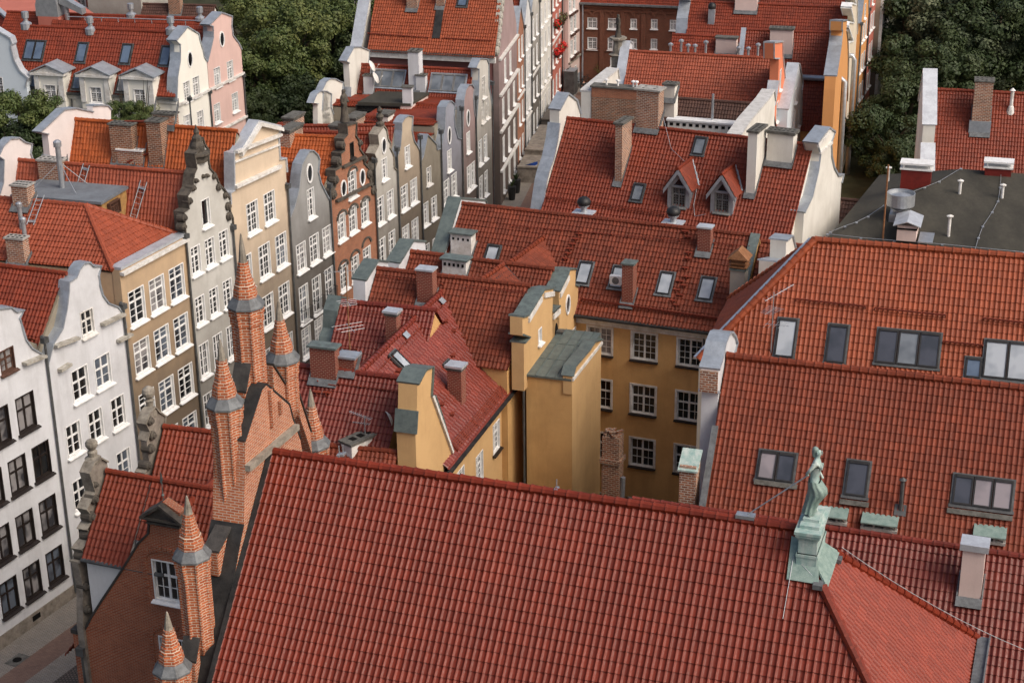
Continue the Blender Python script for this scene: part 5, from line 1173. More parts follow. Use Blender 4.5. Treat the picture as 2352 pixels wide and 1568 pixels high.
zz = RB.A[2] - .15
saddle(TB, atz((1170, 604), zz), atz(z12(225, 68), zz), 1.9, 'tile_rust'); zz = RC.A[2] - .2
saddle(TC, atz(z11(1550, 362), zz), atz(z11(1703, 258), zz), 1.6, 'tile_rust')
# --- diagonal wing with pinkish shiny tiles facing the courtyard
W0 = atz((822, 860), 14.7); W1 = atz((1041, 646), 14.7)
TW = thing('courtyard_wing', 'wing with shiny pinkish tile slope, snow guard and ochre courtyard wall with white windows', 'house', (W0 + W1) / 2 - UP * 15)
_d = nrm(W1 - W0); _s = (RE.A - W0).dot(RE.f) / _d.dot(RE.f); W0 = W0 + _d * (_s + .3)
uW = nrm(W1 - W0); nW = V3(uW[1], -uW[0], 0)
e0 = hitp((1116, 965), W0, UP); eW = atz((1110, 980), 10.3); runW = (eW - W0).dot(nW); pW = math.degrees(math.atan((W0[2] - 10.3) / runW))
dW = nW - UP * math.tan(math.radians(pW)); dWb = -nW - UP * math.tan(math.radians(pW))
RWg = Plane(W0, uW, dW); Lw = np.linalg.norm(W1 - W0); top_c = W1 + uW * .1
roofsheet('roof', [[W0, W1, W1 + dW * runW, W0 + dW * runW]], uW, 'tile_pink', TW, ns=6, tw=.30, tl=.40, amp=.04, lift=.06)
roofsheet('roof', [[W1, W0, W0 + dWb * 3.0, W1 + dWb * 3.0]], uW, 'tile_pink', TW, ns=4)
ridgecap([W0 + uW * .3 + UP * .04, W1 + UP * .04], 'tile_pink', TW, .16, .36)
FW = Face((W0 + nW * (runW - .4))[:2], (W1 + nW * (runW - .4))[:2]); FW.n = nW
zw = W0[2] - math.tan(math.radians(pW)) * runW
ww = [(*FW.uz(p), 1.15, 1.75) for p in (z12(10, 1290), z11(1655, 1440), z21(1540, 90), z22(-20, 140), z21(1410, 200), z21(1300, 290), z21(1640, 330))]
ww = [w for w in ww if w[1] < zw - 1 and 0.7 < w[0] < FW.w - .7]
m_ = MB(); wallmesh(m_, FW, [(-.2, 0), (-.2, zw - .02), (FW.w, zw - .02), (FW.w, 0)], rects(ww), .4, .22); m_.build('front_wall', 'plaster_yellowpale', TW)
for w in ww: window(FW, *w, TW, 'cas2-far', 'paint_white', 'glass', 'frame_black')
m_ = MB(); a = W0 - UP * .2 + uW * .1; m_.prism([a, a + nW * (runW - .9) - UP * math.tan(math.radians(pW)) * (runW - .9), V3(*(a + nW * (runW - .9))[:2], 0), V3(*(a - nW * 2.8)[:2], 0), a - nW * 2.8 - UP * math.tan(math.radians(pW)) * 2.8], uW * (Lw - .1)); m_.build('wall', 'plaster_yellow', TW)
m_ = MB(); g0 = W0 + dW * runW; m_.box(g0 - uW * .2 - UP * .1, uW * (Lw + .2), nW * .22, UP * .12); m_.box(g0 - uW * .2 - nW * .6 - UP * .3, uW * (Lw + .2), nW * .5, UP * .16); m_.build('gutter', 'lead_black', TW)
def valley(T, a, b, w=.3, mat='lead_black'):
    d = nrm(b - a); s = nrm(np.cross(d, UP)); m_ = MB(); m_.prism([a - s * w / 2, b - s * w / 2, b + s * w / 2, a + s * w / 2], UP * .12); return m_.build('valley_flashing', mat, T)
a = W1 + UP * .02; valley(TW, a + uW * .1, RWg.hit(z11(1760, 860)) + uW * .1 + UP * .1, .34)
m_ = MB()                                            # long dark snow guard above the courtyard eave
a, b = RWg.hit(z11(1764, 990)), RWg.hit(z11(1335, 1490))
for k in range(5): m_.box(a + RWg.d * (k * .11) + RWg.n * .1, b - a, RWg.d * .06, RWg.n * .05)
for i in range(14): c = a + (b - a) * i / 13; m_.box(c + RWg.n * .0, RWg.d * .55, nrm(b - a) * .04, RWg.n * .12)
m_.build('snow_guard', 'iron_red', TW)
bars(RWg, z11(1395, 425), z11(815, 1010), TW, (.15,)); 
bars(Plane(W0, uW, dWb), z11(900, 790), z11(700, 960), TW, (.12,))
for p, w_, h_ in ((z11(1562, 800), .75, 1.5), (z11(1000, 945), .75, 1.5), (z11(1345, 985), .7, 1.0)): skylight(RWg, p, w_, h_, TW, 'frame_dark', 'glass_roof_light', off=.12)
def chim2(T, q, h, w, d, u, cap='zinc', mat='brick_chim_red', ct=.12):
    u = nrm(V3(u[0], u[1], 0)); v = np.cross(UP, u); m_ = MB(); m_.cbox(q + UP * (h / 2 - .6), u, v, UP, w, d, h + 1.2); o = m_.build('chimney', mat, T); m_ = MB(); m_.cbox(q + UP * (h + ct / 2 + .004), u, v, UP, w + .22, d + .22, ct); m_.build('chimney_cap', [cap], o); m_ = MB(); m_.cbox(q + UP * (h - .1), u, v, UP, w + .1, d + .1, .1); m_.build('chimney_cap', 'concrete_dark', o); return o
chim2(TW, RWg.hit(z11(1610, 770)) - UP * .2, 1.55, .72, .62, uA, 'zinc'); chim2(TW, RWg.hit(z11(1385, 1165)), 1.75, .78, .62, uA, 'zinc_light')
chim2(TW, W0 + uW * FW.w * 0 + (atz(z11(945, 720), 14.4) - W0), 1.15, .66, .5, uA, 'zinc_light')
steps(RWg, [z11(1305, 655), z11(1360, 720), z11(1440, 765), z11(1505, 830), z11(1585, 880), z11(1355, 890), z11(980, 995), z11(1275, 1225), z11(1345, 1295)], TW)
for p in (z11(1258, 500), z11(1010, 735)):
    m_ = MB(); q = RWg.hit(p) + RWg.n * .15; m_.box(q - uW * .25, uW * .5, RWg.d * .35, RWg.n * .02)
    m_.build('patch', 'zinc', TW)
# --- ochre end gable of the front wing, with its vent stack
Fe, pe = endgable(TE, RE, [z11(1098, 1420), z11(1108, 1262), z11(1112, 1085), z11(1140, 1030), z11(1165, 985), z11(1215, 962), z11(1202, 1160), z11(1226, 1165), z11(1285, 1340), z11(1345, 1555)], .95, 'plaster_yellowpale', 'copper_roof', ext=(runW - .35) - (RE.B - W0).dot(nW))
m_ = MB(); (u0, z0_), (u1, z1_) = Fe.uz(z11(1205, 1165)), Fe.uz(z11(1345, 1555)); m_.prism([Fe.P(u0, z0_, .005), Fe.P(u1, z1_, .005), Fe.P(u1 + .12, z1_ + .1, .005), Fe.P(u0 + .2, z0_, .005)], Fe.n * .12); m_.build('cornice', 'paint_trim', TE)
q = atz(z11(1100, 1568), RE.B[2] - 4.2); m_ = MB()
m_.cbox(q + UP * .3, RE.uh, RE.f, UP, .95, .75, 3.2); m_.cbox(q + UP * 1.1, RE.uh, RE.f, UP, 1.15, .95, .1); o = m_.build('chimney', 'lead', TE)
m_ = MB()
for k in range(6): m_.cbox(q + UP * (2.0 + k * .12), RE.uh, RE.f, UP, 1.0, .8, .06)
m_.cbox(q + UP * 2.35, RE.uh, RE.f, UP, .8, .6, .8)
for s in (-1, 1): m_.prism([q + UP * 2.72 + RE.uh * s * .65 - RE.f * .55, q + UP * 2.72 + RE.uh * s * .65 + RE.f * .55, q + UP * 2.98 + RE.f * .55, q + UP * 2.98 - RE.f * .55], UP * .05)
m_.build('vent_hood', 'rust', o)
# --- annex with standing seam metal roof
zx = 11.4
a, b, c = atz(z12(97, 1005), zx), atz(z12(413, 1040), zx), atz(z12(612, 775), zx); d_ = a + (c - b)
TX = thing('annex', 'plain ochre annex block with flat grey green metal roof in the courtyard', 'annex', (a + c) / 2 - UP * zx)
m_ = MB(); m_.prism([V3(*p[:2], 0) for p in (a, b, c, d_)], UP * (zx - .02)); m_.build('wall', 'plaster_yellow', TX)
m_ = MB(); e = .12; uX = nrm(b - a); vX = nrm(c - b)
d2 = d_ + UP * .45; c2 = c + UP * .45
m_.add([a - vX * e, b - vX * e, c2, d2, a - vX * e - UP * .12, b - vX * e - UP * .12, c2 - UP * .6, d2 - UP * .6], [(0, 1, 2, 3), (0, 4, 5, 1), (1, 5, 6, 2), (2, 6, 7, 3), (3, 7, 4, 0), (4, 7, 6, 5)])
for k in range(1, 5): p = a + (b - a) * k / 4.6; m_.box(p - vX * e - uX * .015 + UP * .0, uX * .03, (d2 - a) + vX * e, UP * .05)
for k in (1, 2): p = a + (d2 - a) * k / 3; m_.box(p + UP * .003, (b - a), vX * .02, UP * .025)
m_.build('roof', 'copper_roof', TX)
Fx = Face(b[:2], c[:2]); Fx.n = V3(Fx.u[1], -Fx.u[0], 0)
mx = [Fx.uz(p) for p in (z12(400, 1040), z12(425, 960), z12(520, 850), z12(560, 790), z12(620, 762))]; mx = [(min(max(u, -.1), Fx.w), z) for u, z in mx]
m_ = MB(); o_ = [(mx[0][0], zx - .9)] + mx + [(mx[-1][0], zx - .9)]; Fx2 = Face((b + Fx.n * .03)[:2], (c + Fx.n * .03)[:2]); Fx2.n = Fx.n
wallmesh(m_, Fx2, o_, (), .5); pw = m_.build('parapet', 'plaster_yellowpale', TX); m_ = MB(); copingstrip(m_, Fx2, mx, .6, .12, .08); m_.build('coping', 'copper_roof', pw)
m_ = MB(); ledge(m_, Fx2, (mx[0][0], mx[0][1] - .25), (mx[-1][0], mx[-1][1] - .25), .16, .1); m_.build('cornice', 'paint_trim', TX)
m_ = MB(); m_.box(b + Fx.n * .002 - UP * 11.3, c - b, Fx.n * .02, UP * 11.28); m_.build('wall', 'plaster_yellowpale', TX)  # thin overlay gives the right face the lit tone of the same plaster
m_ = MB(); m_.tube([a - uX * .1 - vX * .15 - UP * .2, V3(*(a - uX * .1 - vX * .15)[:2], 0)], .07, 6); m_.build('downpipe', 'zinc_dark', TX)
# --- ruined brick chimney stump down in the courtyard
q = atz(z22(690, 300), 5.5); TS = thing('brick_chimney', 'ruined brick chimney with crumbling top down in the ochre courtyard', 'chimney', V3(*q[:2], 0))
zt_ = 9.3; m_ = MB(); a = V3(*q[:2], 0)
m_.cbox(a + UP * zt_ / 2, uA, fA, UP, .95, .8, zt_); m_.cbox(a + UP * (zt_ - 1.4), uA, fA, UP, 1.15, .98, .25)
for k in range(26): p = a + uA * random.uniform(-.42, .42) + fA * random.uniform(-.34, .34) + UP * (zt_ + random.uniform(0, .28)); m_.cbox(p, azv(random.uniform(0, 90)), azv(random.uniform(90, 180)), UP, .26, .13, .09)
m_.build('shaft', 'brick_chim_dark', TS); m_ = MB(); m_.tube([a + uA * .55 + UP * 5.2, a + uA * .6 + UP * 6.9], .13, 8); m_.cbox(a + uA * .75 + UP * 5.0, uA, fA, UP, .8, .6, .12); m_.build('flue', 'galvanised', TS)
# --- white chimney block with aerials just behind the hall ridge
q = atz(z11(660, 1515), 12.6); TK = thing('chimney_block', 'white chimney block with sooty top carrying aerials and a dish behind the hall ridge', 'chimney', V3(*q[:2], 9))
ax = nrm(W1 - W0) * .8 + uA * .35; ax = nrm(ax); ay = V3(ax[1], -ax[0], 0); m_ = MB(); m_.cbox(q + ax * .9 - UP * 1.0, ax, ay, UP, 2.5, .75, 2.6); m_.build('shaft', 'paint_trim', TK); m_ = MB(); m_.cbox(q + ax * .9 + UP * .36, ax, ay, UP, 2.7, .9, .12); m_.build('chimney_cap', 'concrete_dark', TK)
for k in range(4): m_ = MB(); m_.cbox(q + ax * (.1 + .5 * k) + UP * .43, ax, ay, UP, .3, .34, .03); m_.build('flue_opening', 'soot_shade', TK)
kq = q
dish(q + ax * 2.0 + ay * .6 + UP * 1.0, V3(.85, .3, .25), .42, 'grey satellite dish on the sooty white chimney behind the hall ridge', .6)
def yagi(base, h, booms, label, mat='galvanised', mastmat=None, r=.022):
    T = thing('tv_antenna', label, 'antenna', base, 'television aerials on the roofs'); m_ = MB(); m_.tube([base - UP * .2, base + UP * h], [r * 1.4, r], 6); m_.build('mast', mastmat or mat, T)
    for z, d, ln, n, w in booms:
        d = nrm(d); s = nrm(np.cross(d, UP)); m_ = MB(); o = base + UP * z - d * ln * .3; m_.tube([o, o + d * ln], .014, 5)
        for i in range(n): p = o + d * ln * (i + .3) / n; ww_ = w * (1 - .35 * i / n); m_.tube([p - s * ww_ / 2, p + s * ww_ / 2], .010, 4)
        m_.build('boom', mat, T)
    return T
yagi(kq + ax * .9 + UP * .4, .95, [(.9, V3(-.8, .5, .1), 1.3, 11, .34), (.55, V3(-.9, .3, 0), .9, 8, .3)], 'short grid aerial on the sooty white chimney block')
qm = RE.hit(z11(652, 940)) ; yagi(atz(z11(652, 935), 14.9), 5.1, [(4.9, V3(-1, -.2, 0), 1.6, 10, .3), (3.3, V3(.3, -.9, 0), 1.0, 4, 1.0), (2.0, V3(.4, -.9, 0), 1.3, 3, 1.6)], 'tall rusty aerial mast with three booms above the oxblood roof', 'galvanised', 'rust', .03)
cable([kq + ax * 2.0 - UP * .2, atz(z11(1030, 1480), 12.2)], 'upper of two black cables from the white chimney block to the vent stack', .025, 'iron_black', .1); cable([kq + ax * 1.7 - UP * .7, atz(z11(1030, 1540), 11.9)], 'lower of two black cables from the white chimney block to the vent stack', .025, 'iron_black', .1)
# ------------------------------------------------------------ big tiled house on the right, two parallel roofs
A = atz((1872, 552), 20.); B = atz((2352, 591), 20.); B = B + (B - A) * .25
T8 = thing('big_roof_house', 'upper bright red tiled roof with hipped left end and a row of roof windows', 'house', (A + B) / 2 - UP * 20)
p8 = 50; u8 = nrm(B - A); f8 = V3(u8[1], -u8[0], 0); R8 = Plane(A, u8, f8 - UP * math.tan(math.radians(p8)))
lc = R8.hit(z12(1450, 745)); run8 = (lc - A).dot(f8); lc2 = lc + (lc - A) * .25; run8b = (lc2 - A).dot(f8)
Bd = B + (f8 - UP * math.tan(math.radians(p8))) * run8b
roofsheet('roof', [[A, B, Bd, lc2]], u8, 'tile_bright', T8, ns=7, tw=.24, tl=.40, amp=.05, lift=.04)
bk = -f8 - UP * math.tan(math.radians(p8)); ub = (lc2 - A).dot(u8); blc = A + u8 * ub + bk * run8b
roofsheet('roof', [[B, A, blc, B + bk * run8b]], u8, 'tile_bright', T8, ns=3); roofsheet('roof', [[A, lc2, blc]], f8, 'tile_bright', T8, ns=4)
ridgecap([A + UP * .05, B + UP * .05], 'tile_bright', T8, .17, .42); ridgecap([A + UP * .05, lc2 + UP * .06], 'tile_bright', T8, .19, .42); ridgecap([A + UP * .03, blc + UP * .03], 'tile_bright', T8, .17)
m_ = MB(); k = UP * -.15; m_.prism([V3(*p[:2], lc2[2] - .25) for p in (lc2, Bd, B + bk * run8b, blc)], -UP * (lc2[2] - .25)); m_.build('wall', 'plaster_stone', T8)
m_ = MB(); q0_ = A + (lc2 - A) * .05; s = nrm(V3(*(A - lc2)[:2], 0)); s = V3(-s[1], s[0], 0); m_.prism([A + s * .22 - UP * .05, A + s * .55 - UP * .12, lc2 + s * .55 - UP * .12, lc2 + s * .22 - UP * .05], UP * .1); m_.build('hip_flashing', 'zinc_light', T8)
skylight(R8, z13(125, 765), .95, 2.0, T8, pane='glass_roof_light'); skylight(R8, z13(475, 805), .95, 1.95, T8, pane='glass_roof_dark')
skylight(R8, z13(965, 835), 1.0, 1.75, T8, pane='glass_roof_dark', n=3, blind=['glass_roof_dark', 'glass_roof', 'glass_roof_dark']); skylight(R8, z13(1415, 970), .75, 1.0, T8, pane='glass_roof_blue')
skylight(R8, z13(1650, 920), 1.1, 1.9, T8, n=2, blind=['glass_roof_light', 'glass_roof_light'])
for a, b in ((z13(195, 500), z13(675, 552)), (z13(735, 562), z13(1225, 612)), (z13(1480, 632), z13(1790, 665)), (z13(1205, 790), z13(1480, 818))): bars(R8, a, b, T8, (.12, .2, .28), every=1.1)
yq = R8.hit(z13(20, 860)); yagi(yq, 3.2, [(3.0, V3(.8, .3, .35), 1.7, 9, .5), (2.3, V3(-.6, -.8, 0), 1.2, 7, .9), (1.5, V3(.8, -.4, .05), 1.2, 5, 1.1)], 'spiky grey aerial in front of the bright red roof at the left hip')
A = atz((1669, 817), 18.); B = atz((2352, 892), 18.); B = B + (B - A) * .2
T8b = thing('big_roof_house', 'lower rust red tiled roof with roof windows and green copper vent boxes on the right', 'house', (A + B) / 2 - UP * 18)
R8b = gabled(T8b, A, B, 50, 9.0, 50, 3.2, 'tile_rust', 'plaster_stone', ns=7, tw=.225, tl=.38, amp=.045, lift=.038, capr=.17)
skylight(R8b, (1784, 1072), .80, 1.3, T8b, n=2, blind=['glass_roof_lilac', 'glass_roof_dark']); skylight(R8b, z23(615, 165), .95, 1.55, T8b, pane='glass_roof_dark'); skylight(R8b, z23(1480, 260), .82, 1.3, T8b, n=3, blind=['glass_roof_dark', 'glass_roof_lilac', 'glass_roof_lilac'])
for p, w_, n_ in (((1783, 1108), 1.9, 0), (z23(597, 318), 1.25, 0), (z23(1460, 395), 2.7, 0)):
    q = R8b.hit(p); m_ = MB(); m_.box(q - R8b.u * w_ / 2 + R8b.n * .12, R8b.u * w_, R8b.d * .22, R8b.n * .05); m_.build('apron', 'concrete_dark', T8b)
for p, w_ in ((z23(445, 440), 1.3), (z23(768, 490), 1.55), (z23(1525, 575), 1.35)):
    q = R8b.hit(p); m_ = MB(); fo = R8b.f; m_.box(q - R8b.u * w_ / 2 + UP * .42 - fo * .55, R8b.u * w_, fo * .95 - UP * .18, UP * .06); o = m_.build('vent_box', 'copper', T8b); m_ = MB()
    for k in range(4): m_.box(q + R8b.u * (-w_ / 2 + .03 + (w_ - .14) * k / 3) + fo * .1, R8b.u * .09, fo * .14, UP * .32)
    m_.box(q - R8b.u * w_ / 2 - UP * .1, R8b.u * w_, fo * .3, UP * .12); m_.build('baffle', 'concrete', o); m_ = MB(); m_.box(q - R8b.u * (w_ / 2 - .04) + UP * -.05 - fo * .05, R8b.u * (w_ - .08), fo * .06, UP * .4); m_.build('opening', 'soot_shade', o)
q = R8b.hit(z23(912, 380)); m_ = MB(); m_.tube([q - UP * .1, q + UP * 1.45], .09, 8); m_.lathe(q + UP * 1.45, [(.16, 0), (.17, .03), (.02, .14)], 8); m_.cbox(q + R8b.n * .05, R8b.u, R8b.d, R8b.n, .5, .5, .05); m_.build('vent_pipe', 'zinc_dark', T8b)
# left gable of that roof with its curved capped top
Fp, pp = parapet(T8b, A - R8b.uh * .05, -R8b.f, [z12(1402, 1568), z12(1412, 1350), z12(1420, 1145), z12(1412, 1140), z12(1418, 985), z12(1445, 900), z12(1465, 800), z12(1490, 738), z12(1512, 728), z12(1535, 760), z12(1545, 800), z12(1528, 880)], .75, 'plaster_white', 'zinc', zlow=0, flipn=R8b.uh, capth=.1)
m_ = MB(); (u0, z0_), (u1, z1_) = Fp.uz(z12(1412, 1140)), Fp.uz(z12(1418, 990)); m_.box(Fp.P(u0 - .06, z0_, .02), Fp.u * .1, -Fp.n * .8, UP * (z1_ - z0_)); m_.build('pier', 'brick_chim', T8b)
q0_, q1_ = A + R8b.d * 3.2 / .643 * 0, 0
m_ = MB(); a = A - R8b.uh * .12 + UP * .06; m_.prism([a + R8b.d * 3.4, a + R8b.d * 14, a + R8b.d * 14 + R8b.uh * .28, a + R8b.d * 3.4 + R8b.uh * .28], R8b.n * .14); m_.build('verge_flashing', 'lead', T8b)
qp = R8b.hit(z22(1300, 170)); m_ = MB(); m_.cbox(qp - R8b.uh * .5 + UP * -3.2, R8b.uh, R8b.f, UP, .75, .9, 8); k_ = m_.build('pier', 'brick_chim', T8b); m_ = MB(); v = qp - R8b.uh * .5 + UP * .82
m_.prism([v - R8b.uh * .45 + R8b.f * .55 - UP * .25, v + R8b.uh * .45 + R8b.f * .55 - UP * .25, v + R8b.uh * .45 - R8b.f * .5 + UP * .35, v - R8b.uh * .45 - R8b.f * .5 + UP * .35], UP * .08); m_.build('coping', 'copper_pale', k_)
# ------------------------------------------------------------ dark felt roof with ventilators
z0_ = 12.6; a = atz((1900, 548), z0_); b = atz((2352, 586), z0_); b = b + (b - a) * .3; zt_ = 15.0
c = atz((2210, 388), zt_); d_ = atz((2352, 399), zt_); d_ = d_ + (d_ - c) * .6; e_ = atz((2020, 402), z0_)
T6 = thing('flat_roof_building', 'building with large dark felt roof full of vents', 'building', (a + b) / 2 - UP * z0_)
m_ = MB(); e2 = c + (c - (a + b) / 2) * .4; e2[2] = z0_; f2_ = d_ + (e2 - c); f2_[2] = z0_
m_.add([a, b, d_, c, e_, e2, f2_], [(0, 1, 2, 3), (0, 3, 4), (4, 3, 5), (3, 2, 6, 5)])
m_.build('roof', 'bitumen', T6); m_ = MB(); m_.prism([V3(*p[:2], z0_ - .02) for p in (a, b, f2_, e2, e_)], -UP * (z0_ - .02)); m_.build('wall', 'plaster_stone', T6)
R6 = Plane(c, nrm(b - a), nrm(a - c)); R6.n = nrm(np.cross(b - a, c - a)); R6.n = R6.n if R6.n[2] > 0 else -R6.n
R6.d = nrm(np.cross(R6.u, R6.n)); R6.d = R6.d if R6.d[2] < 0 else -R6.d
RL = Plane(a, nrm(e_ - a), UP); RL.n = nrm(np.cross(e_ - a, c - a)); RL.n = RL.n if RL.n[2] > 0 else -RL.n
q = R6.hit(z03(905, 1500)); m_ = MB(); m_.cbox(q + UP * .1, R6.u, np.cross(UP, R6.u), UP, 1.25, 1.25, .5); m_.lathe(q + UP * .35, [(.6, 0), (.45, .1), (.45, .25), (.62, .28), (.62, .33), (.5, .36), (.5, .45), (.86, .5), (.9, .53), (.9, 1.35), (.86, 1.35), (.84, 1.12), (.02, 1.3)], 28); tag(m_.build('roof_ventilator', 'galvanised', smooth=False), 'large round galvanised ventilator drum on the dark felt roof', 'ventilator')
q = R6.hit(z13(960, 60)); vx = np.cross(UP, R6.u); m_ = MB(); m_.cbox(q + UP * .5, R6.u, vx, UP, 1.2, 2.0, 1.0); m_.cbox(q + UP * .8 - R6.u * 0, R6.u, vx, UP, 1.3, 2.1, .1, 1)
for s in (-1, 1): m_.prism([q + UP * 1.0 + R6.u * s * .85 - vx * 1.25, q + UP * 1.0 + R6.u * s * .85 + vx * 1.25, q + UP * 1.3 + vx * 1.25, q + UP * 1.3 - vx * 1.25], UP * .06, 2)
m_.cbox(q + R6.u * 1.2 + UP * .12, R6.u, vx, UP, .9, 2.8, .08, 3); tag(m_.build('roof_hood', ['plaster_palepink', 'soot_shade', 'zinc_light', 'galvanised']), 'white ridged metal hood standing on the dark felt roof below the drum', 'vent hood')
grp = 'small vent pipes on the dark felt roof'
for p, h_, lb in ((z03(828, 1228), .9, 'small white vent pipe at the left upper edge of the felt roof'), (z03(1045, 1245), .8, 'small white vent pipe just under the red boxed chimney'), (z03(1320, 1335), 1.1, 'small white vent pipe in the middle of the felt roof'), (z03(1612, 1365), 1.1, 'small white vent pipe near the grey wire on the felt roof'), (z13(1243, 60), 1.7, 'tall grey vent pipe low on the felt roof, right of the hood')):
    q = R6.hit(p); m_ = MB(); m_.lathe(q, [(.1, -.2), (.1, h_ * .75), (.2, h_ * .75 + .02), (.22, h_ * .75 + .08), (.04, h_ * .75 + .16)], 10); tag(m_.build('vent_pipe', 'paint_trim'), lb, 'vent pipe', grp)
def redbox(p, w_, d2, h_, lb):
    q = R6.hit(p); m_ = MB(); m_.cbox(q + UP * (h_ / 2 - .3), R6.u, vx, UP, w_, d2, h_ + .6); T = thing('boxed_chimney', lb, 'chimney', q, 'red boxed chimneys with white lids'); m_.build('casing', 'red_sheet', T); m_ = MB(); m_.cbox(q + UP * (h_ + .06), R6.u, vx, UP, w_ + .2, d2 + .2, .1); m_.cbox(q + UP * (h_ + .42), R6.u, vx, UP, w_ + .24, d2 + .24, .12)
    for s in (-1, 1):
        for t in (-1, 1): m_.cbox(q + R6.u * s * w_ * .42 + vx * t * d2 * .4 + UP * (h_ + .22), R6.u, vx, UP, .1, .1, .34)
    m_.build('lid', 'paint_white', T)
redbox(z03(1020, 1235), 1.95, 1.0, .75, 'red boxed chimney with white lid at the left top of the felt roof'); redbox(z03(1585, 1192), 1.7, .9, .42, 'red boxed chimney with white lid at the right top of the felt roof')
def wire_on(R, px, lb, r=.018): 
    P = [R.hit(p) + R.n * .12 for p in px]; m_ = MB(); m_.tube(P, r, 5)
    for p in P: m_.cbox(p - R.n * .08, R.u, R.d, R.n, .16, .16, .1)
    tag(m_.build('cable', 'galvanised'), lb, 'cable', 'grey lightning wires on the dark felt roof')
wire_on(R6, [z03(1605, 1200), z03(1600, 1300), z03(1585, 1395), z03(1545, 1470), z13(1480, 0), z13(1450, 80), z13(1425, 165)], 'grey wire running down the right part of the felt roof'); wire_on(R6, [z03(1330, 1170), z03(1180, 1260), z03(1080, 1300), z03(960, 1345)], 'grey wire running from the felt roof ridge towards the drum'); wire_on(R6, [z03(800, 1425), z03(690, 1500), z03(610, 1540), z13(530, 0), z13(430, 40)], 'grey wire along the left edge of the felt roof'); wire_on(R6, [z13(410, 55), z13(640, 80), z13(870, 100), z13(1200, 125), z13(1764, 180)], 'grey wire along the lower edge of the felt roof')
q = R6.hit(z13(790, 90)); m_ = MB(); m_.tube([q, q + UP * 5.0], .06, 6); tag(m_.build('mast', 'rust'), 'thin rusty mast rising left of the ventilator drum', 'mast')
# brown roof between
A = atz(z03(392, 1362), 11.5); B = atz(z03(640, 1388), 11.5); Tq = thing('low_roof', 'small dark red roof squeezed between the white gable and the felt roof', 'house', A - UP * 11.5); gabled(Tq, A, B, 45, 5, 45, 3, 'tile_brown', 'plaster_ochre', ns=4)
# ------------------------------------------------------------ house at the far right
A = atz((2148, 206), 16.); B = atz((2352, 216), 16.); B = B + (B - A) * .6
T7 = thing('far_right_house', 'house at the right edge with dark red roof, white gable and one brick chimney', 'house', (A + B) / 2 - UP * 16)
R7 = gabled(T7, A, B, 52, 7, 52, 4, 'tile_red', 'plaster_offwhite', ns=4)
def UZ(*l):
    class P_: pass
    r = []
    for v in l: p = P_(); p.is_uz = 1; p.v = v; r.append(p)
    return r
k = R7.tf; parapet(T7, A - R7.uh * .05, azv(81), UZ((-7.2, 16 - 7 * k - .3), (-7.2, 16 - 7.2 * k + .7), (-3.2, 16 - 3.2 * k + .7), (-3.2, 16 - 3.2 * k + 2.1), (0, 17.5), (2.4, 17.5 - 2.4 * k)), .9, 'plaster_offwhite', 'zinc_light', zlow=0, flipn=R7.uh, capth=.14)
chimney(R7, z03(1458, 925), 1.35, 1.3, 4.0, T7, 'brick_chim', 'concrete_dark', holes=4); 
q = R7.hit(z03(1455, 925)); m_ = MB(); m_.box(q - R7.uh * .8 + R7.f * .05, R7.uh * 1.6, -R7.f * .3, UP * 1.0); m_.build('flashing', 'zinc', T7)
q = R7.hit(z03(1672, 760)); m_ = MB(); m_.lathe(q, [(.35, -.3), (.2, .3), (.14, .35), (.14, 1.5), (.24, 1.52), (.05, 1.7)], 8); m_.build('vent_pipe', 'paint_trim', T7)
# ------------------------------------------------------------ right side of the street, further back
zr1 = 17.5
A = atz((1303, 272), zr1); B = atz((1720, 318), zr1); u_ = nrm(B - A); B = A + u_ * 17.6
T1 = thing('gabled_house', 'house with white curved gables, two peaked dormers and tall brick chimney', 'house', (A + B) / 2 - UP * zr1)
R1 = gabled(T1, A, B, 50, 7.0, 50, 4.2, 'tile_red', 'plaster_offwhite', ns=5, tw=.23, tl=.37)
parapet(T1, A - R1.uh * .05, -R1.f, [z02(205, 1460), z02(216, 1380), z02(236, 1250), z02(250, 1190), z02(285, 1090), z02(312, 960), z02(326, 850), z02(326, 765), z02(385, 652), z02(442, 696), z02(470, 790)], .72, 'plaster_offwhite', 'zinc', zlow=0, flipn=R1.uh, capth=.14)
PB = R1.A + u_ * 17.55
Fq, pq_ = parapet(T1, PB + u_ * .5, -R1.f, [z03(240, 1600), z03(248, 1470), z03(300, 1360), z03(343, 1180), z03(356, 1065), z03(336, 992), z03(420, 885), z03(458, 912), z03(434, 985), z03(434, 1080), z03(452, 1160), z03(482, 1216), z03(518, 1208), z03(506, 1262), z03(500, 1360)], .85, 'plaster_offwhite', 'zinc', zlow=0, flipn=R1.uh, capth=.12)
m_ = MB(); (ua, za), (ub, zb) = Fq.uz(z03(338, 990)), Fq.uz(z03(425, 890)); ledge(m_, Fq, (ua, za - .25), (ub, zb - .25), .2, .14); ledge(m_, Fq, Fq.uz(z03(350, 1062)), Fq.uz(z03(432, 990)), .14, .16); m_.build('cornice', 'paint_trim', T1)
chimney(R1, z02(730, 1265), .5, 1.75, 4.1, T1, 'brick_chim', 'concrete_dark', .14, .12, holes=5)
chimney(R1, z02(928, 900), 1.62, 1.0, 2.75, T1, 'brick_chim', 'concrete', .12, .14, holes=2)
chimney(R1, z02(1640, 1345), .62, 1.9, 4.2, T1, 'plaster_offwhite', 'concrete_dark', .14, .1, holes=6)
chimney(R1, z03(75, 1130), 1.75, .9, 2.0, T1, 'plaster_offwhite', 'concrete_dark', .2, .12, holes=6)
chimney(R1, z02(1080, 690), .8, .7, 1.0, T1, 'plaster_offwhite', 'concrete_dark', .14, .1, holes=3)
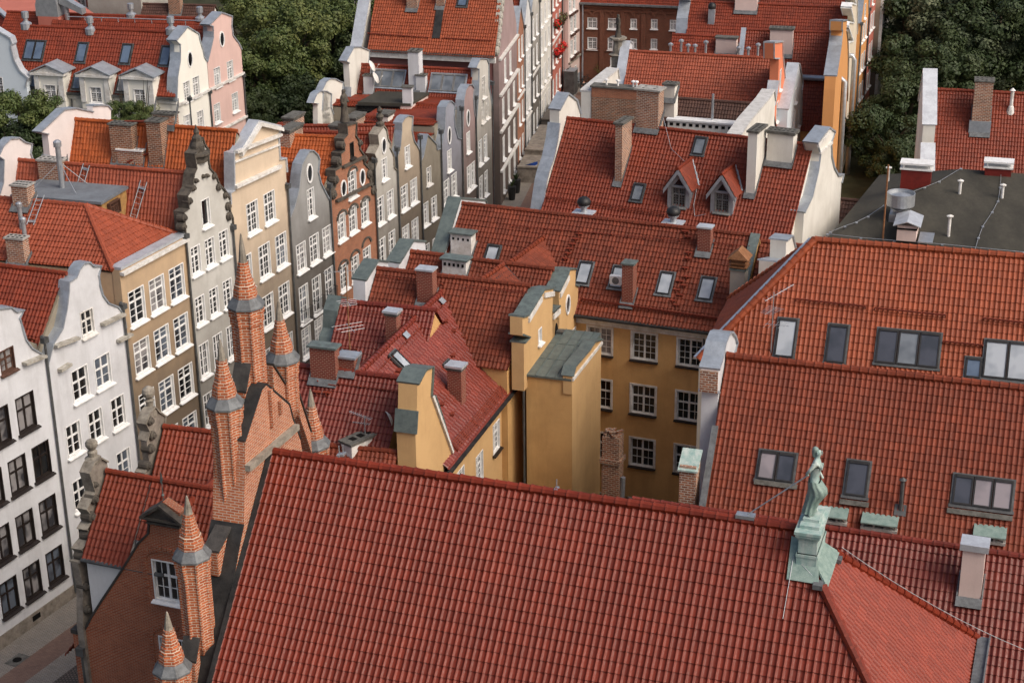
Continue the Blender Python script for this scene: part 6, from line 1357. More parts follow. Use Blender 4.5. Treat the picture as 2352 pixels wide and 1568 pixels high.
skylight(R1, z02(1295, 1010), .78, 1.25, T1, 'frame_dark', 'glass_roof'); skylight(R1, z02(870, 1330), .75, 1.2, T1, 'frame_dark', 'glass_roof')
bars(R1, z02(240, 1362), z02(1055, 1480), T1, (.12, .24), every=1.3)
def dormer(T, R, p, w, hw, rise, tile, wallm, win=(1.0, 1.35), style='gridf', fm='frame_grey'):
    c = R.hit(p); u, f = R.uh, R.f; F = Face((c - u * w / 2)[:2], (c + u * w / 2)[:2]); F.n = f; z0 = c[2] - .1; z1 = z0 + hw; zt = z1 + rise
    dep = lambda z: max(.1, (z - c[2]) / R.tf)
    wl = [(w / 2, z0 + .25 + win[1] / 2, win[0], win[1])]
    m = MB(); tri = [(w / 2 - .36, wl[0][1] + win[1] / 2 + .1), (w / 2 + .36, wl[0][1] + win[1] / 2 + .1), (w / 2, wl[0][1] + win[1] / 2 + .62)]
    wallmesh(m, F, [(0, z0 - .4), (0, z1), (w / 2, zt), (w, z1), (w, z0 - .4)], rects(wl) + [tri], .25, .2)
    for s in (0, w): m.prism([F.P(s, z0 - .4, -.25), F.P(s, z1, -.25), F.P(s, z1, -dep(z1) - .2)], u * (.1 if s == 0 else -.1))
    d = m.build('dormer', wallm, T)
    window(F, *wl[0], d, style, fm, 'glass', out=-.03) if False else window(F, wl[0][0], wl[0][1], wl[0][2], wl[0][3], d, style, fm, 'glass')
    g = MB(); g.add([F.P(a, b, -.12) for a, b in tri], [(0, 1, 2)]); g.build('pane', 'glass', d)
    ov = .28; ap = F.P(w / 2, zt + .02, ov); bk = F.P(w / 2, zt + .02, -dep(zt) - .1)
    for s in (-1, 1):
        lo = u * s * (w / 2 + .22) - UP * rise * (1 + .44 / w); dz = dep(z1 - .1)
        e0 = ap + lo; e1 = F.P(w / 2, zt + .02, -dep(zt + lo[2]) ) + lo
        roofsheet('dormer_roof', [[ap, bk, e1, e0]], f, tile, d, ns=4)
        mm = MB(); mm.prism([ap + f * .02, e0 + f * .02, e0 + f * .02 - UP * .32, ap + f * .02 - UP * .36], -f * .06); mm.build('bargeboard', wallm, d)
        mm = MB(); mm.tube([bk + UP * .05, e1 + UP * .08], .1, 5); mm.build('valley_flashing', wallm, d)
    ridgecap([bk + UP * .03, ap + UP * .03], tile, d, .11)
dormer(T1, R1, z02(1145, 1440), 1.55, 1.75, 1.15, 'tile_red', 'zinc'); dormer(T1, R1, z02(1442, 1480), 1.55, 1.75, 1.15, 'tile_red', 'zinc')
cable([R1.hit(z02(1040, 890)) + UP * .8, R1.hit(z02(1100, 1030)) + R1.n * .1, R1.hit(z02(1205, 1130)) + R1.n * .15], 'thin lightning cable sagging from the brick chimney to the left dormer'); cable([R1.hit(z02(1280, 1290)) + R1.n * .15, R1.hit(z02(1255, 1420)) + R1.n * .12, R1.hit(z02(1262, 1495)) + R1.n * .12, R1.hit(z02(1340, 1480)) + R1.n * .12], 'thin lightning cable dropping between the two peaked dormers')
m_ = MB(); e = A + (R1.f - UP * R1.tf) * 7.0; m_.box(e - UP * .12, u_ * 17.5, R1.f * .28, UP * .16); m_.build('gutter', 'lead_black', T1)
# chimney cowls that stand between this roof and the courtyard house
for p, h_, lb in ((z02(495, 1500), 1.0, 'black and silver round cowl on a small brick chimney, left one of two'), (z02(1110, 1570), .9, 'black and silver round cowl on a white capped brick chimney, right one of two')):
    q = RA.Rb.o + 0; q = atz(p, 15.1); T = thing('chimney_cowl', lb, 'chimney cowl', q, 'round black chimney cowls'); m_ = MB(); m_.cbox(q - UP * .6, uA, fA, UP, 1.0, .7, 1.8); m_.build('shaft', 'brick_chim_red', T); m_ = MB(); m_.cbox(q + UP * .35, uA, fA, UP, 1.3, .95, .1); m_.build('cap', 'zinc_light', T)
    m_ = MB(); m_.lathe(q + UP * .4, [(.2, 0), (.2, .25), (.34, .35), (.36, .42), (.2, .45)], 14); m_.build('base', 'galvanised', T); m_ = MB(); m_.lathe(q + UP * .8, [(.3, 0), (.42, .12), (.44, .25), (.36, .42), (.2, .53), (.03, .58)], 16); m_.build('hood', 'iron_black', T, smooth=True)
# --- brown roofed house between brick firewall and white parapets
zr2 = 15.6; A = atz(z02(560, 640), zr2); B = atz(z02(1640, 716), zr2); A = atz(z02(1085, 676), zr2); u_ = nrm(B - A); A = A - u_ * 5.2; B = A + u_ * 13.2
T2 = thing('brown_roof_house', 'house with dark brown tiled roof between a brick firewall and stepped white parapets', 'house', (A + B) / 2 - UP * zr2)
R2b = gabled(T2, A, B, 45, 5.5, 45, 3.2, 'tile_brown', 'plaster_white', ns=4)
parapet(T2, A - u_ * .1, -R2b.f, [z02(545, 900), z02(545, 640), z02(560, 622), z02(640, 555), z02(728, 482), z02(735, 560)], .8, 'plaster_offwhite', 'stone_pale', zlow=0, flipn=R2b.uh, capth=.14)
parapet(T2, B + u_ * .5, -R2b.f, [z02(1570, 940), z02(1640, 835), z02(1700, 765), z03(0, 690), z03(40, 630), z03(50, 700)], .8, 'plaster_offwhite', 'stone_pale', zlow=0, flipn=R2b.uh, capth=.14)
q = atz(z02(710, 840), 14.2); m_ = MB(); m_.cbox(q + u_ * .2 + UP * .2, u_, R2b.f, UP, 3.9, .9, 5.0); o = m_.build('firewall', 'brick_chim_dark', T2); m_ = MB(); m_.cbox(q + u_ * .2 + UP * 2.76, u_, R2b.f, UP, 4.1, 1.15, .12); m_.build('coping', 'concrete_dark', o)
m_ = MB(); m_.cbox(q + u_ * .2 + UP * 2.3 + R2b.f * .02, u_, R2b.f, UP, 3.92, .9, .75); m_.build('brick_course', 'brick_row', o)
for k in (-.9, 0., 1.2, 1.45): m_ = MB(); m_.lathe(q + u_ * (k + .2) + UP * 2.8, [(.07, 0), (.07, .35), (.17, .37), (.17, .45), (.03, .52)], 8); m_.build('flue', 'paint_white', o)
q = R2b.hit(z02(1310, 900)); m_ = MB(); m_.cbox(q + UP * .2, u_, R2b.f, UP, 5.2, .8, 1.0); o = m_.build('vent_block', 'plaster_offwhite', T2); m_ = MB(); m_.cbox(q + UP * .77, u_, R2b.f, UP, 5.4, 1.0, .14); m_.build('coping', 'paint_white', o)
for k in range(10): m_ = MB(); m_.cbox(q + u_ * (-2.3 + k * .5) + R2b.f * .41 + UP * .45, u_, R2b.f, UP, .26, .03, .22); m_.build('vent_hole', 'soot_shade', o)
q = R2b.hit(z02(1378, 880)); m_ = MB(); m_.tube([q, q + UP * 2.6], .1, 7); m_.build('vent_pipe', 'galvanised', T2)
# --- salmon tiled house with coral gable and a column statue
zr3 = 16.2; A = atz((1446, 118), zr3); B = atz((1792, 136), zr3); u_ = nrm(B - A)
T3 = thing('coral_house', 'house with big salmon red roof, coral pink gable and white rear gable with column', 'house', (A + B) / 2 - UP * zr3)
R3b = gabled(T3, A, B, 47, 6.4, 47, 4, 'tile_salmon', 'plaster_offwhite', ns=4)
parapet(T3, A - u_ * .06, -R3b.f, [z02(765, 700), z02(768, 600), z02(780, 480), z02(800, 350), z02(808, 290), z02(828, 300), z02(830, 350)], .6, 'plaster_white', 'zinc_light', zlow=0, flipn=R3b.uh, capth=.12)
Fc, _ = parapet(T3, B + u_ * .4, -R3b.f, [z03(40, 820), z03(46, 730), z03(70, 560), z03(75, 410), z03(38, 408), z03(38, 300), z03(98, 292), z03(100, 400), z03(118, 560), z03(124, 680), z03(124, 800)], .7, 'plaster_coral', 'zinc_light', zlow=0, flipn=R3b.uh, capth=.12, wins=[(p, .9, 1.7, 'cas') for p in (z03(84, 550), z03(88, 760), z03(62, 770))])
q = A - u_ * 1.0 + UP * -.6; m_ = MB(); m_.cbox(q - UP * 1.5, u_, R3b.f, UP, .9, .9, 3.4); m_.lathe(q + UP * .2, [(.7, 0), (.8, .1), (.45, .2), (.4, 1.2), (.5, 1.3), (.75, 1.4), (.75, 1.55)], 8); m_.build('stone_column', 'stone', T3)
def small_statue(base, h, label, mat='stone', yaw=0., grp='stone figures on the gables', arms=((.16, -.1, .72), (.1, -.2, .62))):
    T = thing('statue', label, 'statue', base, grp); s = h / 1.8; xd = azv(yaw); yd = V3(-xd[1], xd[0], 0)
    P = [(0, 0, .95), (0, 0, 1.15), (0, 0, 1.38), (0, 0, 1.52), (.02, 0, 1.66), (.01, 0, 1.76), (0, .1, .85), (.05, .11, .48), (0, .12, .04), (0, -.1, .85), (-.04, -.11, .48), (-.02, -.12, .04), (0, .19, 1.38), (.05, .26, 1.12), (.2, .16, 1.05), (0, -.19, 1.38), (-.02, -.28, 1.12), (.12, -.2, .95)]
    E_ = [(0, 1), (1, 2), (2, 3), (3, 4), (4, 5), (0, 6), (6, 7), (7, 8), (0, 9), (9, 10), (10, 11), (2, 12), (12, 13), (13, 14), (2, 15), (15, 16), (16, 17)]
    rr = [(.19, .22), (.17, .2), (.18, .24), .09, (.14, .13), (.11, .11), .13, .1, .08, .13, .1, .08, .1, .08, .07, .1, .08, .07]
    place_local(skinmesh(P, E_, rr, 0, 1), 'body', mat, base, xd, yd, T, s); m_ = MB(); m_.lathe(base, [(.27 * s, .02), (.2 * s, .4 * s), (.15 * s, .72 * s)], 9); m_.build('drapery', mat, T, smooth=True); return T
small_statue(q + UP * 1.73, 2.0, 'weathered stone figure on a column by the salmon red roof, against the brick facade', 'stone_dark', 200)
small_statue(st6, 2.3, 'dark stone figure on top of the stepped orange brick gable', 'stone_dark', -20)
# --- blue house behind it and the following gables
zb = 14.6; B = atz(z03(206, 452), zb); A = B - u_ * 11
Tb = thing('blue_house', 'narrow pale blue gabled house between the coral gable and the ochre wall', 'house', B - UP * zb); Rb_ = gabled(Tb, A, B, 58, 4.2, 58, 3.6, 'tile_brown', 'plaster_blue', ns=3)
Fb_, _ = parapet(Tb, B + u_ * .3, -Rb_.f, [z03(128, 900), z03(135, 760), z03(165, 640), z03(206, 442), z03(214, 450), z03(238, 575), z03(230, 620), z03(226, 900)], .8, 'plaster_blue', 'zinc_light', zlow=0, flipn=Rb_.uh, capth=.12, wins=[(z03(190, 660), .8, 1.2, 'cas'), (z03(180, 830), .8, 1.8, 'cas'), (z03(212, 800), .8, 1.8, 'cas')])
z4 = 15.8; A = atz(z02(1588, 206), z4); B = atz(z03(500, 232), z4); u4 = nrm(B - A)
T4 = thing('apricot_house', 'apricot house with rust red roof, ochre side wall and fat white downpipe', 'house', (A + B) / 2 - UP * z4)
R4 = gabled(T4, A, B, 50, 6.2, 50, 4, 'tile_red', 'plaster_apricot', ns=4)
F4, _ = parapet(T4, B + u4 * .5, -R4.f, [z03(462, 620), z03(468, 530), z03(500, 320), z03(510, 215), z03(505, 212), z03(508, 150), z03(545, 145), z03(540, 215), z03(548, 300), z03(550, 400), z03(545, 700)], .9, 'plaster_apricot', 'zinc', zlow=0, flipn=R4.uh, capth=.12)
m_ = MB(); m_.box(A - u4 * .1 + UP * .12, u4 * .45, R4.d * 9.5, R4.n * .16); m_.build('verge_flashing', 'zinc', T4)
chimney(R4, z03(85, 385), 2.0, .9, 2.3, T4, 'plaster_palepink', 'concrete_dark', .16, .12, holes=6)
zf = B[2] - R4.tf * 6.2 - .3
Fo = Face(atz(z03(238, 650), zf)[:2], atz(z03(452, 662), zf)[:2]); 
m_ = MB(); wallmesh(m_, Fo, [(-.6, 0), (-.6, zf), (Fo.w + .6, zf), (Fo.w + .6, 0)], (), .4); m_.build('front_wall', 'plaster_apricot', T4)
m_ = MB(); m_.box(Fo.P(-.1, zf, .3), Fo.u * (Fo.w + .1), -Fo.n * 1.3 + UP * 1.3, UP * .1, 0)
for k in range(12): m_.box(Fo.P(Fo.w * k / 11.5, zf + .1, .34), Fo.u * .07, -Fo.n * 1.3 + UP * 1.3, UP * .06, 1)
m_.build('eave_sheet', ['glass_roof', 'zinc_dark'], T4)
m_ = MB(); q0_ = R4.hit(z03(236, 545)) + R4.n * .3; q1_ = Fo.P(Fo.w + 1.2, zf + 1.7, .6); q1_ = q0_ + u4 * (np.dot(q1_ - q0_, u4)) ; m_.tube([q0_, q1_, q1_ + u4 * .25 - UP * .2, q1_ + u4 * .3 - UP * 12], .26, 12); m_.build('downpipe', 'galvanised', T4, smooth=True)
# row of grazing street fronts further right
z5 = 16.0; A = atz(z02(1232, 12), z5); B = atz(z03(556, 55), z5); u5 = nrm(B - A)
T5 = thing('cream_house', 'cream house with white stepped gable edge above the rust red roof', 'house', (A + B) / 2 - UP * z5); R5 = gabled(T5, A, B, 48, 6, 48, 4, 'tile_red', 'plaster_creamclean', ns=3)
F5, _ = parapet(T5, B + u5 * .4, -R5.f, [z03(548, 330), z03(552, 300), z03(585, 290), z03(550, 190), z03(556, 160), z03(590, 165), z03(568, 60), z03(575, 30), z03(605, 40), z03(585, -40), z03(600, -80), z03(612, -70), z03(612, 300)], .8, 'plaster_creamclean', 'paint_white', zlow=0, flipn=R5.uh, capth=.16)
m_ = MB(); q1_ = F5.P(F5.uz(z03(560, 400))[0], F5.uz(z03(560, 400))[1], .3); m_.tube([q1_ - u5 * .9 + UP * .3, q1_ + UP * .2, q1_ + u5 * .2 - UP * .2, q1_ + u5 * .22 - UP * 12], .24, 12); m_.build('downpipe', 'galvanised', T5, smooth=True)
parapet(T5, A - u5 * .05, -R5.f, [z02(1198, 240), z02(1205, 130), z02(1225, 10), z02(1210, -20), z02(1240, -60), z02(1250, 0)], .9, 'plaster_offwhite', 'zinc', zlow=0, flipn=R5.uh)
q = R5.hit(z02(1375, 148)); m_ = MB(); m_.cbox(q + UP * .3, u5, R5.f, UP, .6, .6, 1.8); o = m_.build('vent', 'zinc', T5); m_ = MB(); m_.lathe(q + UP * 1.2, [(.35, 0), (.4, .25), (.3, .5), (.03, .6)], 10); m_.build('hood', 'iron_black', o, smooth=True)
chimney(R5, z02(1610, 85), 2.1, .9, 1.8, T5, 'plaster_palepink', 'concrete_dark', .12, .1, holes=5)
z6 = 14.4; A = atz(z02(1105, 240), z6); B = atz(z02(1560, 262), z6)
Tm = thing('red_roofed_house', 'small rust red roof with row of slim silver flues, behind the salmon red roof', 'house', (A + B) / 2 - UP * z6); Rm = gabled(Tm, A, B, 45, 4.5, 45, 3, 'tile_red', 'plaster_offwhite', ns=3)
chimney(Rm, z02(1472, 380), 1.9, .8, 1.5, Tm, 'plaster_palepink', 'concrete_dark', .12, .1)
for k, t in enumerate((0, .09, .15, .21, .30, .58, .66, .74)):
    m_ = MB(); p = R3b.A + u_ * (3.2 + t * 10.) * 1 - R3b.f * 1.6 - UP * .6; m_.lathe(p, [(.1, -1), (.1, .9 + .35 * (k % 3 == 1)), (.22, .92 + .35 * (k % 3 == 1)), (.22, 1.05 + .35 * (k % 3 == 1)), (.05, 1.15 + .35 * (k % 3 == 1))], 8); m_.build('flue', 'galvanised', Tm)
m_ = MB(); p = R3b.A + u_ * 6.5 - R3b.f * 1.6 - UP * .8; m_.cbox(p, u_, R3b.f, UP, 9, .7, .9); m_.build('chimney', 'concrete_dark', Tm)
# street fronts in orange, red and beige seen almost edge on
Pq = B_end = F5.P(F5.uz(z03(612, 200))[0], 0)
def graze(label, wallm, px_top, pxw, mat_cap, nwin, ztop, w, prev, pxe):
    p1 = vplane_hit(prev, 70, pxe); p1[2] = 0; w = float(np.linalg.norm(p1 - prev)); F = Face(prev[:2], p1[:2]); T = thing('street_house', label, 'house', F.P(w / 2, 0, -3), 'street fronts seen almost edge on')
    out = [(.02, 0), (.02, ztop - 4.2), (w / 2 - .7, ztop), (w / 2 + .7, ztop), (w - .02, ztop - 4.2), (w - .02, 0)]
    wl = [(w * f, z, .95, 1.7) for f in (.2, .5, .8) for z in np.arange(2.2, ztop - 5, 3.1)] + [(w / 2, ztop - 3.4, .9, 1.5)]
    m = MB(); wallmesh(m, F, out, rects(wl), .5, .2); o = m.build('front_wall', wallm, T); c = MB(); copingstrip(c, F, out[1:5], back=.8, over=.08, th=.1); c.build('coping', mat_cap, o)
    for x in wl: window(F, *x, T, 'cas', 'paint_white', 'glass')
    E0, E1 = F.P(0, ztop - 4.4, -.5), F.P(w, ztop - 4.4, -.5); Rr = F.P(w / 2, ztop - .8, -.5); dv = azv(164) * 10
    roofsheet('roof', [[Rr, Rr + dv, E0 + dv, E0]], dv, 'tile_red', T, ns=3); roofsheet('roof', [[Rr + dv, Rr, E1, E1 + dv]], dv, 'tile_red', T, ns=3)
    m = MB(); m.prism([E0 - UP * .15, Rr - UP * .15, E1 - UP * .15, V3(*E1[:2], 0), V3(*E0[:2], 0)], dv); m.build('wall', wallm, T); pipe(F, [(.1, ztop - 4.3), (.1, .2)], T, .09, hopper=True); return p1
PS = atz((1938, 470), 0.)
PS = hitp((1960, 300), V3(0, 168, 0), V3(0, 1, 0)); PS[2] = 0
p_ = graze('orange street front with small windows, seen edge on beside the cream one', 'plaster_apricot', None, None, 'zinc', 3, 17, 7.5, PS, (1976, 300))
p_ = graze('salmon red street front beside the orange one, seen edge on', 'plaster_salmonred', None, None, 'zinc', 3, 17.5, 8.5, p_, (1991, 300))
Ft = Face(p_[:2], (p_ + azv(70) * 9)[:2]); Tt = thing('tower_house', 'tall beige stone front at the dark park edge with arched opening high up', 'house', Ft.P(4, 0, -3), 'street fronts seen almost edge on')
p0_ = Ft.P(0, 0, .5); Ft = Face(p0_[:2], (p0_ + azv(74.5) * 16)[:2]); wl = [(x, z, 1.1, 2.0) for x in (2.2, 5.2, 8.2, 10.6) for z in (2.5, 6, 9.5, 13, 16.5, 20)]
m_ = MB(); wallmesh(m_, Ft, [(0, 0), (0, 24), (12, 24), (12, 0)], rects(wl), .5, .25); m_.build('front_wall', 'plaster_beige', Tt)
for x in wl: window(Ft, *x, Tt, 'cas', 'paint_white', 'glass')
m_ = MB(); m_.box(Ft.P(.05, 0, -.51), Ft.u * 11.9, -Ft.n * 9 , UP * 23.9); m_.build('wall', 'plaster_stone', Tt)
for x in np.arange(.3, 11.8, 1.6): m_ = MB(); m_.box(Ft.P(x, 0, .002), Ft.u * .3, Ft.n * .3, UP * 23.6); m_.build('pilaster', 'paint_trim', Tt)
for p, i, w_, d__, h_, mt, cp_ in ((z01(240, 880), 6, 2.0, .8, 1.3, 'brick_chim', 'concrete_dark'), (z01(258, 800), 8, 1.8, .8, 1.3, 'brick_chim', 'concrete_dark'), (z01(562, 862), 8, 1.1, .7, 1.2, 'brick_chim', 'concrete_dark'), (z01(685, 800), 10, 1.8, .8, 1.4, 'brick_chim', 'concrete_dark'), (z01(897, 780), 10, 1.2, .8, 1.9, 'plaster_offwhite', 'concrete_dark')):
    T, z_ = ROWS[i]; q = atz(p, z_ + .5) - UP * h_; chim2(T, q, h_, w_, d__, azv(70), cp_, mt)
# ------------------------------------------------------------ left side, the big orange roofed house and the fronts behind it
c0 = atz((1150, 474), 0.); zE = 13.9
Pm = [c0]; azm = math.degrees(math.atan2(*(atz((1290, 212), 0.) - c0)[[1, 0]]))
for px in ((1188, 200), (1204, 200), (1220, 200), (1238.5, 200), (1265.5, 200), (1290, 205)): q = vplane_hit(Pm[-1], azm, px); q[2] = 0; Pm.append(q)
F13 = Face(Pm[0], Pm[1])
eB = hitp((1137, 127), F13.p0, F13.n); zE = eB[2]; eA = atz((845, 112), zE); u13 = nrm(eB - eA); f13 = V3(u13[1], -u13[0], 0); runx = 6.5
A = eA - f13 * runx + UP * runx * math.tan(math.radians(48)); B = eB - f13 * runx + UP * runx * math.tan(math.radians(48))
T13 = thing('mauve_house', 'large patterned mauve house under a big bright orange roof, with wine red side wall', 'house', (A + B) / 2 - UP * A[2])
uF = F13.u; A = eA + uF * runx + UP * runx * 1.11; B = eB + uF * runx + UP * runx * 1.11; R13 = Plane(A, u13, eA - A); R13.d = nrm(eA - A - u13 * (eA - A).dot(u13)); R13.f = f13; R13.uh = u13; dn = eA - A
roofsheet('roof', [[A, B, B + dn * 1.03, A + dn * 1.03]], u13, 'tile_bright', T13, ns=4); dn2 = V3(-dn[0], -dn[1], dn[2]) * .7; roofsheet('roof', [[B, A, A + dn2, B + dn2]], u13, 'tile_bright', T13, ns=3); ridgecap([A, B], 'tile_bright', T13)
m_ = MB(); m_.prism([V3(*p[:2], 0) for p in (eA + uF * .4, F13.P(.1, 0, -.45), F13.P(11, 0, -.45), eA + uF * 11)], UP * (zE - .4)); m_.build('wall', 'plaster_winered', T13)
m_ = MB(); e = eA; m_.box(e - UP * .2, u13 * np.linalg.norm(B - A), R13.f * .22, UP * .14, 1); m_.box(e - UP * .75 - R13.f * .3, u13 * np.linalg.norm(B - A), R13.f * .3, UP * .5, 0); m_.build('cornice', ['paint_trim', 'zinc_dark'], T13)
parapet(T13, A - u13 * .05, -R13.f, [z01(718, 335), z01(728, 300), z01(752, 150), z01(778, 0), z01(785, -60)], .9, 'plaster_offwhite', 'zinc_light', zlow=6, flipn=R13.uh)
chimney(R13, z01(1075, 70), 1.0, .8, 2.2, T13, 'brick_chim', 'concrete'); chimney(R13, z01(1268, 55), .75, .8, 2.0, T13, 'brick_chim', 'concrete')
m_ = MB(); a = R13.hit(z01(1275, 60)); b = R13.hit(z01(1245, 270)); m_.box(a - u13 * .4 + R13.n * .05, u13 * .7, b - a, R13.n * .1); m_.build('flashing', 'lead_black', T13)
skylight(R13, z01(1428, 5), .9, 1.3, T13, 'frame_dark', 'glass_roof_blue'); bars(R13, z01(775, 235), z01(1190, 265), T13, (.1, .2)); bars(R13, z01(1290, 268), z01(1620, 285), T13, (.1, .2))
def far_front(label, F, wall, ztop, wins, T=None, cap='zinc', gable=True, fm='paint_white'):
    T = T or thing('town_house', label, 'house', F.P(F.w / 2, 0, -3), 'house fronts at the far left of the street'); W = F.w
    out = [(.02, 0), (.02, ztop)] + ([(W / 2, ztop + W * .55)] if gable else []) + [(W - .02, ztop), (W - .02, 0)]
    wl = [(u, z, w, h) for u, z, w, h, s in wins]; m = MB(); wallmesh(m, F, out, rects(wl), .5, .22); o = m.build('front_wall', wall, T); c = MB(); copingstrip(c, F, out[1:-1], back=.6, over=.1, th=.1); c.build('coping', cap, o)
    for u, z, w, h, s in wins: window(F, u, z, w, h, T, s, fm)
    pipe(F, [(W - .08, ztop), (W - .08, .3)], T, .08, hopper=True)
    dv = azv(164) * 11; E0, E1 = F.P(0, ztop - .1, -.5), F.P(W, ztop - .1, -.5); Rr = F.P(W / 2, ztop + W * .45, -.5)
    if gable and not T.get('nr'): roofsheet('roof', [[Rr, Rr + dv, E0 + dv, E0]], dv, 'tile_red', T, ns=3); roofsheet('roof', [[Rr + dv, Rr, E1, E1 + dv]], dv, 'tile_red', T, ns=3)
    m = MB(); m.prism([E0 - UP * .15, Rr - UP * .2, E1 - UP * .15, V3(*E1[:2], 0), V3(*E0[:2], 0)], dv); m.build('wall', wall, T); return T
W = F13.w; T13w = [(W * f, z, 1.15, 2.2, 'cas') for f in (.2, .5, .8) for z in (1.9, 5.0, 8.6)] + [(W * f, 12.0, 1.05, 2.1, 'cas') for f in (.33, .62)]
out = [(.02, 0), (.02, zE + .3)]
for k in range(5): out += [(.3 + k * 1.05, zE + .5 + k * 1.5), (.3 + k * 1.05, zE + 1.5 + k * 1.5)]
out = [(.02, 0), (.02, zE + .2), (W / 2, zE + 6.8), (W - .02, zE + .2), (W - .02, 0)]
m_ = MB(); wallmesh(m_, F13, out, rects([w[:4] for w in T13w]), .5, .22); wo = m_.build('front_wall', 'plaster_mauve', T13)
for w in T13w: window(F13, *w[:4], T13, 'cas', 'paint_white')
for z_ in (3.2, 6.9, 10.3, 13.6): m_ = MB(); m_.box(F13.P(.02, z_, .003), F13.u * (W - .04), F13.n * .25, UP * .2); m_.build('string_course', 'paint_trim', T13)
volutes(T13, F13, [((1141 + k * 1.6, 118 - k * 16), 1.5) for k in range(8)], .3, 'stone_light')
specs = [('narrow red brick front with green downpipe, next to the mauve house', 'brick_row', 13.5), ('slim white front beside the narrow brick one', 'plaster_white_lowdark', 13.8), ('greyish cream front with white window bands in the middle of the far row', 'plaster_greywhite', 14.), ('wide white front with ornamental frieze, left of the pink front with flowers', 'plaster_offwhite', 14.5), ('salmon pink front decorated with red flower baskets', 'plaster_salmonred', 14.5)]
FF_ = []
for i, (lb, wl_, zt) in enumerate(specs):
    F = Face(Pm[i + 1], Pm[i + 2]); W = F.w; FF_.append(F); n = 2 if W < 6 else 3; fr = [.3, .72] if n == 2 else [.2, .5, .8]
    T = far_front(lb, F, wl_, zt, [(W * f, z, min(1.1, W * .2), 2.0, 'cas') for f in fr for z in (2.2, 5.6, 9., 12.)])
    for z_ in ((3.9, 10.7) if i % 2 else (7.3,)): m_ = MB(); m_.box(F.P(.02, z_, .003), F.u * (W - .04), F.n * .15, UP * .16); m_.build('string_course', 'paint_trim', T)
FP = FF_[4]; grp = 'flower baskets on the pink front'
def z_a(x, y): return (1114 + .15378 * x, .15378 * y)
for k, (p, mt, lb) in enumerate(((z_a(1030, 360), 'flower_red', 'upper row flower basket nearest the grey downpipe'), (z_a(1078, 312), 'flower_dark', 'dark green middle flower basket of the upper row'), (z_a(1122, 245), 'flower_dark', 'dark green basket at the right end of the upper row'), (z_a(1030, 790), 'flower_red', 'lower row red flower basket nearest the grey downpipe'), (z_a(1078, 735), 'flower_red', 'middle red flower basket of the lower row'), (z_a(1122, 680), 'flower_red', 'red flower basket at the right end of the lower row'))):
    u, z = FP.uz(p); c = FP.P(u, z, .35); T = thing('flower_basket', lb + ' on the salmon pink front', 'flower basket', c - UP * .5, grp); m_ = MB()
    for j in range(150):
        d = nrm(RNG.normal(size=3)); q = c + d * .62 * RNG.random() ** .33; a = nrm(np.cross(d, RNG.normal(size=3))); b = np.cross(d, a); s = .11; m_.add([q - a * s, q - b * s, q + a * s, q + b * s], [(0, 1, 2, 3)], 0 if RNG.random() < .75 else 1)
    m_.build('flowers', [mt, 'leaf'], T); m_ = MB(); m_.lathe(c - UP * .55, [(.1, 0), (.32, .15), (.36, .4)], 8); m_.build('pot', 'bark', T)
# pale pink house that ends the row
c1 = Pm[-1]; q = atz((1333, 188), 0.); a0 = atz((1293, 212), 0.); Fk = Face((a0 + V3(.6, -.3, 0))[:2], q[:2]); W = Fk.w
Tk = thing('pale_pink_house', 'pale pink house with lettering and window boxes at the street end, beside the brick facade', 'house', Fk.P(W / 2, 0, -3))
wl = [(Fk.uz(z_a(*p))[0], Fk.uz(z_a(*p))[1], 1.15, 1.9) for p in ((1240, 430), (1292, 370), (1343, 320), (1240, 765), (1292, 720), (1343, 660), (1272, 70), (1328, 30))] + [(*Fk.uz(z_a(1298, 1110)), .8, 1.3), (*Fk.uz(z_a(1352, 1060)), .8, 1.3), (*Fk.uz(z_a(1242, 1150)), .8, 1.3)]
wl = [w for w in wl if .7 < w[0] < W - .7]
m_ = MB(); wallmesh(m_, Fk, [(0, 0), (0, 13.5), (W / 2, 19), (W, 13.5), (W, 0)], rects(wl), .4, .2); wo = m_.build('front_wall', 'plaster_palepink', Tk); m_ = MB(); copingstrip(m_, Fk, [(0, 13.5), (W / 2, 19), (W, 13.5)], .7, .08, .1); m_.build('coping', 'zinc', wo)
for w in wl: window(Fk, *w, Tk, 'cas', 'paint_white')
m_ = MB(); m_.box(Fk.P(.05, 0, -.41), Fk.u * (W - .1), -Fk.n * 9, UP * 13.4); m_.build('wall', 'plaster_palepink', Tk)
E0, E1 = Fk.P(0, 13.4, -.5), Fk.P(W, 13.4, -.5); Rr = Fk.P(W / 2, 18.4, -.5); dv = -Fk.n * 9; roofsheet('roof', [[Rr, Rr + dv, E0 + dv, E0]], dv, 'tile_red', Tk, ns=3); roofsheet('roof', [[Rr + dv, Rr, E1, E1 + dv]], dv, 'tile_red', Tk, ns=3)
m_ = MB(); u, z = Fk.uz(z_a(1270, 935)); m_.box(Fk.P(0, z - .1, .003), Fk.u * W, Fk.n * .2, UP * .22); m_.build('string_course', 'stone', Tk)
m_ = MB(); m_.box(Fk.P(0, 0, .004), Fk.u * W, Fk.n * .05, UP * 1.3); m_.build('plinth', 'zinc', Tk)
for w in wl[:6]:
    m_ = MB(); m_.box(Fk.P(w[0] - .6, w[1] - 1.25, .1), Fk.u * 1.2, Fk.n * .3, UP * .25); m_.build('window_box', 'frame_brown', Tk)
